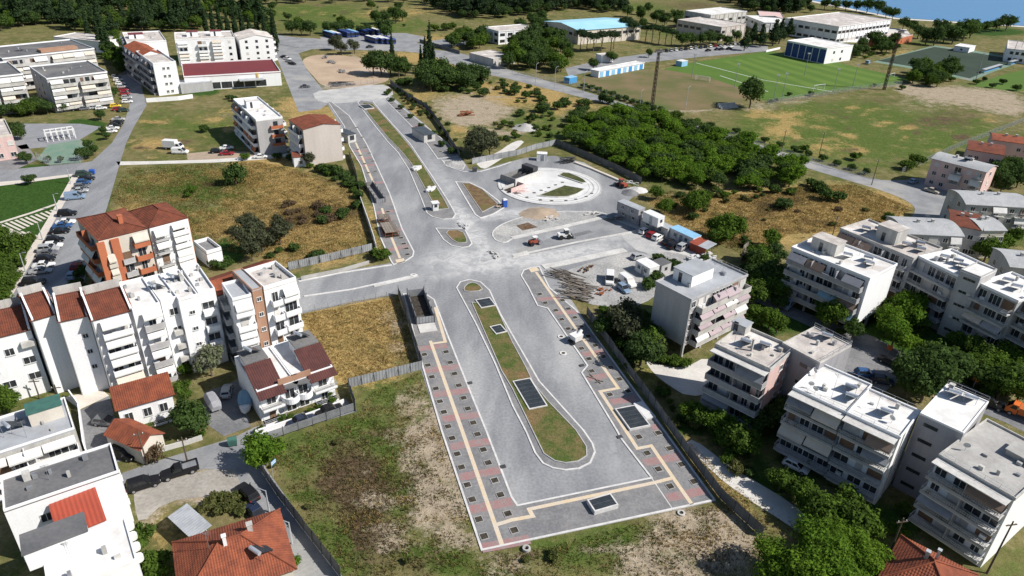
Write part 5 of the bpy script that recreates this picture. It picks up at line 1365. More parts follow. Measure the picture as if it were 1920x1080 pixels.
# ------------------------------------------------------------------ plants
def leaf_mat(name, c1, c2, c3, tr=.25, ns=.7, c4=None):
    m = bpy.data.materials.new(name); m.use_nodes = True
    nt = m.node_tree; N, L = nt.nodes, nt.links
    N.remove(N['Principled BSDF'])
    out = N['Material Output']
    d = N.new('ShaderNodeBsdfDiffuse'); t = N.new('ShaderNodeBsdfTranslucent'); mx = N.new('ShaderNodeMixShader'); mx.inputs[0].default_value = tr
    geo = N.new('ShaderNodeNewGeometry'); oi = N.new('ShaderNodeObjectInfo')
    n = N.new('ShaderNodeTexNoise'); n.inputs['Scale'].default_value = ns; n.inputs['Detail'].default_value = 6; n.inputs['Roughness'].default_value = .7; L.new(geo.outputs['Position'], n.inputs['Vector'])
    r = N.new('ShaderNodeMapRange'); r.inputs[1].default_value, r.inputs[2].default_value = .35, .65; L.new(n.outputs[0], r.inputs[0])
    m1 = N.new('ShaderNodeMix'); m1.data_type = 'RGBA'; m1.inputs[6].default_value = (*c1, 1); m1.inputs[7].default_value = (*c2, 1); L.new(r.outputs[0], m1.inputs[0])
    m2 = N.new('ShaderNodeMix'); m2.data_type = 'RGBA'; L.new(m1.outputs[2], m2.inputs[6]); m2.inputs[7].default_value = (*c3, 1)
    rr = N.new('ShaderNodeMapRange'); rr.inputs[4].default_value = .8; L.new(oi.outputs['Random'], rr.inputs[0]); L.new(rr.outputs[0], m2.inputs[0])
    col = m2.outputs[2]
    if c4:
        n4 = N.new('ShaderNodeTexNoise'); n4.inputs['Scale'].default_value = ns * 1.7; n4.inputs['Detail'].default_value = 7; n4.inputs['Roughness'].default_value = .75; L.new(geo.outputs['Position'], n4.inputs['Vector'])
        r4 = N.new('ShaderNodeMapRange'); r4.inputs[1].default_value, r4.inputs[2].default_value = .54, .7; L.new(n4.outputs[0], r4.inputs[0])
        m4 = N.new('ShaderNodeMix'); m4.data_type = 'RGBA'; L.new(r4.outputs[0], m4.inputs[0]); L.new(col, m4.inputs[6]); m4.inputs[7].default_value = (*c4, 1); col = m4.outputs[2]
    h = N.new('ShaderNodeHueSaturation'); L.new(col, h.inputs['Color'])
    r2 = N.new('ShaderNodeMapRange'); r2.inputs[3].default_value, r2.inputs[4].default_value = .65, 1.35; L.new(geo.outputs['Random Per Island'], r2.inputs[0]); L.new(r2.outputs[0], h.inputs['Value'])
    L.new(h.outputs[0], d.inputs[0]); L.new(h.outputs[0], t.inputs[0]); L.new(d.outputs[0], mx.inputs[1]); L.new(t.outputs[0], mx.inputs[2]); L.new(mx.outputs[0], out.inputs[0])
    MATS[name] = m
leaf_mat('leaf_dark', (.055, .10, .026), (.085, .14, .036), (.065, .105, .036), .35)
leaf_mat('leaf_green', (.08, .15, .022), (.125, .20, .032), (.085, .135, .03), .4)
leaf_mat('leaf_bright', (.10, .19, .022), (.15, .24, .03), (.085, .165, .022), .4)
leaf_mat('leaf_conifer', (.034, .064, .026), (.05, .082, .032), (.042, .066, .034), .3)
leaf_mat('leaf_olive', (.07, .085, .045), (.11, .12, .07), (.08, .09, .05), .3)
leaf_mat('leaf_weed', (.085, .115, .03), (.16, .16, .06), (.11, .11, .045), .3)
leaf_mat('leaf_brown', (.12, .085, .05), (.19, .14, .085), (.14, .10, .06), .3)
leaf_mat('leaf_blossom', (.06, .09, .03), (.30, .30, .22), (.08, .10, .04))

def cloud_mesh(name, blobs, n, size, m, seed, shell=.55, flat=1.0, core=True):
    """crown: leaf clumps spread through the volume of uneven lobes, with a sparse dark inside"""
    r = np.random.default_rng(seed)
    B = np.array(blobs, float)                       # x y z rx ry rz
    w = (B[:, 3] * B[:, 4] * B[:, 5]) ** .67
    k = r.choice(len(B), n, p=w / w.sum())
    d = r.normal(size=(n, 3)); d /= np.linalg.norm(d, axis=1)[:, None]
    d[:, 2] = np.where((d[:, 2] < -.35) & (r.random(n) < .6), -d[:, 2], d[:, 2])
    rad = shell + (1.06 - shell) * r.random(n) ** .6
    # bumpy lobes
    bump = 1 + .26 * np.sin(d[:, 0] * 5.3 + k) * np.sin(d[:, 1] * 4.7 + 2 * k) + .16 * np.sin(d[:, 2] * 7 + k * 1.7)
    p = B[k, :3] + d * B[k, 3:6] * (rad * bump)[:, None]
    nrm = d + r.normal(size=(n, 3)) * .55; nrm[:, 2] += .25
    nrm /= np.linalg.norm(nrm, axis=1)[:, None]
    a = np.cross(nrm, r.normal(size=(n, 3))); a /= np.linalg.norm(a, axis=1)[:, None]
    b = np.cross(nrm, a)
    s = size * (.4 + 1.1 * r.random(n) ** 1.5)[:, None]
    q = np.stack([p - a * s, p - b * s * .6 - nrm * s * .12, p + a * s, p + b * s * .6 + nrm * s * .05], 1).reshape(-1, 3)
    f = np.arange(4 * n).reshape(n, 4)
    vs = [q]; fs = [f]; off = 4 * n
    if core:
        u, v = 8, 5
        for bb in B:
            th = np.linspace(0, 2 * np.pi, u, endpoint=False)
            ph = np.linspace(-1.2, 1.2, v)
            P = np.array([[np.cos(t) * np.cos(h_), np.sin(t) * np.cos(h_), np.sin(h_)] for h_ in ph for t in th])
            P = bb[:3] + P * bb[3:6] * .55
            F = np.array([[i * u + j, i * u + (j + 1) % u, (i + 1) * u + (j + 1) % u, (i + 1) * u + j] for i in range(v - 1) for j in range(u)]) + off
            vs.append(P); fs.append(F); off += len(P)
    V = np.concatenate(vs).astype(np.float32); F = np.concatenate(fs).astype(np.int32)
    me = bpy.data.meshes.new(name)
    me.vertices.add(len(V)); me.vertices.foreach_set('co', V.ravel())
    me.loops.add(F.size); me.loops.foreach_set('vertex_index', F.ravel())
    me.polygons.add(len(F)); me.polygons.foreach_set('loop_start', np.arange(0, F.size, 4, dtype=np.int32))
    me.update(); me.materials.append(MATS[m])
    return me

def trunk_mesh(h, r, limbs, seed, z0=0):
    rr = random.Random(seed)
    mb = MB()
    p = Vector((0, 0, -.1)); k = 4
    top = None
    pts = [p]
    for i in range(1, k + 1):
        p = Vector((rr.uniform(-.12, .12) * i * r * 2, rr.uniform(-.12, .12) * i * r * 2, h * i / k)); pts.append(p)
    for i in range(k): mb.tube(pts[i], pts[i + 1], r * (1 - .16 * i), r * (1 - .16 * (i + 1)), 7, caps=False)
    for (x, y, z) in limbs:
        a = pts[rr.randint(2, k)]
        mb.tube(a, a.lerp(Vector((x, y, z)), .8), r * .42, r * .12, 5, caps=False)
    return mb.mesh('trunk', 'bark')

PROTO = {}
def proto(key, crown, trunk):
    PROTO.setdefault(key, []).append((crown, trunk))

def lobes(seed, R, z, zr, n, spread=.55, low=.45):
    r = random.Random(seed)
    bl = [(0, 0, z, R * .72, R * .72, zr * .8)]
    for i in range(n):
        a = 2 * math.pi * i / n + r.uniform(-.4, .4)
        d = R * spread * r.uniform(.6, 1.35)
        s = R * r.uniform(.28, .58)
        bl.append((d * math.cos(a), d * math.sin(a), z + zr * r.uniform(-low, .45), s, s, s * .85))
    return bl
# unit: metres for a tree of about 3 m crown radius
for i in range(3):
    bl = lobes(10 + i, 3.0, 3.7, 2.6, 9)
    proto('broad', cloud_mesh('crown', bl, 3400, .25, 'leaf_green', i), trunk_mesh(3.6, .22, [b[:3] for b in bl[1:]], i))
    proto('dark', cloud_mesh('crown', lobes(20 + i, 3.0, 3.5, 2.7, 9), 3400, .25, 'leaf_dark', 10 + i), trunk_mesh(3.4, .22, [b[:3] for b in bl[1:]], i))
    proto('bright', cloud_mesh('crown', lobes(30 + i, 3.0, 3.8, 2.4, 9), 3400, .25, 'leaf_bright', 20 + i, .5), trunk_mesh(3.8, .2, [b[:3] for b in bl[1:]], i))
    bl = lobes(40 + i, 1.5, 1.1, .95, 6, .6, .3)
    proto('bush', cloud_mesh('crown', bl, 1100, .20, 'leaf_dark', 30 + i), trunk_mesh(.9, .10, [b[:3] for b in bl[1:]], i))
    proto('weed_bush', cloud_mesh('crown', lobes(45 + i, 1.5, .9, .8, 6, .65, .3), 1000, .20, 'leaf_weed', 33 + i), trunk_mesh(.8, .08, [b[:3] for b in bl[1:]], i))
    proto('green_bush', cloud_mesh('crown', lobes(48 + i, 1.5, 1.1, .95, 6, .65, .3), 1100, .20, 'leaf_green', 36 + i), trunk_mesh(.9, .10, [b[:3] for b in bl[1:]], i))
    proto('brown_bush', cloud_mesh('crown', lobes(51 + i, 1.5, .75, .7, 6, .65, .2), 900, .18, 'leaf_brown', 39 + i, core=False), trunk_mesh(.7, .08, [b[:3] for b in bl[1:]], i))
    r_ = random.Random(i)
    bl = [(r_.uniform(-.12, .12), r_.uniform(-.12, .12), z, 1.0 - abs(z - 3.4) * .13, 1.0 - abs(z - 3.4) * .13, 1.5) for z in (1.6, 3.0, 4.6, 6.2, 7.6, 8.8)]
    proto('cypress', cloud_mesh('crown', bl, 1700, .26, 'leaf_conifer', 50 + i, .7), trunk_mesh(2.5, .2, [], i))
    bl = [(0, 0, z, 2.7 - z * .26, 2.7 - z * .26, 1.25) for z in (2.4, 4.2, 6.0, 7.6)] + [(1.6 * math.cos(a), 1.6 * math.sin(a), 3 + a * .3, 1.1, 1.1, .8) for a in (0, 1.3, 2.5, 3.8, 5)]
    proto('conifer', cloud_mesh('crown', bl, 2000, .30, 'leaf_conifer', 60 + i, .6), trunk_mesh(4, .25, [], i))
    bl = [(1.6 * math.cos(a), 1.6 * math.sin(a), 6.2 + .25 * math.sin(a * 3), 1.5, 1.5, .75) for a in (0, 1.05, 2.1, 3.14, 4.2, 5.2)] + [(0, 0, 6.7, 1.9, 1.9, .9)]
    proto('pine', cloud_mesh('crown', bl, 1800, .26, 'leaf_conifer', 70 + i, .6), trunk_mesh(5.8, .22, [b[:3] for b in bl], i))
    bl = lobes(80 + i, 2.6, 3.4, 2.1, 7)
    proto('olive', cloud_mesh('crown', bl, 2200, .24, 'leaf_olive', 80 + i), trunk_mesh(2.4, .2, [b[:3] for b in bl[1:]], i))
bl = lobes(90, 2.6, 3.6, 2.2, 8)
proto('blossom', cloud_mesh('crown', bl, 3200, .22, 'leaf_blossom', 90), trunk_mesh(2.4, .2, [b[:3] for b in bl[1:]], 3))
for i in range(2):
    bl = lobes(95 + i, 4.2, 7.0, 3.6, 11, .62)
    proto('great', cloud_mesh('crown', bl, 15000, .21, 'leaf_bright', 95 + i, .5), trunk_mesh(5.5, .35, [b[:3] for b in bl[1:]], i))

def plant(kind, x, y, R, label, cat='tree', group=None, name=None, zs=None, seed=None, base=None):
    """plant standing at survey position x, y (its foot) with crown radius R metres"""
    rr = random.Random(seed if seed is not None else int(x * 31 + y * 17))
    cr, tr = rr.choice(PROTO[kind])
    g = base or G(x, y)
    unit = dict(broad=3.4, dark=3.4, bright=3.4, bush=1.9, weed_bush=1.9, green_bush=1.9, brown_bush=1.9, cypress=1.1, conifer=2.4, pine=3.0, olive=3.0, blossom=3.0, great=5.2)[kind]
    s = R / unit
    o = empty(name or (kind + '_tree' if cat == 'tree' else kind), (g.x, g.y, 0), rr.uniform(0, 6.28))
    sz = s * (zs or rr.uniform(.9, 1.12))
    o.scale = (s * rr.uniform(.92, 1.08), s * rr.uniform(.92, 1.08), sz)
    link('crown', cr, o); link('trunk', tr, o)
    tag(o, label, cat, group)
    return o
NAMES = dict(broad='broadleaf_tree', dark='dark_tree', bright='bright_tree', bush='dark_bush', weed_bush='weed_bush', green_bush='green_bush', brown_bush='dry_bush', cypress='cypress_tree', conifer='conifer_tree', pine='pine_tree', olive='olive_tree', blossom='flowering_tree', great='large_tree')
def many(kind, pts, label, group, cat=None):
    cat = cat or ('bush' if 'bush' in kind else 'tree')
    for p in pts:
        plant(kind, p[0], p[1], p[2], label, cat, group, NAMES[kind], p[3] if len(p) > 3 else None)

def wood(name, label, kinds, poly, spacing, R, seed):
    """a far wood that reads as one mass: crowns and trunks joined into one object"""
    rr = random.Random(seed)
    P = [P2(p) for p in poly]
    xs, ys = [p[0] for p in P], [p[1] for p in P]
    V, F, Mi, off, k, y = [], [], [], 0, 0, min(ys)
    unit = dict(dark=3.4, conifer=2.4, cypress=1.1, broad=3.4)
    mi = {'leaf_dark': 0, 'leaf_conifer': 1, 'leaf_green': 2}
    while y <= max(ys):
        x = min(xs) + (k % 2) * spacing / 2
        while x <= max(xs):
            px, py = x + rr.uniform(-.4, .4) * spacing, y + rr.uniform(-.4, .4) * spacing
            if inside(P, np.array([px]), np.array([py]))[0]:
                kd = rr.choice(kinds); cr, _ = rr.choice(PROTO[kd])
                n = len(cr.vertices); co = np.zeros(n * 3, np.float32); cr.vertices.foreach_get('co', co); co = co.reshape(-1, 3)
                q = len(cr.polygons); fi = np.zeros(q * 4, np.int32); cr.loops.foreach_get('vertex_index', fi)
                s = R / unit[kd] * rr.uniform(.75, 1.2) * (.45 if kd == 'cypress' else 1); a = rr.uniform(0, 6.28); sz = s * rr.uniform(.9, 1.2)
                X = np.stack([(co[:, 0] * math.cos(a) - co[:, 1] * math.sin(a)) * s + px, (co[:, 0] * math.sin(a) + co[:, 1] * math.cos(a)) * s + py, co[:, 2] * sz], 1)
                V.append(X); F.append(fi + off); off += n; Mi.append(np.full(q, mi[cr.materials[0].name], np.int32))
            x += spacing
        y += spacing * .87; k += 1
    V = np.concatenate(V).astype(np.float32); F = np.concatenate(F)
    me = bpy.data.meshes.new(name)
    me.vertices.add(len(V)); me.vertices.foreach_set('co', V.ravel())
    me.loops.add(len(F)); me.loops.foreach_set('vertex_index', F)
    me.polygons.add(len(F) // 4); me.polygons.foreach_set('loop_start', np.arange(0, len(F), 4, dtype=np.int32)); me.polygons.foreach_set('material_index', np.concatenate(Mi))
    me.update()
    for m in ('leaf_dark', 'leaf_conifer', 'leaf_green'): me.materials.append(MATS[m])
    tag(link(name, me), label, 'wood', kind='stuff')
    print(name, len(F) // 2)

def fill(kind, poly, spacing, R, label, group, jitter=.45, prob=1.0, seed=1, low=False):
    """individual plants set out over an area (survey polygon), metres apart"""
    rr = random.Random(seed)
    P = [P2(p) for p in poly]
    xs, ys = [p[0] for p in P], [p[1] for p in P]
    k = 0; y = min(ys)
    kinds = kind if isinstance(kind, (list, tuple)) else [kind]
    while y <= max(ys):
        x = min(xs) + (k % 2) * spacing / 2
        while x <= max(xs):
            px, py = x + rr.uniform(-jitter, jitter) * spacing, y + rr.uniform(-jitter, jitter) * spacing
            if rr.random() < prob and inside(P, np.array([px]), np.array([py]))[0]:
                kd = rr.choice(kinds)
                cat = 'bush' if 'bush' in kd else 'tree'
                lb = label[kd] if isinstance(label, dict) else label
                gp = group[kd] if isinstance(group, dict) else group
                plant(kd, 0, 0, R * rr.uniform(.7, 1.25) * (.55 if 'bush' in kd and len(kinds) > 1 else 1), lb, cat, gp, NAMES[kd], zs=(rr.uniform(.6, .85) * R / 3.4 if low else None), seed=rr.randint(0, 10 ** 6), base=Vector((px, py, 0)))
            x += spacing
        y += spacing * .87; k += 1

# woods along the top
wood('dark_wood', 'dense dark wood across the top left corner', ['conifer', 'broad', 'dark', 'cypress', 'dark'], [(0,0),(215,0),(330,12),(430,10),(480,28),(500,48),(515,58),(470,50),(420,40),(380,25),(330,35),(200,25),(60,20),(0,35)], 10.5, 4.0, 2)
fill(['dark', 'broad', 'conifer'], [(0,35),(60,25),(200,30),(330,38),(400,45),(350,62),(250,58),(210,75),(150,60),(100,45),(0,60)], 7.8, 4.2,
     {'dark': 'dark round tree between the top left wood and the apartment blocks', 'broad': 'green round tree between the top left wood and the apartment blocks', 'conifer': 'conifer between the top left wood and the apartment blocks'},
     {'dark': 'dark trees behind the upper left blocks', 'broad': 'green trees behind the upper left blocks', 'conifer': 'conifers behind the upper left blocks'}, prob=.9, seed=3)
many('cypress', [(388 + i * 14, 64 + i * 3.3, 1.9, .85 + .12 * (i % 3)) for i in range(9)], 'tall cypress in the dense row beside the white balcony blocks', 'cypress row by the white blocks')
many('cypress', [(516 + i * 3, 90 + i * 9, 1.8, 1.2) for i in range(2)], 'cypress by the parking road bend below the white gabled block', 'cypresses by the parking road bend')
wood('pine_wood', 'dense dark pine wood at the top centre', ['conifer', 'dark'], [(793,10),(840,2),(960,0),(1095,2),(1170,6),(1175,20),(1140,26),(1080,18),(960,34),(880,38),(830,26)], 8.0, 4.0, 4)
fill(['dark', 'broad'], [(480,0),(800,-2),(800,6),(560,8),(480,14)], 12, 4.5, {'dark': 'dark tree on the far field edge at the very top', 'broad': 'green tree on the far field edge at the very top'}, {'dark': 'dark trees on the far edge', 'broad': 'green trees on the far edge'}, prob=.8, seed=5)
fill(['dark', 'bush', 'broad'], [(500,18),(760,12),(800,40),(760,60),(560,56),(500,45)], 17, 3.0, {'dark': 'lone dark tree on the yellow-green field beyond the bus depot', 'bush': 'scattered dark bush on the field beyond the bus depot', 'broad': 'lone green tree on the field beyond the bus depot'},
     {'dark': 'dark trees on the depot field', 'bush': 'bushes on the depot field', 'broad': 'green trees on the depot field'}, prob=.5, seed=6)
many('dark', [(548,66,4.5),(565,66,4.5),(582,67,4.5),(615,64,4),(635,64,4),(655,62,4.2),(508,75,3.5),(504,60,3.5)], 'dark tree in the hedge along the far side of the bus depot road', 'depot hedge trees')
many('dark', [(705,46,5),(722,45,5),(742,44,5.5),(755,40,4),(720,70,5.5),(724,74,4.5),(677,64,3),(690,62,3)], 'dark tree behind the parked buses', 'trees behind the buses')
many('green_bush', [(815,58,4),(835,57,4.5),(848,55,4)], 'bright green thicket bush on the slope left of the white school building', 'bright bushes by the school')
fill(['dark', 'broad'], [(835,95),(850,78),(880,68),(910,72),(925,85),(900,92),(870,97)], 7, 4.0, {'dark': 'dark tree around the low concrete shed by the diagonal road', 'broad': 'green tree around the low concrete shed by the diagonal road'}, {'dark': 'dark trees by the concrete shed', 'broad': 'green trees by the concrete shed'}, seed=7)
fill(['dark', 'dark', 'broad'], [(950,130),(955,95),(965,80),(1010,75),(1045,85),(1065,110),(1058,142),(1000,140)], 8, 4.6, {'dark': 'dark tree in the grove left of the worn playing field', 'broad': 'green tree in the grove left of the worn playing field'}, {'dark': 'dark grove trees by the worn field', 'broad': 'green grove trees by the worn field'}, seed=8)
fill(['dark'], [(960,60),(1010,42),(1040,62),(1040,75),(980,80)], 8, 4.2, 'dark tree in front of the light blue roofed hall', 'trees at the blue hall', seed=9)
many('pine', [(1088,92,4),(1100,95,4),(1112,98,4),(1127,97,4),(1145,96,4.2),(1150,92,4)], 'umbrella pine in the row below the light blue roofed hall', 'pines below the blue hall')
many('pine', [(1172,70,4.5),(1185,75,4.5),(1210,78,4),(1222,80,4),(1235,82,4),(1247,84,4),(1258,86,4)], 'umbrella pine in the row between the blue hall and the beige hall', 'pines between the halls')
many('dark', [(1278,88,4.4),(1295,87,4.4),(1312,86,4.4),(1330,84,4.4),(1345,82,4),(1362,86,3.5),(1380,78,4)], 'dark tree in the row along the car park below the beige hall', 'car park trees')
many('conifer', [(1395,95,3.4),(1410,84,3.6),(1425,88,3.6),(1448,86,4),(1460,82,4),(1478,70,3.5)], 'dark conifer between the car park and the blue-panelled clubhouse', 'conifers by the clubhouse')
many('dark', [(1176,32,5),(1200,40,4.5),(1205,55,4),(1230,45,5),(1245,50,5),(1268,40,5),(1270,52,4.5),(1200,28,4),(1215,25,4)], 'dark tree in the clump between the blue hall and the beige hall', 'trees between the halls')
fill(['conifer', 'dark'], [(1340,0),(1480,-5),(1500,10),(1520,24),(1450,28),(1400,22),(1390,14)], 8, 4.2, {'conifer': 'dark conifer behind the halls by the sea', 'dark': 'dark tree behind the halls by the sea'}, {'conifer': 'conifers behind the halls', 'dark': 'trees behind the halls'}, seed=10)
many('dark', [(1545,18,5),(1565,20,5),(1585,20,5),(1605,22,5),(1625,24,6),(1645,28,6),(1660,34,5),(1672,38,5)], 'dark tree in the shoreline row behind the exhibition hall', 'shoreline trees')
many('dark', [(1692,55,4.5),(1705,58,4.5),(1720,72,5.5),(1735,84,6),(1750,86,6.5),(1768,80,6.5),(1785,82,7),(1805,76,8),(1818,72,7),(1760,66,6),(1845,62,5),(1865,60,5.5),(1885,58,6)], 'large dark tree between the dark pitch and the sea', 'large trees by the sea')
fill(['dark', 'green_bush'], [(1575,110),(1600,88),(1640,86),(1680,92),(1670,104),(1630,112)], 7, 4.2, {'dark': 'dark tree in the grove right of the clubhouse', 'green_bush': 'green bush in the grove right of the clubhouse'}, {'dark': 'grove trees by the clubhouse', 'green_bush': 'grove bushes by the clubhouse'}, seed=11)
fill(['dark', 'green_bush', 'broad'], [(1700,158),(1712,135),(1740,130),(1775,138),(1790,155),(1750,165)], 5, 4.2, {'dark': 'dark tree in the clump below the dark pitch', 'green_bush': 'bush in the clump below the dark pitch', 'broad': 'green tree in the clump below the dark pitch'}, {'dark': 'dark clump trees below the dark pitch', 'green_bush': 'clump bushes below the dark pitch', 'broad': 'green clump trees below the dark pitch'}, seed=12)
many('bush', [(1690,168,2),(1640,162,1.4),(1480,180,1.6),(1455,190,1.4),(1445,192,1.4),(1520,180,2),(1860,165,2.2),(1905,170,3),(1880,158,2.5),(1830,158,2.5),(1845,152,2)], 'small dark bush along the edge of the big meadow', 'meadow edge bushes')
plant('dark', 1405, 203, 6.2, 'lone round dark tree at the lower right corner of the football field', 'tree', None, 'dark_tree', 1.15)
many('dark', [(1112,132,3.2),(1146,118,3.6),(1216,108,2.6)], 'dark tree beside the light blue changing cabins', 'trees by the changing cabins')
# hedge along the diagonal road
many('bush', [(1095 + i * 13, 165 + i * 4.1, 2.2) for i in range(12)], 'dark hedge bush between the diagonal road and the worn playing field', 'hedge along the diagonal road')
many('bush', [(1380 + i * 27, 250 + i * 8.6, 2.0) for i in range(10)], 'dark hedge bush between the diagonal road and the big meadow', 'hedge along the meadow')
many('green_bush', [(1700,318,3.5),(1715,310,3.5),(1600,300,2.5),(1505,285,2.2)], 'green roadside bush by the big meadow fence', 'roadside bushes')
# middle wasteland
many('dark', [(700,140,6),(715,142,6.5),(732,140,6),(748,145,5),(760,142,4)], 'big dark tree in the clump left of the ruined yard', 'dark clump by the bare ground')
many('cypress', [(736,108 + 12,1.5),(798,125,1.6),(806,130,1.8,1.3),(813,135,1.5),(790,138,1.4),(800,140,1.4)], 'slim cypress by the ruined yard', 'cypresses by the ruined yard')
many('olive', [(628,95,4),(640,103,4),(665,101,3.8)], 'round tree on the bare ground below the bus depot', 'trees below the bus depot')
fill(['dark', 'bush'], [(770,165),(800,152),(860,145),(905,150),(910,162),(870,180),(820,175)], 5, 4.5, {'dark': 'dark thicket tree above the bare earth clearing', 'bush': 'thicket bush above the bare earth clearing'}, {'dark': 'thicket trees above the clearing', 'bush': 'thicket bushes above the clearing'}, seed=13)
many('bush', [(750,160,3),(765,158,3),(725,178,1.8),(735,190,1.6),(752,205,1.7),(770,222,1.8),(790,240,1.8),(812,255,2),(830,275,2),(846,288,2),(900,160,2.5),(945,165,2.8),(965,178,3),(905,182,3.2),(985,185,2.6),(1005,182,2.6),(1018,210,4),(1045,205,3),(1060,200,3),(1095,200,3.2),(1130,192,3.5),(1142,195,3),(975,218,2.6),(1000,225,2.5),(965,172,2.5),(1015,190,3)], 'dark bush scattered over the dry wasteland above the roundabout', 'wasteland bushes')
many('olive', [(888,298,4.6),(903,296,4.6),(918,294,4),(900,285,4.4)], 'grey-green tree clump left of the roundabout', 'trees left of the roundabout')
fill(['green_bush', 'bush'], [(870,258),(950,235),(1000,232),(1050,250),(1030,268),(960,270),(900,285)], 6, 2.4, {'green_bush': 'green scrub bush on the slope above the roundabout', 'bush': 'dark scrub bush on the slope above the roundabout'}, {'green_bush': 'green scrub above the roundabout', 'bush': 'dark scrub above the roundabout'}, prob=.45, seed=14)
# the thicket on the right of the roundabout
fill(['bright', 'broad', 'bright', 'dark', 'bright'], [(1045,262),(1080,232),(1160,220),(1240,232),(1340,262),(1420,290),(1500,325),(1480,352),(1380,362),(1300,355),(1210,340),(1120,295)], 5.0, 3.6,
     {'bright': 'light green tree in the dense thicket right of the roundabout', 'broad': 'mid green tree in the dense thicket right of the roundabout', 'dark': 'dark tree in the dense thicket right of the roundabout'}, {'bright': 'light thicket trees', 'broad': 'mid thicket trees', 'dark': 'dark thicket trees'}, seed=15, low=True)
fill(['dark', 'broad'], [(1060,225),(1150,208),(1250,222),(1350,248),(1340,262),(1240,234),(1160,220),(1080,232)], 6, 3.4, {'dark': 'dark tree on the upper edge of the thicket along the diagonal road', 'broad': 'green tree on the upper edge of the thicket along the diagonal road'}, {'dark': 'dark edge trees of the thicket', 'broad': 'green edge trees of the thicket'}, prob=.8, seed=16, low=True)
fill(['green_bush', 'bush', 'weed_bush'], [(1210,355),(1300,360),(1400,370),(1360,400),(1400,450),(1350,470),(1300,440),(1240,400)], 6.5, 2.8, {'green_bush': 'green bush in the rough ground behind the site cabins', 'bush': 'dark bush in the rough ground behind the site cabins', 'weed_bush': 'olive weed bush in the rough ground behind the site cabins'}, {'green_bush': 'green bushes behind the cabins', 'bush': 'dark bushes behind the cabins', 'weed_bush': 'weed bushes behind the cabins'}, prob=.6, seed=17)
many('broad', [(1295,400,3.4),(1310,395,3.4),(1245,400,2.6),(1360,452,4),(1375,445,3.4),(1345,462,3),(1230,375,2.4),(1340,445,3)], 'green tree standing in the dry grass behind the site cabins', 'trees behind the cabins')
many('bush', [(1535,360,3),(1545,375,3.2),(1570,378,2.8),(1520,350,2.4),(1470,392,2.8),(1450,362,2.4),(1465,388,2.5)], 'dark bush on the golden dry field', 'bushes on the golden field')
fill(['brown_bush', 'weed_bush'], [(1360,360),(1500,350),(1600,350),(1690,385),(1640,420),(1500,440),(1400,430)], 9, 2.0, {'brown_bush': 'dead brown bush on the golden dry field', 'weed_bush': 'olive weed clump on the golden dry field'}, {'brown_bush': 'dead bushes on the golden field', 'weed_bush': 'weed clumps on the golden field'}, prob=.4, seed=18)
# left fields
plant('bush', 443, 346, 4.0, 'lone dense dark bush tree in the grass below the white path', 'bush', None, 'dark_bush', 1.6)
plant('bush', 384, 248, 2.4, 'small dark tree on the upper left grass field', 'bush', None, 'dark_bush')
many('green_bush', [(360,362,1.8),(352,370,1.4),(462,300,1.8)], 'green bush in the middle left field', 'field bushes')
plant('olive', 580, 312, 2.6, 'small tree in front of the blank beige wall', 'tree', None, 'olive_tree')
many('bush', [(600,322,2.2),(615,325,2.6),(630,328,2.8),(645,335,2.6),(655,345,2.4),(605,318,2),(662,352,2)], 'dark bush in the thicket below the beige block', 'bushes below the beige block')
fill(['olive', 'bush'], [(455,480),(460,440),(490,425),(530,430),(540,460),(525,490),(490,500)], 4.2, 3.4, {'olive': 'grey-green tree in the clump behind the white terrace', 'bush': 'dark bush in the clump behind the white terrace'}, {'olive': 'olive clump behind the terrace', 'bush': 'bush clump behind the terrace'}, seed=19)
many('bush', [(590,488,2.4),(600,486,2.2),(612,402,2.2),(605,418,2.2),(645,405,2.2),(640,412,2),(676,355,2.2),(672,372,2.4),(668,390,2),(700,480,1.5),(552,470,1.8),(520,300,2),(545,300,2)], 'dark bush on the dry left field', 'bushes on the dry left field')
fill(['brown_bush'], [(520,390),(560,380),(640,390),(660,410),(600,425),(530,420)], 4, 1.8, 'dead brown weed clump in the middle of the dry left field', 'dead weeds on the left field', prob=.8, seed=20)
many('green_bush', [(716,488,2.4),(724,484,2)], 'green bush at the corner of the upper left pavement', 'bushes at the pavement corner')
# lower fields
many('bright', [(500,872,3.0),(492,880,2.2)], 'bright green shrub at the top of the dark alley fence', 'shrubs at the alley fence')
plant('bright', 548, 1068, 1.2, 'small bright green tree beside the orange tiled roof at the bottom', 'tree', None, 'bright_tree')
many('weed_bush', [(400,945,1.5),(420,940,1.6),(440,945,1.6),(385,955,1.3),(455,960,1.4),(430,955,1.5),(415,960,1.4)], 'tall weed clump beside the grey shed', 'weeds by the shed')
many('green_bush', [(262,1022,2.3),(255,1010,1.8),(290,1070,2.4),(300,1085,2)], 'garden shrub along the white house wall at the bottom left', 'garden shrubs')
plant('blossom', 398, 705, 3.2, 'flowering tree in front of the white terrace', 'tree', None, 'flowering_tree')
many('dark', [(362,810,3.2),(372,815,2.6),(352,800,2.2)], 'dark olive tree in the yard beside the small orange roof', 'yard trees')
plant('brown_bush', 290, 862, 2.0, 'reddish round bush at the street corner by the orange outbuilding', 'bush', None, 'dry_bush', 1.5)
many('green_bush', [(352,690,1.6),(348,700,1.8),(340,735,1.8),(350,745,1.4),(615,742,1.2),(622,756,1.0),(585,775,.9),(600,768,.9),(530,790,1),(545,785,.9),(488,810,1.0),(380,818,.9)], 'garden shrub between the lower left houses', 'garden shrubs of the lower left houses')
many('broad', [(20,770,2.2),(4,760,2.4),(-5,775,2)], 'garden tree on the roof terrace edge at the left', 'left edge garden trees')
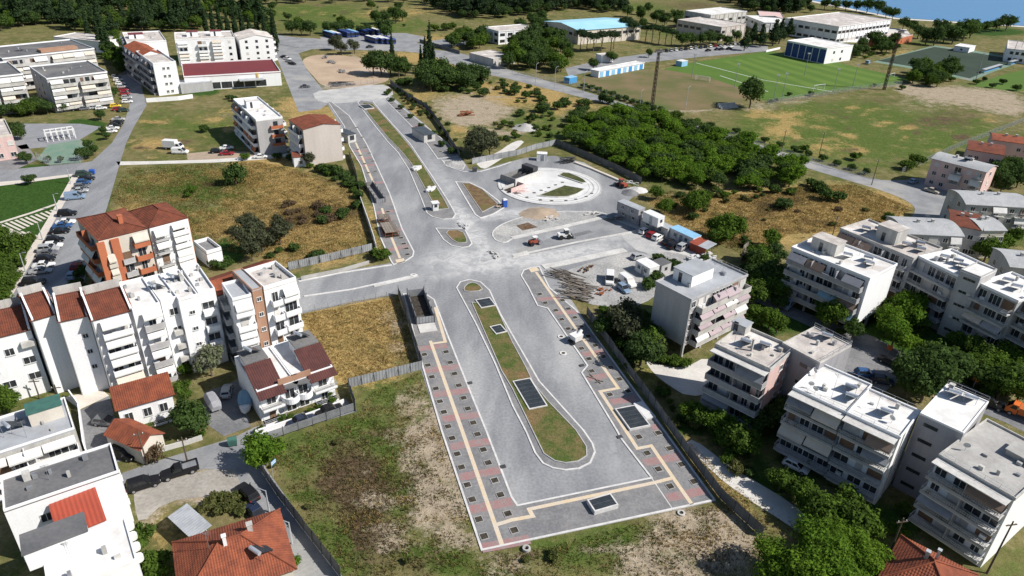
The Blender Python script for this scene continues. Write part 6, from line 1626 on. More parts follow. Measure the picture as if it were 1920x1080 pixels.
many('bush', [(150,520,2.0),(158,512,1.6),(146,538,1.8),(150,545,1.6),(400,500,1.6),(415,505,1.8),(430,498,1.6),(410,492,1.4)], 'dark shrub in the shade of the terracotta block', 'shrubs by the terracotta block')
# park
many('dark', [(60,345,1.5),(55,347,1.6),(45,300,1.6),(52,308,1.8),(92,305,1.2),(115,305,1.2),(155,300,2.4),(165,298,2.2),(175,292,2.2),(168,282,2),(190,225,2.2),(200,262,1.8),(195,252,1.6)], 'small dark tree around the playground and its court', 'playground trees')
many('broad', [(50,470,1.6),(45,480,1.8),(60,455,1.5),(30,500,2.2),(15,520,2.4),(5,545,2.6),(0,500,2),(40,495,1.6),(8,570,2.4),(25,540,2.0),(10,450,1.8)], 'green park tree on the lawn by the parked cars', 'park trees')
many('dark', [(18,213,3),(30,216,2.6),(58,212,3.4),(75,212,3.6),(90,214,3),(120,210,2.2),(5,222,3),(212,190,2.8),(205,182,2.4),(30,255,3),(40,262,2.6),(12,250,2.6),(225,135,3),(240,120,3),(150,90,3)], 'dark tree between the upper left apartment blocks and the playground', 'trees by the upper left blocks')
many('cypress', [(190,95,1.8),(200,102,1.8),(208,108,1.6),(170,82,1.8),(198,90,1.8)], 'cypress between the dark-roofed block and the orange-roofed row', 'cypresses between the upper left blocks')
many('bush', [(440,190,2),(430,186,1.8)], 'dark bush at the supermarket yard corner', 'supermarket bushes')
# along the right pavement fence
fill(['dark', 'broad', 'olive'], [(1122,632),(1150,612),(1190,605),(1226,625),(1234,660),(1215,688),(1190,698),(1158,665)], 4.4, 3.2, {'dark': 'dark tree in the jungle between the pavement fence and the stilted block', 'broad': 'green tree in the jungle between the pavement fence and the stilted block', 'olive': 'grey-green tree in the jungle between the pavement fence and the stilted block'}, {'dark': 'dark jungle trees', 'broad': 'green jungle trees', 'olive': 'grey jungle trees'}, seed=21)
fill(['bush', 'green_bush'], [(1180,690),(1215,725),(1260,770),(1330,830),(1420,890),(1460,900),(1440,860),(1340,790),(1280,745),(1220,700)], 3.6, 2.0, {'bush': 'dark bush along the fence below the pale driveway', 'green_bush': 'green bush along the fence below the pale driveway'}, {'bush': 'dark fence bushes', 'green_bush': 'green fence bushes'}, prob=.8, seed=22)
many('broad', [(1378,850,3.2),(1365,840,2.6),(1395,855,2.6),(1345,815,2.6),(1310,800,2.4),(1290,790,2.2)], 'green tree between the footpath and the shaded balcony block', 'trees by the shaded block')
many('green_bush', [(1245,680,1.8),(1265,684,1.8),(1285,688,1.6),(1230,672,1.6)], 'green bush at the foot of the stilted block', 'bushes at the stilted block')
for x, y, R, l in [(1530,1108,5.6,'largest bright green tree, in the middle of the bottom right clump'),(1462,1112,4.8,'bright green tree at the left of the bottom right clump'),(1592,1090,5.0,'bright green tree nearest the wooden pole in the bottom right clump'),(1565,1060,4.4,'bright green tree at the top of the bottom right clump'),(1500,1150,5.4,'bright green tree cut by the bottom edge in the bottom right clump')]:
    plant('great', x, y, R * .92, l, 'tree', 'big trees at the bottom right', 'large_tree', .85 * R / 5.2)
many('broad', [(1560,1000,3.4),(1590,1005,3.4),(1530,985,3.0),(1500,950,2.6),(1615,1010,3.2),(1460,920,2.2),(1585,975,3.0)], 'green tree between the footpath and the white-roofed balcony block', 'trees below the white-roofed block')
# courtyards on the right
many('bright', [(1690,620,4.2),(1700,600,4.0),(1660,630,3.6),(1672,650,3.6),(1690,665,3.0)], 'bright green courtyard tree above the parked dark car', 'bright courtyard trees')
fill(['dark', 'broad'], [(1600,610),(1640,600),(1720,625),(1760,640),(1800,660),(1790,680),(1700,650),(1620,640)], 6, 3.2, {'dark': 'dark courtyard tree in the shade of the balcony block', 'broad': 'green courtyard tree in the shade of the balcony block'}, {'dark': 'dark courtyard trees', 'broad': 'green courtyard trees'}, prob=.7, seed=23)
many('dark', [(1715,730,4.6),(1735,735,5),(1755,725,4.8),(1700,745,4),(1775,715,4),(1725,755,4.2),(1685,715,2.6)], 'dense dark tree beside the small parking yard', 'dense trees by the parking yard')
many('broad', [(1740,690,3.4),(1765,700,3.4),(1810,670,2.6),(1820,660,2.2),(1835,690,3.2),(1860,715,3.6),(1885,740,3.4),(1905,755,3),(1830,720,3),(1870,745,3),(1810,705,2.6),(1900,700,3),(1880,690,3),(1790,655,2.4)], 'garden tree in the green court at the right edge', 'garden court trees')
fill(['dark', 'broad'], [(1400,540),(1420,520),(1470,560),(1480,600),(1440,600),(1410,580)], 5.5, 3.2, {'dark': 'dark tree behind the grey-roofed stilted block', 'broad': 'green tree behind the grey-roofed stilted block'}, {'dark': 'dark trees behind the stilted block', 'broad': 'green trees behind the stilted block'}, seed=24)
fill(['dark', 'bush'], [(1400,480),(1440,470),(1475,520),(1470,555),(1420,540),(1390,510)], 5.5, 3.2, {'dark': 'dark tree between the dry field and the white-roofed block', 'bush': 'dark bush between the dry field and the white-roofed block'}, {'dark': 'dark trees by the dry field', 'bush': 'dark bushes by the dry field'}, seed=25)
many('broad', [(1440,620,2.8),(1425,612,2.6),(1410,606,2.4),(1455,625,2.4)], 'green tree in the lane between the two nearer blocks', 'lane trees')
many('dark', [(1860,350,4),(1880,345,4.4),(1895,338,4),(1875,362,3.4),(1905,352,4),(1755,345,2.2),(1768,350,2.2),(1860,330,3),(1890,325,3.2)], 'dark tree around the pink arched houses', 'trees by the arched houses')
many('broad', [(1830,475,3.4),(1845,490,3.6),(1860,500,3.2),(1840,465,3),(1875,470,3),(1662,420,1.8),(1900,455,2.4)], 'green tree in the gap among the arched houses', 'trees among the arched houses')
many('bush', [(1235,492,2),(1250,500,2),(1265,505,2.2),(1215,540,2.4),(1230,525,2),(1330,500,1.8),(1345,505,1.8),(1320,490,1.6)], 'bush at the edge of the gravel site yard', 'site yard bushes')

# undergrowth round the right-hand blocks and along the plaza edge
U = {'bush': 'dark undergrowth bush', 'green_bush': 'green undergrowth bush', 'broad': 'green undergrowth tree', 'dark': 'dark undergrowth tree', 'weed_bush': 'olive undergrowth weed clump'}
def under(kinds, poly, sp, R, where, seed, prob=1.0):
    fill(kinds, poly, sp, R, {k: U[k] + ' ' + where for k in kinds}, {k: U[k] + ' ' + where for k in kinds}, prob=prob, seed=seed)
under(['green_bush', 'bush', 'weed_bush'], [(1108,602),(1140,645),(1190,705),(1205,700),(1200,640),(1215,590),(1190,580),(1150,590),(1125,580)], 3.0, 2.8, 'along the plaza fence by the stilted block', 31)
under(['green_bush', 'bush', 'weed_bush'], [(1195,720),(1245,785),(1330,850),(1400,905),(1470,945),(1455,905),(1370,840),(1300,790),(1225,715)], 3.0, 2.6, 'between the fence and the shaded balcony block', 32, .8)
under(['bush', 'dark', 'green_bush'], [(1330,760),(1380,800),(1440,830),(1470,800),(1440,770),(1380,760)], 3.6, 2.6, 'at the foot of the shaded balcony block', 33)
under(['green_bush', 'bush', 'broad'], [(1440,880),(1500,900),(1580,950),(1640,985),(1650,1010),(1560,985),(1470,925)], 3.4, 2.6, 'at the foot of the white-roofed block', 34, .9)
under(['dark', 'green_bush', 'broad'], [(1440,600),(1500,610),(1600,640),(1650,640),(1620,610),(1500,575),(1450,575)], 5.0, 3.0, 'in the lane under the lorry block', 35, .7)
under(['green_bush', 'broad', 'dark'], [(1690,690),(1760,660),(1830,650),(1890,690),(1930,720),(1930,780),(1880,760),(1800,720)], 4.6, 3.0, 'in the garden court at the right', 36, .8)
under(['green_bush', 'bush'], [(1640,940),(1690,960),(1720,1000),(1700,1030),(1660,1010)], 3.2, 2.4, 'between the white-roofed and concrete-roofed blocks', 37)
under(['green_bush', 'broad'], [(1610,560),(1700,590),(1740,640),(1690,640),(1640,610)], 4.4, 3.4, 'in front of the balcony block beside the bright end wall', 38, .7)
under(['green_bush', 'bush', 'weed_bush'], [(860,270),(900,240),(960,215),(1040,215),(1060,235),(1030,260),(960,262),(900,285)], 5.0, 2.8, 'on the slope above the roundabout track', 39, .6)
under(['bush', 'weed_bush'], [(735,165),(790,190),(840,235),(868,285),(856,290),(820,245),(770,205),(728,172)], 3.4, 2.4, 'along the dark fence of the far pavement', 40, .7)
under(['green_bush', 'weed_bush', 'bush'], [(900,150),(960,155),(1060,185),(1120,200),(1080,215),(980,200),(910,185)], 6.5, 3.0, 'on the dry slope beside the diagonal road', 41, .55)
under(['green_bush', 'broad', 'bush'], [(1375,470),(1420,450),(1470,470),(1480,520),(1440,520),(1400,500)], 4.6, 3.2, 'on the edge of the golden field by the plank board', 42, .8)
under(['dark', 'broad'], [(-5,205),(60,200),(100,215),(60,222),(0,225)], 5.5, 3.6, 'below the left edge apartment blocks', 43)
under(['broad', 'dark'], [(200,60),(235,85),(260,140),(235,150),(205,120),(190,80)], 6.0, 3.2, 'between the orange-roofed row and the dark roofs', 44, .8)
under(['bush', 'green_bush'], [(560,300),(660,330),(680,365),(660,370),(600,335)], 3.6, 2.4, 'below the beige block', 45, .7)
under(['green_bush', 'broad'], [(-10,440),(60,455),(45,500),(15,560),(-20,570)], 3.6, 2.8, 'on the park lawn beside the parked cars', 46, .7)
under(['weed_bush', 'green_bush'], [(500,850),(640,790),(640,830),(540,880),(600,960),(640,1040),(620,1050),(540,950)], 3.6, 1.3, 'along the near field edge by the slatted fence', 47, .6)
under(['green_bush', 'bush', 'broad'], [(1290,770),(1340,745),(1345,780),(1400,830),(1450,870),(1430,885),(1360,830)], 3.2, 2.8, 'between the pale driveway and the footpath', 50, .8)
under(['dark', 'broad'], [(1520,580),(1600,600),(1650,640),(1590,650),(1500,610)], 4.2, 3.0, 'behind the stair block with the patched roof', 51, .8)
under(['weed_bush'], [(700,1040),(900,1045),(1150,1010),(1200,1040),(1000,1080),(720,1080)], 5.5, 1.1, 'in the rough grass at the bottom', 48, .5)
under(['bush', 'green_bush', 'weed_bush'], [(1260,350),(1400,362),(1500,350),(1540,360),(1420,385),(1300,390)], 4.6, 2.6, 'along the lower edge of the thicket', 49, .7)
# ------------------------------------------------------------------ grass tufts on the fields (uncountable)
def tufts(name, label, polys, n, ch, thr, m, hmin, hmax, seed, wid=.10):
    r = np.random.default_rng(seed)
    xs, ys = [], []
    for poly in polys:
        P = [P2(p) for p in poly]
        A = abs(area(P)); x0, x1 = min(p[0] for p in P), max(p[0] for p in P); y0, y1 = min(p[1] for p in P), max(p[1] for p in P)
        k = int(n * (x1 - x0) * (y1 - y0))
        x, y = r.uniform(x0, x1, k), r.uniform(y0, y1, k)
        ok = inside(P, x, y); x, y = x[ok], y[ok]
        w = cover_at(x, y)
        v = w[ch] if isinstance(ch, int) else sum(w[c] for c in ch)
        cl = np.sin(x * .9 + 1.3 * np.sin(y * .7)) * np.sin(y * .8 + 1.1 * np.sin(x * .6)) * .32 + r.normal(size=len(x)) * .28
        ok = v + cl > thr
        xs.append(x[ok]); ys.append(y[ok])
    x, y = np.concatenate(xs), np.concatenate(ys)
    k = len(x)
    B = 3
    V = np.zeros((k, B, 3, 3), np.float32)
    for b_ in range(B):
        a = r.uniform(0, 6.28, k); h = r.uniform(hmin, hmax, k); l = r.uniform(.15, .6, k) * h
        ox, oy = x + r.normal(size=k) * .12, y + r.normal(size=k) * .12
        ww = wid * (.7 + .8 * r.random(k))
        V[:, b_, 0] = np.stack([ox - np.sin(a) * ww, oy + np.cos(a) * ww, np.zeros(k)], 1)
        V[:, b_, 1] = np.stack([ox + np.sin(a) * ww, oy - np.cos(a) * ww, np.zeros(k)], 1)
        V[:, b_, 2] = np.stack([ox + np.cos(a) * l, oy + np.sin(a) * l, h], 1)
    V = V.reshape(-1, 3); nf = k * B
    me = bpy.data.meshes.new(name)
    me.vertices.add(len(V)); me.vertices.foreach_set('co', V.ravel())
    me.loops.add(nf * 3); me.loops.foreach_set('vertex_index', np.arange(nf * 3, dtype=np.int32))
    me.polygons.add(nf); me.polygons.foreach_set('loop_start', np.arange(0, nf * 3, 3, dtype=np.int32))
    me.update(); me.materials.append(MATS[m])
    o = link(name, me); tag(o, label, 'grass', kind='stuff')
    print(name, nf)
leaf_mat('blade_dry', (.32, .215, .075), (.54, .41, .19), (.42, .30, .12), .4, .12, (.15, .155, .045))
leaf_mat('blade_green', (.06, .105, .018), (.125, .165, .036), (.08, .12, .024), .35, .14, (.28, .22, .10))
leaf_mat('blade_brown', (.085, .058, .032), (.17, .125, .07), (.12, .085, .045), .35, .2, (.22, .18, .10))
leaf_mat('blade_lawn', (.03, .075, .012), (.05, .11, .018), (.035, .085, .014), .3)
FIELDS = [[(205,375),(240,315),(480,303),(560,318),(660,350),(690,400),(720,470),(560,500),(420,470),(250,400)], [(565,590),(745,558),(785,690),(650,722),(600,660)],
          [(500,845),(660,775),(700,735),(795,695),(825,810),(900,1034),(960,1040),(1345,945),(1420,1010),(1420,1085),(650,1085),(560,960)], [(1180,355),(1400,365),(1500,350),(1600,345),(1715,392),(1640,430),(1480,440),(1400,480),(1300,440)],
          [(1245,805),(1300,835),(1400,930),(1520,990),(1590,1060),(1420,1000),(1350,945)]]
tufts('dry_grass', 'golden dry grass standing on the fields', FIELDS, 12, 1, .40, 'blade_dry', .15, .45, 1, .045)
tufts('green_grass', 'green weeds and grass on the fields', FIELDS, 10, 0, .38, 'blade_green', .1, .35, 2, .045)
tufts('dead_weeds', 'dead brown weeds on the fields', FIELDS, 10, 3, .38, 'blade_brown', .15, .45, 3, .045)
tufts('weed_specks', 'sparse weed tufts on bare soil', FIELDS, 2.2, 2, .5, 'blade_brown', .08, .22, 4, .07)

# ------------------------------------------------------------------ vehicles
def loft(mb, st, m=0):
    """body from stations (x, half width, z bottom, z top, shoulder inset)"""
    n = 8; vs = []
    for (x, w, z0, z1, sh) in st:
        zm = z0 + (z1 - z0) * .55
        vs += [(x, -w * .92, z0), (x, w * .92, z0), (x, w, z0 + (z1 - z0) * .25), (x, w, zm), (x, w - sh, z1), (x, -w + sh, z1), (x, -w, zm), (x, -w, z0 + (z1 - z0) * .25)]
    fs = []
    for i in range(len(st) - 1):
        for j in range(n):
            a, b = i * n + j, i * n + (j + 1) % n
            fs.append((a, a + n, b + n, b))
    k = (len(st) - 1) * n
    fs += [tuple(range(n)), tuple(k + j for j in range(n - 1, -1, -1))]
    mb.add(vs, fs, m)

_tyre = MB().tube((0, -.1, 0), (0, .1, 0), .32, n=14).mesh('wheel', 'tyre')
_rim = MB().tube((0, -.115, 0), (0, .115, 0), .2, n=10).mesh('rim', 'rim')
def make_vehicle(kind):
    K = dict(hatch=(4.0, .87, .92, 1.46), sedan=(4.5, .88, .92, 1.42), suv=(4.5, .92, 1.05, 1.68), van=(5.0, .98, 1.1, 2.0))[kind]
    Lc, w, belt, top = K
    h = Lc / 2
    root = empty('parked_' + ('van' if kind == 'van' else 'car'))
    mb = MB()
    hood = belt - (.02 if kind == 'van' else .14)
    rear = belt if kind in ('hatch', 'suv', 'van') else belt - .06
    loft(mb, [(-h, w * .86, .38, rear - .22, .06), (-h + .1, w * .95, .28, rear - .06, .06), (-h + .5, w, .24, rear, .07), (-h * .2, w, .24, belt, .07), (h * .3, w, .24, belt, .07), (h * .42, w, .24, hood + .05, .1), (h - .4, w * .97, .26, hood - .06, .12), (h - .08, w * .88, .3, hood - .16, .1), (h, w * .8, .38, hood - .3, .08)])
    body = mb.build('body', 'paint_white', root, smooth=False)
    # cabin: pillars and roof in paint, panes a little proud
    if kind == 'van': x0b, x0t, x1t, x1b = -h + .06, -h + .1, h * .30, h * .66
    elif kind == 'sedan': x0b, x0t, x1t, x1b = -h * .62, -h * .36, h * .14, h * .44
    elif kind == 'suv': x0b, x0t, x1t, x1b = -h + .1, -h + .38, h * .12, h * .42
    else: x0b, x0t, x1t, x1b = -h + .12, -h + .48, h * .10, h * .46
    wt = w - .2 if kind != 'van' else w - .1
    wb = w - .07
    z0, z1 = belt - .03, top
    Bm = [(x0b, -wb, z0), (x1b, -wb, z0), (x1b, wb, z0), (x0b, wb, z0)]
    T = [(x0t, -wt, z1 - .05), (x1t, -wt, z1 - .05), (x1t, wt, z1 - .05), (x0t, wt, z1 - .05)]
    T2 = [(x0t + .1, -wt + .1, z1), (x1t - .1, -wt + .1, z1), (x1t - .1, wt - .1, z1), (x0t + .1, wt - .1, z1)]
    cb = MB().add(Bm + T + T2, [(0, 1, 5, 4), (1, 2, 6, 5), (2, 3, 7, 6), (3, 0, 4, 7), (4, 5, 9, 8), (5, 6, 10, 9), (6, 7, 11, 10), (7, 4, 8, 11), (8, 9, 10, 11)])
    cb.build('roof', 'paint_white', root)
    def pane(name, q, a=.08, b=.92, c=.1, d=.9):
        q = [Vector(p) for p in q]
        nrm = (q[1] - q[0]).cross(q[3] - q[0]).normalized() * .014
        def e(u, v): return q[0].lerp(q[1], u).lerp(q[3].lerp(q[2], u), v) + nrm
        MB().add([e(a, c), e(b, c), e(b, d), e(a, d)], [(0, 1, 2, 3)]).build(name, 'glass_car', root)
    sl = .30 if kind == 'van' else 0
    if kind == 'van':
        pane('side_window', (Bm[0], Bm[1], T[1], T[0]), .62, .9, .25); pane('side_window', (Bm[2], Bm[3], T[3], T[2]), .1, .38, .25)
    else:
        for (a, b) in ((.1, .5), (.54, .9)):
            pane('side_window', (Bm[0], Bm[1], T[1], T[0]), a, b); pane('side_window', (Bm[2], Bm[3], T[3], T[2]), 1 - b, 1 - a)
    pane('windscreen', (Bm[1], Bm[2], T[2], T[1]), .015, .985, .01, .985)
    pane('rear_window', (Bm[3], Bm[0], T[0], T[3]), .1, .9, .3 if kind != 'sedan' else .1, .9)
    for sx in (-.62, .62):
        for sy in (-1, 1):
            o = link('wheel', _tyre, root); o.location = (h * sx + .02, sy * (w - .09), .32); link('rim', _rim, o)
    for sy in (-1, 1):
        MB().box(h - .2, h - .03, sy * w * .62 - .16, sy * w * .62 + .16, hood - .34, hood - .2).build('headlight', 'lamp_clear', root)
        MB().box(-h - .01, -h + .14, sy * w * .72 - .12, sy * w * .72 + .12, rear - .34, rear - .12).build('tail_light', 'lamp_red', root)
        MB().box(h * .36, h * .41, sy * (w + .08) - .09, sy * (w + .08) + .09, belt + .01, belt + .15).build('mirror', 'metal_dark', root)
    return root
VP = {k: make_vehicle(k) for k in ('hatch', 'sedan', 'suv', 'van')}
_vused = set()
def vehicle(kind, a, b, colour, label, cat=None, group=None, z=.04, name=None):
    """a = rear end, b = front end in the survey grid (only the heading and the middle are used)"""
    p, q = G(*a), G(*b); c = (p + q) / 2; d = q - p
    if kind in _vused: o = copy_tree(VP[kind])
    else: o = VP[kind]; _vused.add(kind)
    o.location = (c.x, c.y, z); o.rotation_euler = (0, 0, math.atan2(d.y, d.x))
    for ch in o.children:
        if ch.name.split('.')[0] in ('body', 'roof'):
            ch.material_slots[0].link = 'OBJECT'; ch.material_slots[0].material = PAINT[colour]
    tag(o, label, cat or ('van' if kind == 'van' else 'car'), group)
    return o
# row along the park: (rear) kerb side to front street side
row = [(158,330,'green','suv'),(163,338,'black','sedan'),(158,345,'blue','hatch'),(154,353,'grey','hatch'),(150,361,'silver','sedan'),(142,373,'lightblue','van'),(127,404,'black','suv'),(124,420,'white','sedan'),(118,427,'blue','sedan'),(113,437,'black','sedan'),(104,453,'black','hatch'),(101,464,'white','hatch'),(92,471,'silver','suv'),(90,479,'grey','sedan'),(87,489,'black','hatch'),(83,501,'white','sedan'),(77,512,'silver','sedan'),(65,533,'black','suv'),(60,551,'white','hatch'),(56,565,'red','hatch')]
for i, (x, y, c, k) in enumerate(row):
    g = G(x, y)
    vehicle(k, (x - 16, y + 1.5), (x + 16, y - 1.5), c, '%s %s parked nose-out along the park, %s from the crossroads' % (c.replace('lightblue', 'light blue'), 'van' if k == 'van' else 'car', ORD[i]), group='cars parked along the park')
vehicle('hatch', (138,512), (150,494), 'red', 'dark red car in the shadow of the terracotta block')
vehicle('hatch', (133,527), (142,512), 'lightblue', 'light blue car parked in the shadow beside the terracotta block')
vehicle('van', (331,288), (346,288), 'white', 'white panel van in the grass, nearer of the two')
vehicle('sedan', (414,281), (436,279), 'white', 'white car on the sandy yard beside the narrow balcony block')
vehicle('hatch', (400,287), (414,286), 'black', 'black car leftmost on the sandy yard')
vehicle('sedan', (415,291), (437,290), 'red', 'dark red car on the sandy yard by the white path')
vehicle('sedan', (480,297), (498,296), 'white', 'white car on the white path below the narrow balcony block')
vehicle('hatch', (178,793), (222,797), 'grey', 'grey car parked at an angle in the walled yard')
vehicle('suv', (213,850), (252,862), 'black', 'black car in the shade beside the orange outbuilding')
vehicle('sedan', (540,803), (592,783), 'navy', 'dark blue car by the slatted fence, left of the two')
vehicle('sedan', (595,781), (640,765), 'black', 'black car by the slatted fence, right of the two')
vehicle('hatch', (424,748), (428,728), 'silver', 'silver car in the shaded yard above the covered boat')
vehicle('suv', (480,945), (450,915), 'black', 'black car at the top of the alley')
vehicle('sedan', (468,950), (497,985), 'navy', 'dark car with a pale bonnet in the middle of the alley')
vehicle('sedan', (503,978), (524,1008), 'navy', 'dark blue car lowest in the alley')
vehicle('suv', (240,922), (300,903), 'black', 'black off-roader parked behind the pickup on the dirt')
# site car park
for i, (a, b, c, k, l) in enumerate([((1198,441),(1220,432),'white','hatch','white car nearest the cabins in the site car park'),((1212,449),(1232,438),'red','hatch','dark red car between two white ones in the site car park'),((1222,454),(1243,442),'white','hatch','white car right of the dark red one in the site car park'),
        ((1240,462),(1262,451),'black','sedan','black car left of two in the site car park'),((1250,470),(1274,458),'black','suv','black car right of two in the site car park'),((1272,471),(1288,462),'silver','suv','silver pickup beside the rusty lean-to')]):
    vehicle(k, a, b, c, l)
vehicle('hatch', (1185,488), (1208,482), 'silver', 'silver car parked at the small white cabin on the gravel')
vehicle('van', (1143,518), (1142,538), 'white', 'white van alone in the middle of the gravel yard')
vehicle('van', (1164,524), (1188,542), 'white', 'white minivan at the right end of the gravel yard', 'van')
vehicle('hatch', (1160,538), (1178,552), 'lightblue', 'light blue car beside the white minivan on the gravel')
# streets on the right
vehicle('hatch', (1610,704), (1634,706), 'blue', 'blue car on the small paved yard')
vehicle('hatch', (1643,716), (1664,720), 'navy', 'dark car right of the blue one on the paved yard')
vehicle('sedan', (1654,677), (1682,690), 'black', 'black car in the shade beside the paved yard')
vehicle('suv', (1832,753), (1878,770), 'black', 'black car parked behind the grey concrete roof')
vehicle('hatch', (1706,345), (1718,341), 'lightblue', 'light blue car at the road junction')
vehicle('sedan', (1738,358), (1755,363), 'beige', 'pale car beside the pinkish three-storey house')
vehicle('hatch', (1478,872), (1505,885), 'white', 'white car in the shade under the white-roofed balcony block')
vehicle('sedan', (1842,366), (1846,374), 'black', 'dark car behind the long grey house')
# street at the upper left
for i, (x, y, c) in enumerate([(220,232,'black'),(216,238,'black'),(211,243,'white'),(207,249,'white'),(222,226,'silver')]):
    vehicle('sedan', (x - 8, y + .5), (x + 8, y - .5), c, '%s car in the short row beside the playground, %s from the bottom' % (c, ORD[{249: 0, 243: 1, 238: 2, 232: 3, 226: 4}[y]]), group='cars beside the playground')
for i, (x, y, c) in enumerate([(190,206,'white'),(178,205,'silver'),(160,207,'grey'),(145,208,'black'),(217,202,'yellow'),(222,208,'red'),(233,210,'green')]):
    vehicle('hatch', (x - 9, y), (x + 9, y - 1.5), c, '%s car in the lane below the dark-roofed block' % c, group='cars in the upper left lane')
for i, (x, y, c) in enumerate([(239,193,'white'),(238,185,'silver'),(235,178,'red'),(232,171,'red'),(229,165,'silver'),(226,159,'white'),(222,152,'white'),(218,146,'grey')]):
    vehicle('hatch', (x - 7, y + .5), (x + 7, y - .5), c, '%s car in the row below the white end wall, %s from the bottom' % (c, ORD[i]), group='cars below the white end wall')
for i, (x, y, c) in enumerate([(533,109,'black'),(539,112,'white'),(543,117,'silver'),(548,121,'black')]):
    vehicle('sedan', (x - 6, y - 1), (x + 6, y + 1), c, '%s car in the group of four beside the parking road, %s from the top' % (c, ORD[i]), group='cars beside the parking road')
vehicle('sedan', (565,165), (580,164), 'black', 'black car in front of the mesh fence below the parking road')
vehicle('sedan', (690,90), (698,89), 'black', 'black car on the road in front of the parked buses')
cc = ['white', 'black', 'silver', 'white', 'grey', 'black', 'white', 'silver', 'navy', 'black', 'white', 'red', 'silver', 'grey', 'black', 'white', 'white', 'grey']
for i, c in enumerate(cc):
    x = 1240 + i * 9.2; y = 98 - i * .95
    vehicle('hatch', (x - 2, y - 2), (x + 2, y + 2.2), c, '%s car in the long row below the dark trees of the sports hall car park' % c, group='%s cars of the sports hall row' % c)
for i, (x, y, c) in enumerate([(1328,96,'black'),(1345,94,'navy'),(1352,94,'black'),(1367,93,'black'),(1358,90,'white'),(1370,89,'white')]):
    vehicle('sedan', (x - 4, y + .6), (x + 4, y - .6), c, '%s car standing on the road in front of the sports hall row' % c, group='%s cars in front of the sports hall row' % c)
vehicle('van', (1623,122), (1630,118), 'lightblue', 'small pale van beside the football pitch corner')

# pickup
def pickup(a, b):
    p, q = G(*a), G(*b); c = (p + q) / 2; d = q - p
    o = empty('pickup_truck', (c.x, c.y, .04), math.atan2(d.y, d.x)); tag(o, 'black pickup truck with an open load bed on the dirt lot', 'pickup')
    mb = MB(); loft(mb, [(-2.6, .85, .45, 1.0, .03), (-2.5, .92, .4, 1.02, .03), (.5, .92, .38, 1.02, .05), (.9, .92, .38, 1.02, .07), (1.3, .92, .38, 1.0, .1), (2.3, .9, .38, .92, .12), (2.6, .8, .42, .75, .1)]); mb.build('body', PAINT['black'], o)
    for y in (-.86, .86): MB().box(-2.58, -.42, y - .05, y + .05, 1.0, 1.32).build('bed_side', PAINT['black'], o)
    MB().box(-2.62, -2.53, -.8, .8, 1.0, 1.3).build('tailgate', PAINT['black'], o)
    MB().box(-2.5, -.45, -.78, .78, 1.025, 1.06).build('load_bed', 'metal_grey', o)
    Bm = [(-.4, -.84, 1.0), (1.15, -.84, 1.0), (1.15, .84, 1.0), (-.4, .84, 1.0)]; T = [(-.32, -.7, 1.68), (.55, -.7, 1.68), (.55, .7, 1.68), (-.32, .7, 1.68)]
    MB().add(Bm + T, [(0, 1, 5, 4), (1, 2, 6, 5), (2, 3, 7, 6), (3, 0, 4, 7), (4, 5, 6, 7)]).build('cab', PAINT['black'], o)
    for nm, f in (('windscreen', (1, 2, 6, 5)), ('rear_window', (3, 0, 4, 7)), ('side_window', (0, 1, 5, 4)), ('side_window', (2, 3, 7, 6))):
        qd = [Vector((Bm + T)[i]) for i in f]; n = (qd[1] - qd[0]).cross(qd[3] - qd[0]).normalized() * .015
        ce = sum(qd, Vector()) / 4
        MB().add([ce.lerp(v, .8) + n for v in qd], [(0, 1, 2, 3)]).build(nm, 'glass_car', o)
    for x in (-1.6, 1.75):
        for y in (-.84, .84):
            w = link('wheel', _tyre, o); w.location = (x, y, .38); w.scale = (1.2, 1.2, 1.2); link('rim', _rim, w)
pickup((372,878), (304,899))

def lorry(a, b, cab, box, label, Lb=5.2, hb=2.6, name='lorry', z=.04, flat=False):
    p, q = G(*a), G(*b); c = (p + q) / 2; d = q - p
    o = empty(name, (c.x, c.y, z), math.atan2(d.y, d.x)); tag(o, label, 'lorry')
    x0 = -Lb / 2 - .9
    MB().box(x0, x0 + Lb + 1.9, -.45, .45, .55, .8).build('chassis', 'metal_dark', o)
    MB().box(x0, x0 + Lb, -1.1, 1.1, .85, .85 + (.6 if flat else hb)).build('load_box', box, o)
    mb = MB(); loft(mb, [(x0 + Lb + .1, 1.05, .5, 2.3, .1), (x0 + Lb + 1.0, 1.05, .45, 2.3, .1), (x0 + Lb + 1.7, 1.02, .45, 1.45, .1), (x0 + Lb + 1.9, .98, .5, 1.2, .1)]); mb.build('cab', cab, o)
    xf = x0 + Lb
    MB().add([(xf + 1.73, -.85, 1.45), (xf + 1.73, .85, 1.45), (xf + 1.07, .85, 2.22), (xf + 1.07, -.85, 2.22)], [(0, 1, 2, 3)]).build('windscreen', 'glass_car', o)
    for y in (-1.065, 1.065): MB().add([(xf + .3, y, 1.45), (xf + 1.3, y, 1.45), (xf + .95, y, 2.1), (xf + .3, y, 2.1)], [(0, 1, 2, 3)]).build('side_window', 'glass_car', o)
    for x in (x0 + 1.0, xf + 1.0):
        for y in (-.95, .95):
            w = link('wheel', _tyre, o); w.location = (x, y, .42); w.scale = (1.3, 1.3, 1.3); link('rim', _rim, w)
lorry((309,279), (343,281), PAINT['white'], 'frame_white', 'white box lorry in the grass above the smaller van', 4.2, 2.2)
lorry((1495,560), (1466,585), PAINT['lightblue'], 'awn_grey', 'pale lorry parked in the shade under the white-roofed block')
lorry((1960,800), (1890,772), PAINT['orange'], 'orange_paint', 'orange lorry at the right edge behind the concrete roof', 4.8, 1.2)

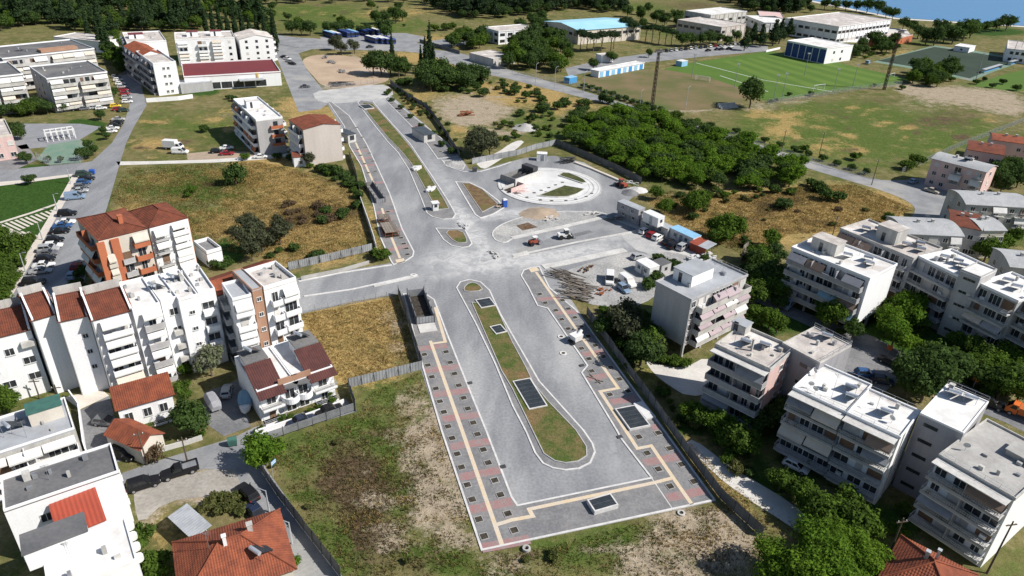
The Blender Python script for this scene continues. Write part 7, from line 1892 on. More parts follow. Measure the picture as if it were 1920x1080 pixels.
# buses
def make_bus():
    o = empty('city_bus')
    mb = MB(); loft(mb, [(-6, 1.2, .4, 2.85, .15), (-5.9, 1.25, .35, 3.0, .15), (5.8, 1.25, .35, 3.0, .15), (6, 1.2, .4, 2.8, .15)]); mb.build('body', 'blue_navy', o)
    for y in (-1.262, 1.262):
        for i in range(7): MB().box(-5.4 + i * 1.55, -4.05 + i * 1.55, y - .01, y + .01, 1.35, 2.35).build('side_window', 'glass_car', o)
    MB().box(5.99, 6.03, -1.05, 1.05, 1.1, 2.5).build('windscreen', 'glass_car', o)
    MB().box(-5.2, 5.0, -1.0, 1.0, 3.0, 3.12).build('roof_panel', 'frame_white', o)
    for x in (-3.4, 3.6):
        for y in (-1.1, 1.1):
            w = link('wheel', _tyre, o); w.location = (x, y, .48); w.scale = (1.5, 1.3, 1.5)
    return o
BUS = make_bus(); _b0 = [True]
for i, (x, y, roofc, dx) in enumerate([(697,79,'frame_white',1),(709,79.5,'frame_white',1),(719,80,'frame_white',1),(729,80.5,'blue_navy',1),(645,68,'blue_navy',1),(653,67.5,'blue_navy',1),(661,67,'blue_light',1),(680,65,'blue_navy',1),(690,64.5,'blue_navy',1),(702,63.5,'frame_white',1),(628,70,'frame_white',1),(618,69.5,'blue_light',1)]):
    o = BUS if _b0[0] else copy_tree(BUS); _b0[0] = False
    g = G(x, y); f = G(x + 14, y + 4.2)
    o.location = (g.x, g.y, .04); o.rotation_euler = (0, 0, math.atan2(f.y - g.y, f.x - g.x))
    for ch in o.children:
        if ch.name.startswith('roof_panel'):
            ch.material_slots[0].link = 'OBJECT'; ch.material_slots[0].material = M(roofc)
    row_ = 'front row of the depot, %s from the left' % ORD[i] if i < 4 else 'back row of the depot, %s from the left' % {618: 'first', 628: 'second', 645: 'third', 653: 'fourth', 661: 'fifth', 680: 'sixth', 690: 'seventh', 702: 'eighth'}[x]
    tag(o, '%s-roofed bus in the %s' % ({'frame_white': 'white', 'blue_navy': 'dark blue', 'blue_light': 'light blue'}[roofc], row_), 'bus', 'buses parked at the depot')
# ------------------------------------------------------------------ fences
def panel_mesh(style, w, h):
    key = ('fence', style, round(w, 2), h)
    if key in _wm: return _wm[key]
    mb = MB()
    if style in ('hoarding', 'hoarding_dark', 'concrete', 'wall_white', 'concrete_light'):
        if style.startswith('hoarding'):
            n = max(4, int(w / .25))
            vs = []
            for i in range(n + 1):
                x = -w / 2 + w * i / n; y = .025 if i % 2 else -.025
                vs += [(x, y, .05), (x, y, h)]
            mb.add(vs, [(2 * i, 2 * i + 2, 2 * i + 3, 2 * i + 1) for i in range(n)])
            for z in (.4, h - .35): mb.box(-w / 2, w / 2, .026, .08, z, z + .08)
        else:
            mb.box(-w / 2, w / 2, -.1, .1, 0, h)
        me = mb.mesh('panel', style)
    elif style == 'slats':
        for i in range(7):
            z = .35 + i * (h - .4) / 7; mb.box(-w / 2, w / 2, -.02, .02, z, z + .13)
        me = mb.mesh('panel', 'metal_grey')
    elif style == 'mesh':
        k = max(3, int(w / .35))
        for i in range(k + 1): x = -w / 2 + w * i / k; mb.box(x - .012, x + .012, -.012, .012, .05, h)
        for i in range(5): z = .1 + i * (h - .14) / 4; mb.box(-w / 2, w / 2, -.015, .015, z, z + .03)
        me = mb.mesh('panel', 'metal_galv')
    _wm[key] = me
    return me
def fence(label, px, h, style, step=2.2, post='metal_grey', name='fence', pw=.09, brace=False, pts=None):
    P = pts or [G(*p) for p in px]
    o = empty(name, (P[0].x, P[0].y, 0)); tag(o, label, 'wall' if name.endswith('wall') else 'fence')
    for i in range(len(P) - 1):
        a, b = P[i], P[i + 1]; d = b - a; L_ = d.length; n = max(1, round(L_ / step)); w = L_ / n; rz = math.atan2(d.y, d.x)
        me = panel_mesh(style, round(w, 1), h)
        for k in range(n):
            c = a.lerp(b, (k + .5) / n) - P[0]
            q = link('panel', me, o); q.location = (c.x, c.y, 0); q.rotation_euler = (RN.uniform(-.03, .03), 0, rz); q.scale = (w / round(w, 1), 1, 1)
            if post:
                c = a.lerp(b, k / n) - P[0]
                cube('post', o, post, c.x, c.y, 0, pw, pw, h + .12, rz)
                if brace:
                    nx = Vector((-d.y, d.x, 0)).normalized()
                    u = c - nx * 1.0
                    t = MB().tube((c.x, c.y, h * .8), (u.x, u.y, 0), .04, n=4).build('brace', post, o)
    return o
fence('light metal hoarding with dark braced posts below the dry square field', [(655,727),(792,693)], 2.0, 'hoarding', 2.4, 'metal_dark', brace=True)
fence('grey slatted fence along the street with the two dark cars', [(474,838),(560,808),(664,772)], 1.9, 'slats', 2.2, 'metal_dark')
fence('dark sheet fence closing the end of the street at the dry field', [(668,772),(654,728)], 2.2, 'hoarding_dark')
fence('tall dark sheet fence along the alley casting a black shadow', [(487,880),(520,930),(570,995),(640,1086)], 2.3, 'hoarding_dark', 2.4, 'metal_dark')
fence('light metal hoarding along the lower edge of the dry left field', [(541,507),(620,489),(698,470)], 2.0, 'hoarding', 2.4, 'metal_dark', brace=True)
fence('low concrete retaining wall above the side street', [(565,525),(640,510),(692,495)], .9, 'concrete', 6, None, 'retaining_wall')
fence('pale concrete wall between the dry left field and the pavement', [(677,380),(692,425),(706,470)], 1.8, 'concrete_light', 4, None, 'boundary_wall')
fence('dark sheet fence between the left field and the upper pavement', [(655,290),(668,330),(677,378)], 1.8, 'hoarding_dark')
fence('dark sheet fence beside the stairwell along the dry square field', [(747,553),(765,605),(791,690)], 2.2, 'hoarding_dark', 2.2, 'metal_dark')
fence('light mesh barrier along the lower side of the side street', [(566,588),(640,574),(746,553)], 1.2, 'mesh', 2.4)
fence('dark sheet fence along the outer edge of the right pavement', [(1100,590),(1125,625),(1178,700),(1215,750),(1290,855),(1350,935),(1428,1008)], 2.0, 'hoarding_dark', 2.4, 'metal_dark')
fence('grey mesh fence across the far end of the boulevard', [(545,172),(605,168),(640,165),(712,155)], 2.0, 'mesh', 3.0)
fence('dark sheet fence between the far pavement and the wasteland', [(732,158),(765,185),(800,205),(825,238),(845,270),(862,296)], 2.2, 'hoarding_dark', 2.6, 'metal_dark')
fence('dark sheet fence between the roundabout and the thicket', [(1042,272),(1080,288),(1150,318),(1202,345)], 2.2, 'hoarding_dark', 2.6, 'metal_dark')
fence('light metal hoarding beside the small white box above the roundabout', [(968,292),(1005,280),(1042,272)], 2.0, 'hoarding', 2.6, 'metal_dark')
fence('light metal hoarding left of the roundabout below the trees', [(885,308),(925,300),(968,292)], 2.0, 'hoarding', 2.6, 'metal_dark')
fence('mesh fence between the big meadow and the football pitch', [(1440,195),(1530,182),(1600,170),(1690,160)], 2.2, 'mesh', 4)
fence('mesh fence along the right side of the big meadow', [(1690,325),(1800,275),(1935,222)], 2.0, 'mesh', 4)
fence('mesh fence along the diagonal road below the big meadow', [(1350,248),(1450,282),(1560,316),(1640,336)], 1.6, 'mesh', 4)
fence('mesh fence round the bus depot island', [(522,82),(560,90),(622,90)], 1.8, 'mesh', 4)
fence('dark sheet fence along the road right of the bus depot', [(787,80),(830,92),(862,102)], 2.0, 'hoarding_dark', 4)
fence('blue and white barrier on the near edge of the clubhouse', [(1436,98),(1462,92)], 1.2, 'wall_white', 4, None, 'low_wall')
fence('mesh fence between the diagonal road and the worn playing field', [(960,138),(1070,160),(1160,186),(1255,215)], 1.8, 'mesh', 4)
fence('low white wall of the twin house front gardens', [(480,816),(515,805),(560,790)], 1.0, 'wall_white', 3, None, 'garden_wall')
fence('white garden wall at the right end of the twin house', [(566,788),(610,772),(645,757)], 1.0, 'wall_white', 3, None, 'garden_wall')
fence('white yard wall beside the dark flat roof', [(150,770),(133,745)], 1.6, 'wall_white', 3, None, 'yard_wall')
fence('white wall between the walled yard and the awning house', [(150,772),(160,840),(170,872)], 1.6, 'wall_white', 3, None, 'yard_wall')
fence('low cream wall in front of the orange outbuilding', [(300,848),(350,834),(380,824)], .9, 'concrete_light', 3, None, 'garden_wall')
fence('white boundary wall below the supermarket annexe', [(275,192),(335,188),(362,184)], 1.6, 'wall_white', 4, None, 'boundary_wall')
fence('mesh fence round the green sports court', [(70,300),(95,312),(150,306),(178,282)], 2.6, 'mesh', 3)
fence('low white kerb wall along the white path below the narrow balcony block', [(445,300),(500,296),(545,292)], .8, 'wall_white', 5, None, 'low_wall')

# ------------------------------------------------------------------ metro works: gratings, stairwells, kiosks
def grating(label, c4, h=.45, frame='kerb', parent=None):
    P = [G(p[0], p[1], h) for p in c4]
    a, b, d = P[0], P[1], P[3]
    u = b - a; v = d - a; rz = math.atan2(u.y, u.x)
    W, D = u.length, abs(v.dot(Vector((-u.y, u.x, 0)).normalized()))
    sgn = 1 if v.dot(Vector((-u.y, u.x, 0))) > 0 else -1
    o = empty('vent_shaft', (a.x, a.y, .1), rz); tag(o, label, 'vent')
    y0, y1 = (0, D) if sgn > 0 else (-D, 0)
    t = .2; H = h - .1
    MB().box(0, W, y0, y0 + t, 0, H).box(0, W, y1 - t, y1, 0, H).box(0, t, y0 + t, y1 - t, 0, H).box(W - t, W, y0 + t, y1 - t, 0, H).build('frame', frame, o)
    MB().box(t, W - t, y0 + t, y1 - t, .0, H - .14).build('shaft', 'pit_soil_shade', o)  # solid block, dark colour in place of the shade below the bars
    nx, ny = max(1, round(W / 1.2)), max(1, round(D / 1.2))
    gw, gd = (W - 2 * t) / nx, (D - 2 * t) / ny
    mb = MB()
    k = max(4, int(gw / .16))
    for i in range(k): x = -gw / 2 + gw * (i + .5) / k; mb.box(x - .045, x + .045, -gd / 2 + .02, gd / 2 - .02, 0, .06)
    mb.box(-gw / 2 + .01, gw / 2 - .01, -gd / 2 + .01, -gd / 2 + .06, 0, .065).box(-gw / 2 + .01, gw / 2 - .01, gd / 2 - .06, gd / 2 - .01, 0, .065)
    me = mb.mesh('grating', 'grille')
    for i in range(nx):
        for j in range(ny):
            g = link('grating', me, o); g.location = (t + gw * (i + .5), y0 + t + gd * (j + .5), H - .10)
    return o
grating('large dark vent grating with white frame in the median bed', [(992,767),(1027,760),(995,708),(961,714)], .34)
grating('small vent grating nearest the crossing in the median', [(902,577),(930,572),(922,558),(895,561)], .34)
grating('square vent grating in the middle of the upper median bed part', [(930,626),(951,621),(940,608),(922,611)], .34)
grating('dark vent grating on the right pavement beside the white slab', [(1181,805),(1220,797),(1192,759),(1157,765)], .5)
grating('raised vent box on the bottom pavement with a shadow on its left', [(1115,959),(1160,946),(1147,926),(1102,936)], .85)
grating('vent grating at the far end of the upper median', [(683,204),(702,202),(695,194),(680,196)], .5)
def house_box(name, label, cat, c4, h, wall, roofm, front=None):
    b = Bld(name, label, cat, c4[0], c4[1], c4[2], h, wall, 0, 1)
    b.body().flat(roofm, 0, .12)
    return b
b = house_box('lift_house', 'lift house with a dark flat roof on the far right pavement', 'kiosk', [(795,254),(816,251),(803,236)], 2.6, 'concrete_light', 'grille'); b.wins('front', [.5], 1.6, 1.6, frame=False, shut=0)
b = house_box('lift_house', 'lift house with a dark flat roof beside the beige block', 'kiosk', [(652,254),(667,251),(659,239)], 2.8, 'concrete_light', 'grille'); b.wins('front', [.5], 1.6, 1.6, frame=False, shut=0)
def stairwell(label, c4, h=1.25, wallm='metal_grey', cover=True, glass=False, rx=0, floor='pit_soil_shade'):
    P = [G(p[0], p[1], .14) for p in c4]
    a, b, c = P[0], P[1], P[2]
    u = b - a; rz = math.atan2(u.y, u.x); n = Vector((-u.y, u.x, 0)).normalized()
    W = u.length; D = (c - b).dot(n)
    o = empty('metro_stairwell', (a.x, a.y, .13), rz); tag(o, label, 'stairs')
    MB().box(-.1, 0, 0, D, 0, h).build('side_wall', wallm, o)
    MB().box(W, W + .1, 0, D, 0, h).build('side_wall', wallm, o)
    MB().box(-.1, W + .1, D, D + .1, 0, h).build('end_wall', wallm, o)
    MB().box(0, W, 0, D, .0, .012).build('stair_shade_floor', floor, o)  # flat floor at pavement level, shade of the stair depth painted in
    k = 9
    for i in range(k):
        MB().box(.15, W - .15, .25 + i * .34, .25 + i * .34 + .06, .012, .05).build('step', 'concrete_dark', o)
    mb = MB(); nn = max(3, int(W / .3)); vs = []
    for i in range(nn + 1): vs += [(W * i / nn, -.05 + (.03 if i % 2 else -.03), 0), (W * i / nn, -.05 + (.03 if i % 2 else -.03), h)]
    mb.add(vs, [(2 * i, 2 * i + 2, 2 * i + 3, 2 * i + 1) for i in range(nn)]); mb.build('sheet_gate', 'metal_grey', o)
    for x in (-.06, W + .06):
        for i in range(max(2, int(D / 2.4)) + 1): cube('post', o, 'metal_dark', x, D * i / max(2, int(D / 2.4)), 0, .16, .16, h + .5)
    return o
o = stairwell('open metro stairwell with sheet walls and corrugated gate at the left pavement', [(782,608),(814,604),(795,553)], 1.6)
MB().box(.0, G(782,608,.14).__sub__(G(814,604,.14)).length, -3.4, -.3, .005, .12).build('landing_slab', 'concrete_light', o)
stairwell('open metro stairwell with pale landing on the upper left pavement', [(706,381),(722,379),(713,346)], 1.2, 'concrete_dark', floor='concrete_dark')
def scaffold(label, c, W, D, h, rz):
    g = G(*c); o = empty('scaffold_frame', (g.x, g.y, .13), rz); tag(o, label, 'scaffold')
    for x in (-W / 2, 0, W / 2):
        for y in (-D / 2, D / 2): cube('upright', o, 'rust', x, y, 0, .08, .08, h)
    for z in (h * .5, h):
        for y in (-D / 2, D / 2): cube('rail', o, 'rust', 0, y, z - .08, W, .07, .07)
        for x in (-W / 2, 0, W / 2): cube('rail', o, 'rust', x, 0, z - .16, .07, D, .07)
    for i in range(6): cube('plank', o, 'timber', -W / 2 + W * (i + .5) / 6, 0, h + .0, W / 6 - .06, D, .05)
    MB().box(-W / 2, W / 2, -D / 2, D / 2, .005, .02).build('pit_shade_floor', 'pit_soil_shade', o)  # flat dark sheet, its colour stands in for the shaded pit
scaffold('timber and steel frame over the pit on the upper left pavement', (731,436), 3.6, 6.5, 1.4, ANG)
scaffold('blue-topped frame with planks above the timber frame pit', (720,417), 3.0, 2.4, 1.7, ANG)
def booth(label, c, rz, s=1.0):
    g = G(*c); o = empty('guard_booth', (g.x, g.y, .13), rz); tag(o, label, 'booth')
    MB().box(-.65 * s, .65 * s, -.65 * s, .65 * s, 0, 2.1).build('wall', 'frame_white', o)
    MB().box(-.85 * s, .85 * s, -.85 * s, .85 * s, 2.11, 2.25).build('roof', 'frame_white', o)
    for (x, y, r) in ((0, -.66, 0), (.66, 0, math.pi / 2), (-.66, 0, -math.pi / 2)):
        w = link('window', win_mesh('pane', .8, .8), o); w.location = (x * s, y * s, 1.0); w.rotation_euler = (0, 0, r)
booth('white guard booth at the near tip of the upper median', (816,394), .4, 1.2)
def mixer(label, c, rz):
    g = G(*c); o = empty('site_container', (g.x, g.y, .14), rz); tag(o, label, 'equipment')
    MB().hexa([(-.9, -.7, .35), (.9, -.7, .35), (.9, .7, .35), (-.9, .7, .35), (-1.2, -.9, 1.7), (1.0, -.9, 1.7), (1.0, .9, 1.7), (-1.2, .9, 1.7)]).build('hopper', 'frame_white', o)
    MB().tube((.3, 0, 1.2), (1.3, 0, 2.2), .55, .3, 10).build('drum', 'frame_white', o)
    for x in (-.8, .8):
        for y in (-.6, .6): cube('leg', o, 'metal_grey', x, y, 0, .1, .1, .5)
    MB().tube((-1.2, -.8, .3), (-1.2, .8, .3), .3, n=10).build('roller', 'tyre', o)
mixer('white mixing machine on the right pavement edge', (1080,641), .7)

# ------------------------------------------------------------------ containers and cabins
def cabin(label, a, b, W, H, m, roofm, z0=0.0, wins=2, name='site_cabin', Lfix=None):
    """a-b is the near long lower edge"""
    p, q = G(a[0], a[1], z0), G(b[0], b[1], z0); d = q - p; L_ = Lfix or d.length
    o = empty(name, (p.x, p.y, z0 + .04), math.atan2(d.y, d.x)); tag(o, label, 'cabin')
    mb = MB(); n = int(L_ / .3)
    vs = []
    for i in range(n + 1): vs += [(L_ * i / n, .02 * (i % 2), .1), (L_ * i / n, .02 * (i % 2), H - .1)]
    mb.add(vs, [(2 * i, 2 * i + 2, 2 * i + 3, 2 * i + 1) for i in range(n)])
    mb.box(0, L_, .03, W, .05, H - .05); mb.build('wall', m, o)
    mb = MB()
    for x in (0, L_ - .14):
        for y in (-.02, W - .12): mb.box(x, x + .14, y, y + .14, 0, H)
    for z in (0, H - .14):
        mb.box(.14, L_ - .14, -.021, .1, z, z + .14).box(.14, L_ - .14, W - .1, W + .021, z, z + .14).box(-.002, .12, .12, W - .12, z, z + .14).box(L_ - .12, L_ + .002, .12, W - .12, z, z + .14)
    mb.build('frame', m, o)
    corrugated((-.05, -.05, H + .05), (L_ + .05, -.05, H + .05), (L_ + .05, W + .05, H + .12), (-.05, W + .05, H + .12), roofm, 'roof', o, .5, .03, thick=.04)
    for i in range(wins):
        w = link('window', win_mesh('pane', .9, .9), o); w.location = (L_ * (i + .6) / (wins + .2), -.03, 1.1)
        link('frame', win_mesh('frame', .9, .9), w)
    MB().box(L_ * .45, L_ * .45 + .9, -.05, -.024, .1, 2.1).build('door', 'metal_grey', o)
    w = link('window', win_mesh('pane', .8, .8), o); w.location = (L_ + .03, W / 2, 1.1); w.rotation_euler = (0, 0, math.pi / 2)
    return o
cabin('blue-grey site cabin at the bottom of the stack by the roundabout', (1157,405), (1197,424), 2.5, 2.5, 'wall_lilac', 'roof_grey')
cabin('blue-grey site cabin on top of the stack by the roundabout', (1156,394), (1196,411), 2.5, 2.5, 'wall_lilac', 'metal_galv', 2.56)
cabin('grey container in the lower row beside the red car', (1200,424), (1250,447), 2.5, 2.5, 'wall_old', 'roof_grey')
cabin('white container on top of the lower row of containers', (1204,414), (1232,427), 2.5, 2.5, 'frame_white', 'frame_white', 2.56, 0)
cabin('white office cabin with a pale blue roof behind the black cars', (1253,445), (1297,466), 3.0, 2.7, 'frame_white', 'blue_light')
cabin('white cabin standing alone on the gravel yard', (1190,507), (1216,523), 3.0, 2.6, 'frame_white', 'frame_white')
cabin('dark-roofed cabin right of the lone white cabin on the gravel yard', (1220,508), (1238,518), 3.2, 2.6, 'wall_grey', 'roof_dark')
cabin('small white utility box above the roundabout', (1006,302), (1025,303), 2.2, 2.4, 'frame_white', 'frame_white', 0, 0)
p = G(1292,469); o = empty('rusty_lean_to', (p.x, p.y, .04), math.atan2(*(lambda d: (d.y, d.x))(G(1318,480) - p))); tag(o, 'rusty orange lean-to with a tilted roof sheet at the end of the cabins', 'shed')
MB().box(0, 4.6, 0, .12, 0, 2.1).build('front_sheet', 'rust_orange', o); MB().box(0, .12, .12, 3.4, 0, 2.1).build('side_sheet', 'rust_orange', o)
for x in (.2, 4.4): cube('post', o, 'timber', x, 3.2, 0, .12, .12, 2.4)
corrugated((-.2, -.3, 2.15), (2.4, -.3, 2.15), (2.4, 3.7, 2.55), (-.2, 3.7, 2.55), 'rust_orange', 'roof_sheet', o, .4, .03, thick=.03); corrugated((2.42, -.3, 2.2), (5.2, -.3, 2.2), (5.2, 3.7, 2.6), (2.42, 3.7, 2.6), 'metal_galv', 'roof_sheet', o, .4, .03, thick=.03)

# ------------------------------------------------------------------ site machines and heaps
def roller(label, c, rz, col, big=1.0):
    g = G(*c); o = empty('road_roller', (g.x, g.y, .06), rz); o.scale = (big,) * 3; tag(o, label, 'machine')
    MB().tube((1.3, -.75, .6), (1.3, .75, .6), .6, n=16).build('drum', 'metal_grey', o)
    MB().box(-1.6, .5, -.6, .6, .7, 1.35).box(.5, 1.4, -.12, .12, .8, 1.0).build('body', col, o)
    for y in (-.6, .6): MB().tube((-1.1, y - .2, .55), (-1.1, y + .2, .55), .55, n=14).build('wheel', 'tyre', o)
    MB().box(-.7, .5, -.6, .6, 2.15, 2.25).build('canopy', 'frame_white', o)
    for x in (-.6, .4):
        for y in (-.5, .5): cube('canopy_post', o, 'metal_dark', x, y, 1.35, .07, .07, .8)
    MB().box(-.4, 0, -.25, .25, 1.35, 1.7).build('seat', 'metal_dark', o)
roller('red road roller with a white canopy on the unfinished strip', (1003,459), .5, 'rust_orange')
def loader(label, c, rz, col):
    g = G(*c); o = empty('wheel_loader', (g.x, g.y, .06), rz); tag(o, label, 'machine')
    MB().box(-1.8, -.1, -.7, .7, .7, 1.5).build('engine_hood', col, o)
    MB().box(-.1, 1.0, -.6, .6, .7, 1.2).build('body', col, o)
    MB().box(-.1, .9, -.6, .6, 1.2, 2.4).build('cab', 'glass_dark', o); MB().box(-.2, 1.0, -.7, .7, 2.41, 2.5).build('cab_roof', col, o)
    for x in (-1.1, 1.0):
        for y in (-.8, .8): MB().tube((x, y - .22, .6), (x, y + .22, .6), .6, n=14).build('wheel', 'tyre', o)
    for y in (-.45, .45): MB().tube((.8, y, 1.2), (2.2, y, .5), .1, n=5).build('arm', col, o)
    MB().hexa([(2.1, -1, .1), (2.9, -1, .1), (2.9, 1, .1), (2.1, 1, .1), (2.1, -1, .9), (2.4, -1, .9), (2.4, 1, .9), (2.1, 1, .9)]).build('bucket', 'metal_grey', o)
loader('white wheel loader at the end of the dark trench strip', (1058,447), .3, 'frame_white')
loader('red mini digger at the edge of the roundabout', (1165,351), 2.2, 'rust_orange')
def mound(name, label, c, R, h, m, seed, cat='heap', sq=1.0):
    g = G(*c); r = random.Random(seed); n, k = 22, 6
    vs = [(0, 0, h)]; fs = []
    for j in range(1, k + 1):
        for i in range(n):
            a = 2 * math.pi * i / n; q = R * j / k * (1 + r.uniform(-.08, .08))
            vs.append((q * math.cos(a), q * math.sin(a) * sq, max(0, h * (1 - j / k) ** 1.1 + (r.uniform(-.06, .06) * h if j < k else -.02))))
    for i in range(n): fs.append((0, 1 + i, 1 + (i + 1) % n))
    for j in range(k - 1):
        for i in range(n): a = 1 + j * n; fs.append((a + i, a + n + i, a + n + (i + 1) % n, a + (i + 1) % n))
    o = MB().add(vs, fs).build(name, m, smooth=True); o.location = (g.x, g.y, .05); o.rotation_euler = (0, 0, .3); tag(o, label, cat)
mound('sand_heap', 'pinkish brown sand heap below the roundabout', (1012,401), 5.6, 1.3, 'sand', 1, sq=.8)
mound('gravel_heap', 'dark gravel heap right of the roundabout', (1182,362), 2.8, 1.2, 'asphalt_dark', 2)
mound('rubble_heap', 'white rubble heap right of the dark gravel heap', (1196,357), 3.0, 1.0, 'concrete_light', 3)
mound('earth_heap', 'grey stony heap on the wasteland above the roundabout', (985,240), 5.0, 1.8, 'concrete', 4)
mound('gravel_heap', 'small grey heap on the pavement end left of the roundabout', (848,307), 3.0, .7, 'gravel', 5)
def scatter_stack(name, label, c, n, L_, spread, m, rz, seed, cat='stack', thick=.14, zmax=.8, piece='plank'):
    """stack of loose pieces, each one a piece of its own"""
    g = G(*c); r = random.Random(seed); o = empty(name, (g.x, g.y, .05), rz); tag(o, label, cat)
    for i in range(n):
        q = cube(piece, o, m, r.uniform(-spread, spread), r.uniform(-spread, spread) * .6, r.uniform(0, zmax), L_ * r.uniform(.6, 1.1), thick * r.uniform(.8, 2), thick, r.uniform(-.35, .35))
    return o
scatter_stack('timber_stack', 'stack of grey timber beams at the left of the gravel yard', (1062,522), 34, 4.6, 3.2, 'timber', ANG - .9, 1)
scatter_stack('timber_stack', 'second stack of timber beams nearer the pavement', (1082,540), 30, 4.4, 3.0, 'timber', ANG - .8, 2)
scatter_stack('timber_stack', 'long loose beams below the timber stacks', (1075,556), 18, 5.5, 2.6, 'timber', ANG - .7, 3)
scatter_stack('steel_bundle', 'dark tangled steel bundle above the roundabout', (1063,305), 46, 3.2, 1.8, 'metal_dark', .4, 4, 'heap', .1, 1.9, 'bar')
scatter_stack('rubbish_pile', 'pinkish rubble and rubbish pile by the rusty lean-to', (1318,487), 60, .9, 3.4, 'paving_white', .4, 5, 'heap', .3, .7, 'lump')
scatter_stack('pipe_pile', 'pile of beige pipes and blocks at the tip of the planted triangle', (938,388), 14, 1.4, 1.2, 'sand', .9, 6, 'heap', .2, .5, 'pipe')
scatter_stack('rubble_pile', 'brown wreckage on the bare earth clearing', (873,216), 26, 3.0, 2.6, 'rust', .5, 7, 'heap', .25, 1.2, 'piece')
scatter_stack('steel_bundle', 'dark scrap pile at the far end of the parking road', (640,160), 30, 3.5, 4.5, 'metal_dark', .3, 8, 'heap', .25, 1.0, 'bar')
scatter_stack('stone_slabs', 'white stone slabs stacked on the upper median', (780,318), 14, 2.2, 1.4, 'paving_white', ANG + .9, 9, 'stack', .5, .5, 'slab')
scatter_stack('stone_slabs', 'white paving slabs stacked nearer on the upper median', (805,358), 18, 2.0, 1.4, 'paving_white', ANG + .9, 10, 'stack', .45, .5, 'slab')
scatter_stack('formwork_pile', 'wooden formwork on the low structure of the roundabout plaza', (978,362), 16, 2.0, 1.6, 'wall_pink', .5, 11, 'stack', .15, .9, 'board')
for i, (c, k) in enumerate([((640,135), 12), ((622,118), 10), ((608,108), 8)]):
    scatter_stack('stone_row', '%s stone row of three across the bare ground below the depot' % ('lowest', 'middle', 'highest')[i], c, k, 1.6, 2.4, 'concrete_dark', -1.1, 20 + i, 'heap', .5, .5, 'stone')
# roundabout entrance: sloped walls and escalator hall
def plaza_entrance():
    g = G(*plz(540, 470)); o = empty('metro_entrance', (g.x, g.y, .18), math.atan2(*(lambda d: (d.y, d.x))(G(*plz(900, 320)) - G(*plz(400, 500))))); tag(o, 'sunken metro entrance with dark escalator walls on the white roundabout', 'entrance')
    o.scale = (1.25, 1.25, 1.1)
    MB().box(-4.6, 4.6, -.2, 0, 0, 2.0).build('wall', 'concrete_light', o)
    MB().box(-4.6, -4.4, 0, 4.6, 0, 2.0).build('wall', 'concrete_dark', o)
    MB().box(-4.6, 4.6, 4.6, 4.8, 0, 1.6).build('wall', 'concrete_dark', o)
    MB().box(-4.4, 4.6, 0, 4.6, .0, .02).build('shade_floor', 'pit_soil_shade', o)  # no real hole: shade of the sunken hall is in the floor colour
    for i in range(3): MB().hexa([(-3.5, .5 + i * 1.4, .05), (4, .5 + i * 1.4, .05), (4, 1.1 + i * 1.4, .05), (-3.5, 1.1 + i * 1.4, .05), (-3.5, .5 + i * 1.4, .3), (4, .5 + i * 1.4, 1.8), (4, 1.1 + i * 1.4, 1.8), (-3.5, 1.1 + i * 1.4, .3)]).build('escalator', 'metal_dark', o)
    MB().box(2.4, 4.2, .4, 4.2, 1.9, 3.1).build('machine_housing', 'metal_dark', o)
    g = G(*plz(370, 620)); o = empty('metro_stairs', (g.x, g.y, .18), o.rotation_euler.z); tag(o, 'second sunken stair with pinkish walls on the white roundabout', 'stairs')
    MB().box(-3, 3, -.2, 0, 0, 1.3).build('wall', 'wall_pink', o); MB().box(2.8, 3, 0, 3, 0, 1.3).build('wall', 'wall_pink', o); MB().box(-3, 3, 3, 3.2, 0, .9).build('wall', 'concrete_light', o); MB().box(-3, 2.8, 0, 3, 0, .02).build('shade_floor', 'pit_soil_shade', o)  # last sheet is a flat floor with the stair shade painted on
plaza_entrance()
ribbon('retaining_edge', [(1078,306),(1110,318),(1150,335),(1168,343)], .9, .03, 'path_pale', z1=.5)

# ------------------------------------------------------------------ small street things
def toilet(label, c):
    g = G(*c); o = empty('portable_toilet', (g.x, g.y, .1), .4); tag(o, label, 'toilet')
    MB().box(-.6, .6, -.6, .6, 0, 2.1).build('cabin', 'plastic_blue', o); MB().hexa([(-.66, -.66, 2.11), (.66, -.66, 2.11), (.66, .66, 2.11), (-.66, .66, 2.11), (-.4, -.4, 2.35), (.4, -.4, 2.35), (.4, .4, 2.35), (-.4, .4, 2.35)]).build('roof', 'frame_white', o); MB().box(-.4, .4, -.63, -.605, .1, 1.95).build('door', 'plastic_blue', o)
toilet('blue portable toilet beside the planted triangle', (946,388))
def manhole(label, c, r=.6, h=.3, m='kerb'):
    g = G(*c); o = empty('manhole_ring', (g.x, g.y, .04)); tag(o, label, 'manhole')
    n = 16; vs = []; 
    for (rr, z) in ((r * 1.25, 0), (r * 1.2, h), (r * .7, h), (r * .7, .02)): vs += [(rr * math.cos(2 * math.pi * i / n), rr * math.sin(2 * math.pi * i / n), z) for i in range(n)]
    MB().add(vs, [(j * n + i, j * n + (i + 1) % n, (j + 1) * n + (i + 1) % n, (j + 1) * n + i) for j in range(3) for i in range(n)]).build('ring', m, o)
    MB().add([(r * .7 * math.cos(2 * math.pi * i / n), r * .7 * math.sin(2 * math.pi * i / n), .05) for i in range(n)], [tuple(range(n))]).build('shaft', 'pit_soil_shade', o)  # dark disc painted in place of the shade inside the ring
manhole('manhole ring in the right carriageway beside the white machine', (1052,632), .55, .12)
manhole('manhole ring in the right carriageway further from the kerb', (1056,663), .55, .12)
manhole('raised concrete manhole ring in the grass at the bottom', (987,1031), .45, .4, 'concrete')
manhole('white round manhole cover near the bottom right pavement corner', (1277,963), .45, .2, 'concrete_light')
manhole('manhole ring on the upper median tip strip', (775,517), .6, .2)
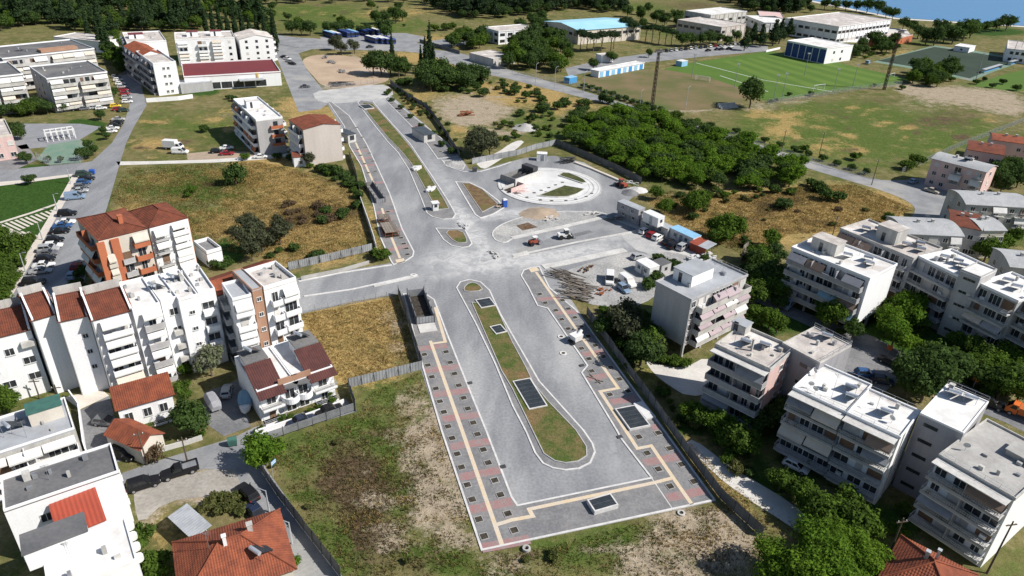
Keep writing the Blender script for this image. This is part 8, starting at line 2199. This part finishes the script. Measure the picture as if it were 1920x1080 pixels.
def trestle():
    g = G(1116,712); o = empty('trestle', (g.x, g.y, .13), .2); tag(o, 'folded timber trestle lying on the right pavement', 'trestle')
    for a in (.35, -.15): q = cube('beam', o, 'timber', 0, 0, .05, 3.2, .14, .1, math.radians(-60) + a)
    cube('cross_bar', o, 'timber', .4, -1.0, .16, 1.2, .12, .1, .2)
trestle()
g = G(1208,772); o = MB().box(-.9, .9, -2.2, 2.2, 0, .3).build('concrete_slab', 'paving_white'); o.location = (g.x, g.y, .13); o.rotation_euler = (0, 0, ANG); tag(o, 'white concrete slab beside the right pavement grating', 'slab')
def pole(label, base, h, kind='wood', name='utility_pole', arm=1.6, rz=0.0, r=.14):
    g = G(*base); o = empty(name, (g.x, g.y, 0), rz); tag(o, label, 'pole')
    m = 'pole_wood' if kind == 'wood' else ('metal_galv' if kind == 'lamp' else 'metal_grey')
    MB().tube((0, 0, 0), (0, 0, h), r, r * .6, 8).build('shaft', m, o)
    if kind == 'wood':
        cube('cross_arm', o, m, 0, 0, h - .7, arm, .12, .12)
        for x in (-.7, 0, .7): MB().tube((x * arm / 2, 0, h - .58), (x * arm / 2, 0, h - .38), .05, n=6).build('insulator', 'frame_white', o)
    elif kind == 'lamp':
        MB().tube((0, 0, h - .05), (arm, 0, h + .3), .04, n=5).build('arm', m, o); MB().hexa([(arm - .1, -.13, h + .24), (arm + .6, -.13, h + .3), (arm + .6, .13, h + .3), (arm - .1, .13, h + .24), (arm - .1, -.1, h + .36), (arm + .55, -.1, h + .4), (arm + .55, .1, h + .4), (arm - .1, .1, h + .36)]).build('lamp_head', 'metal_grey', o)
    else:
        MB().box(-.7, .7, -.12, .12, h - .3, h + .3).build('floodlights', 'metal_galv', o)
    return o
pole('wooden pole at the bend of the diagonal road', (1634,347), 8.5, rz=.6)
pole('wooden pole on the golden field by the grey block', (1558,452), 7, rz=.6)
pole('wooden pole at the bottom right beside the tiled roof', (1652,1075), 10, rz=.2)
pole('wooden pole in front of the grey concrete roofed block', (1850,1075), 9.5, rz=.2)
pole('short pole left of two in front of the terrace end house', (75,748), 4.2, rz=.2)
pole('short pole right of two in front of the terrace end house', (115,760), 4.2, rz=.2)
pole('wooden pole at the corner by the reddish bush', (276,872), 6.5, rz=.4)
pole('wooden pole on the street beside the pickup', (352,868), 5, rz=.4)
pole('wooden pole at the meadow edge of the diagonal road', (1465,285), 8, rz=.5)
pole('wooden pole on the meadow below the football pitch', (1536,290), 8, rz=.5)
for i, (x, y) in enumerate([(1094,174),(1198,212),(1040,165),(1285,205),(1004,185 - 27)]):
    pole('tall lamp post beside the diagonal road, %s from the left' % ORD[[2, 3, 1, 4, 0][i]], (x, y), 9, 'lamp', 'street_lamp', rz=1.0, group=None) if False else pole('tall lamp post beside the diagonal road, %s from the left' % ORD[[2, 3, 1, 4, 0][i]], (x, y), 9, 'lamp', 'street_lamp', rz=1.0)
for i, (x, y) in enumerate([(1297,146),(1377,165),(1450,188),(1466,185),(1508,142),(1562,175),(1598,165),(1907,112)]):
    pole('slim pitch floodlight pole, %s from the left' % ORD[i], (x, y), 11, 'flood', 'floodlight_pole', r=.16)
pole('leaning lamp post at the near corner of the dark pitch', (1830,148), 13, 'flood', 'floodlight_pole', r=.2)
pole('lamp post at the right end of the dark pitch by the dugouts', (1893,120), 13, 'flood', 'floodlight_pole', r=.2)
for i, (x, y) in enumerate([(133,345),(108,395),(80,450),(48,510)]):
    pole('lamp post along the park pavement, %s from the crossroads' % ORD[i], (x, y), 4.5, 'lamp', 'street_lamp', .8, rz=0)
for i, (x, y) in enumerate([(505,960),(548,1020)]):
    pole('%s lamp post on the dark alley fence' % ('upper', 'lower')[i], (x, y), 4, 'lamp', 'street_lamp', .8, rz=3.1)
def mast(label, base, h):
    g = G(*base); o = empty('stadium_mast', (g.x, g.y, 0), .5); tag(o, label, 'mast')
    n = 14
    for (sx, sy) in ((-1, -1), (1, -1), (1, 1), (-1, 1)): MB().tube((sx * .5, sy * .5, 0), (sx * .38, sy * .38, h), .11, .08, 5).build('leg', 'lattice', o)
    mb = MB()
    for i in range(n):
        z0, z1 = h * i / n, h * (i + 1) / n; a0, a1 = .5 - .12 * i / n, .5 - .12 * (i + 1) / n
        c = [(-1, -1), (1, -1), (1, 1), (-1, 1)]
        for j in range(4):
            p, q = c[j], c[(j + 1) % 4]
            mb.tube((p[0] * a0, p[1] * a0, z0), (q[0] * a1, q[1] * a1, z1), .06, n=4).tube((q[0] * a0, q[1] * a0, z0), (p[0] * a1, p[1] * a1, z1), .06, n=4).tube((p[0] * a1, p[1] * a1, z1), (q[0] * a1, q[1] * a1, z1), .05, n=4)
    mb.build('bracing', 'lattice', o)
    MB().box(-2.2, 2.2, -.5, .5, h, h + .15).box(-2.2, 2.2, -.5, -.45, h + .15, h + 1.1).build('platform', 'lattice', o)
    for i in range(6): MB().tube((-1.9 + i * .76, -.5, h + .5), (-1.9 + i * .76, -.85, h + .4), .25, .32, 8).build('floodlight', 'metal_grey', o)
mast('tall rusty lattice floodlight mast at the corner of the worn field', (1222,204), 22.8)
mast('tall rusty lattice floodlight mast beyond the big meadow', (1657,169), 26)
def goal(label, a, b):
    p, q = G(*a), G(*b); d = q - p; o = empty('football_goal', (p.x, p.y, 0), math.atan2(d.y, d.x)); tag(o, label, 'goal')
    for x in (0, 7.3): MB().tube((x, 0, 0), (x, 0, 2.44), .1, n=6).build('upright', 'frame_white', o); MB().tube((x, 0, 2.44), (x, 2, 0), .04, n=4).build('stay', 'frame_white', o)
    MB().tube((0, 0, 2.44), (7.3, 0, 2.44), .1, n=6).build('crossbar', 'frame_white', o)
    mb = MB()
    for i in range(15): mb.tube((i * 7.3 / 14, 0, 2.4), (i * 7.3 / 14, 2, 0), .02, n=3)
    for i in range(6): mb.tube((0, 2 * i / 6, 2.4 - .4 * i), (7.3, 2 * i / 6, 2.4 - .4 * i), .02, n=3)
    mb.build('net', 'frame_white', o)
goal('white goal on the left end of the green pitch', (1303,150), (1321,153)); goal('white goal on the near side of the green pitch', (1525,170), (1541,168)); goal('white goal near the right end of the green pitch', (1664,149), (1671,147))
def dugout(label, a, b):
    p, q = G(*a), G(*b); d = q - p; L_ = d.length; o = empty('dugout', (p.x, p.y, 0), math.atan2(d.y, d.x)); tag(o, label, 'dugout')
    MB().box(0, L_, 1.6, 1.75, 0, 2).build('back', 'metal_galv', o); MB().box(0, L_, -.2, 1.8, 2.0, 2.12).build('roof', 'metal_galv', o); MB().box(.2, L_ - .2, 1, 1.5, 0, .45).build('bench', 'blue_paint', o)
    for x in (0, L_ - .1): MB().box(x, x + .1, 0, 1.6, 0, 2).build('side', 'metal_galv', o)
dugout('left dugout with a pale roof beside the dark pitch', (1845,138), (1878,128)); dugout('right dugout with a pale roof beside the dark pitch', (1895,123), (1925,114))
o = empty('spectator_stand', G(1368,203)); o.rotation_euler = (0, 0, .45); tag(o, 'small stepped bench stand beside the lone round tree', 'stand')
for i in range(4): cube('bench_row', o, 'metal_galv', 0, i * .8, 0, 9, .5, .4 + .4 * i)
# blue hut by the diagonal road, training poles
b = house_box('blue_hut', 'small bright blue hut at the left end of the changing cabins', 'hut', [(1068,147),(1082,144),(1080,140)], 2.6, 'blue_paint', 'blue_light')
b = house_box('coach_hut', 'small blue and white hut on the upper edge of the green pitch', 'hut', [(1279,116),(1290,114),(1288,110)], 2.6, 'blue_light', 'frame_white')
# pergola, boat, covered trailer
p, q = G(322, 673), G(352, 662); d = q - p
o = empty('pergola', (p.x, p.y, 0), math.atan2(d.y, d.x)); tag(o, 'brown pergola with pale beams under the white terrace', 'pergola')
for x in (0, 4.4):
    for y in (0, 3.6): cube('post', o, 'timber', x, y, 0, .14, .14, 2.6)
MB().box(-.2, 4.6, -.2, 3.8, 2.62, 2.7).build('roof', 'awn_brown', o)
for i in range(7): cube('beam', o, 'path_pale', .2 + i * .66, 1.8, 2.7, .12, 4.2, .12)
g0, g1 = G(462, 745), G(461, 785); d = g1 - g0
o = empty('covered_boat', ((g0.x + g1.x) / 2, (g0.y + g1.y) / 2, .35), math.atan2(d.y, d.x)); tag(o, 'boat under a pale blue cover in the shaded yard', 'boat')
mb = MB(); loft(mb, [(-2.8, .85, .3, 1.0, .1), (-1.4, 1.05, .2, 1.15, .15), (.3, 1.05, .2, 1.25, .15), (1.8, .7, .25, 1.25, .15), (2.8, .1, .6, 1.3, .03)]); mb.build('hull', 'frame_white', o)
mb = MB(); loft(mb, [(-2.85, .88, .9, 1.35, .3), (-1.4, 1.09, .95, 1.75, .55), (.3, 1.09, 1.0, 1.8, .6), (1.2, .9, 1.0, 1.55, .5)]); mb.build('cover', 'awn_blue', o)
for y in (-.8, .8): MB().tube((-1, y - .1, .0), (-1, y + .1, .0), .33, n=12).build('trailer_wheel', 'tyre', o)
cube('trailer_frame', o, 'metal_grey', 0, 0, .02, 4.5, .2, .14)
g0, g1 = G(390, 742), G(412, 782); d = g1 - g0
o = empty('covered_trailer', ((g0.x + g1.x) / 2, (g0.y + g1.y) / 2, .3), math.atan2(d.y, d.x)); tag(o, 'covered pale grey trailer beside the dark yard tree', 'trailer')
mb = MB(); loft(mb, [(-2.2, .9, .3, 1.2, .3), (-1.5, 1.0, .2, 1.7, .5), (1.3, 1.0, .2, 1.6, .5), (2.2, .8, .3, 1.0, .3)]); mb.build('cover', 'awn_grey', o)
for y in (-.85, .85): MB().tube((0, y - .1, .02), (0, y + .1, .02), .32, n=12).build('wheel', 'tyre', o)
# signs and board
g = G(1393,488); o = empty('wooden_board', (g.x, g.y, 0), .9); tag(o, 'tall grey plank board standing behind the rusty lean-to', 'board')
for i in range(7): cube('plank', o, 'timber', -1.3 + i * .43, 0, .1, .41, .08, 4.4 + .1 * (i % 2))
for i, (x, y, l) in enumerate([(1663,668,'orange sign board under the courtyard trees'), (1824,727,'orange awning on a pole in the green court')]):
    g = G(x, y); o = empty('orange_sign', (g.x, g.y, 0), -.6); tag(o, l, 'sign'); cube('post', o, 'metal_grey', 0, 0, 0, .1, .1, 1.6); MB().box(-.5, .5, -.05, .05, 1.5, 2.5).build('board', 'orange_paint', o)
def bin_(label, c, m, rz):
    g = G(*c); o = empty('waste_container', (g.x, g.y, .06), rz); tag(o, label, 'bin')
    MB().hexa([(-.6, -.4, .15), (.6, -.4, .15), (.6, .4, .15), (-.6, .4, .15), (-.68, -.5, 1.1), (.68, -.5, 1.1), (.68, .5, 1.1), (-.68, .5, 1.1)]).build('body', m, o)
    MB().tube((-.68, 0, 1.1), (.68, 0, 1.1), .48, n=10).build('lid', m, o)
    for x in (-.5, .5):
        for y in (-.35, .35): MB().tube((x, y - .04, .1), (x, y + .04, .1), .1, n=8).build('caster', 'tyre', o)
bin_('dark skip bin on the road left of the roundabout', (890,322), 'metal_dark', .3); bin_('green waste bin at the corner of the lower left street', (437,835), 'awn_green', .4); bin_('blue waste bin by the crossroads of the parked row', (174,327), 'plastic_blue', .2)

# more clutter on the site
for i, (c, m, l) in enumerate([((1150,412),'timber','loose boards at the foot of the stacked cabins'),((1110,402),'concrete_light','kerb stones laid out along the gravel island'),((1030,412),'concrete_light','white blocks on the gravel island'),((1128,548),'rust','rusty scrap at the back of the gravel yard'),((1100,505),'soil','earth clods along the concrete footing'),((1345,495),'metal_galv','crushed metal by the rubble pile'),((1150,530),'metal_dark','dark pallets beside the lone white van'),((870,425),'kerb','kerb stones waiting near the small island'),((925,478),'concrete_light','broken kerb pieces on the crossing'),((1185,345),'paving_white','white stones at the edge of the roundabout road')]):
    scatter_stack('material_pile', l, c, 12, 1.1, 2.0, m, .3 * i, 50 + i, 'heap', .2, .4, 'piece')

g = G(513, 897); o = empty('flag', (g.x, g.y, 0), 1.2); tag(o, 'small blue and white striped flag on the dark alley fence', 'flag')
MB().tube((0, 0, 0), (0, 0, 3.2), .03, n=5).build('pole', 'metal_galv', o)
for i in range(5): MB().box(.03, 1.0, -.012, .012, 2.35 + i * .15, 2.5 + i * .15).build('stripe', 'blue_paint' if i % 2 == 0 else 'frame_white', o)
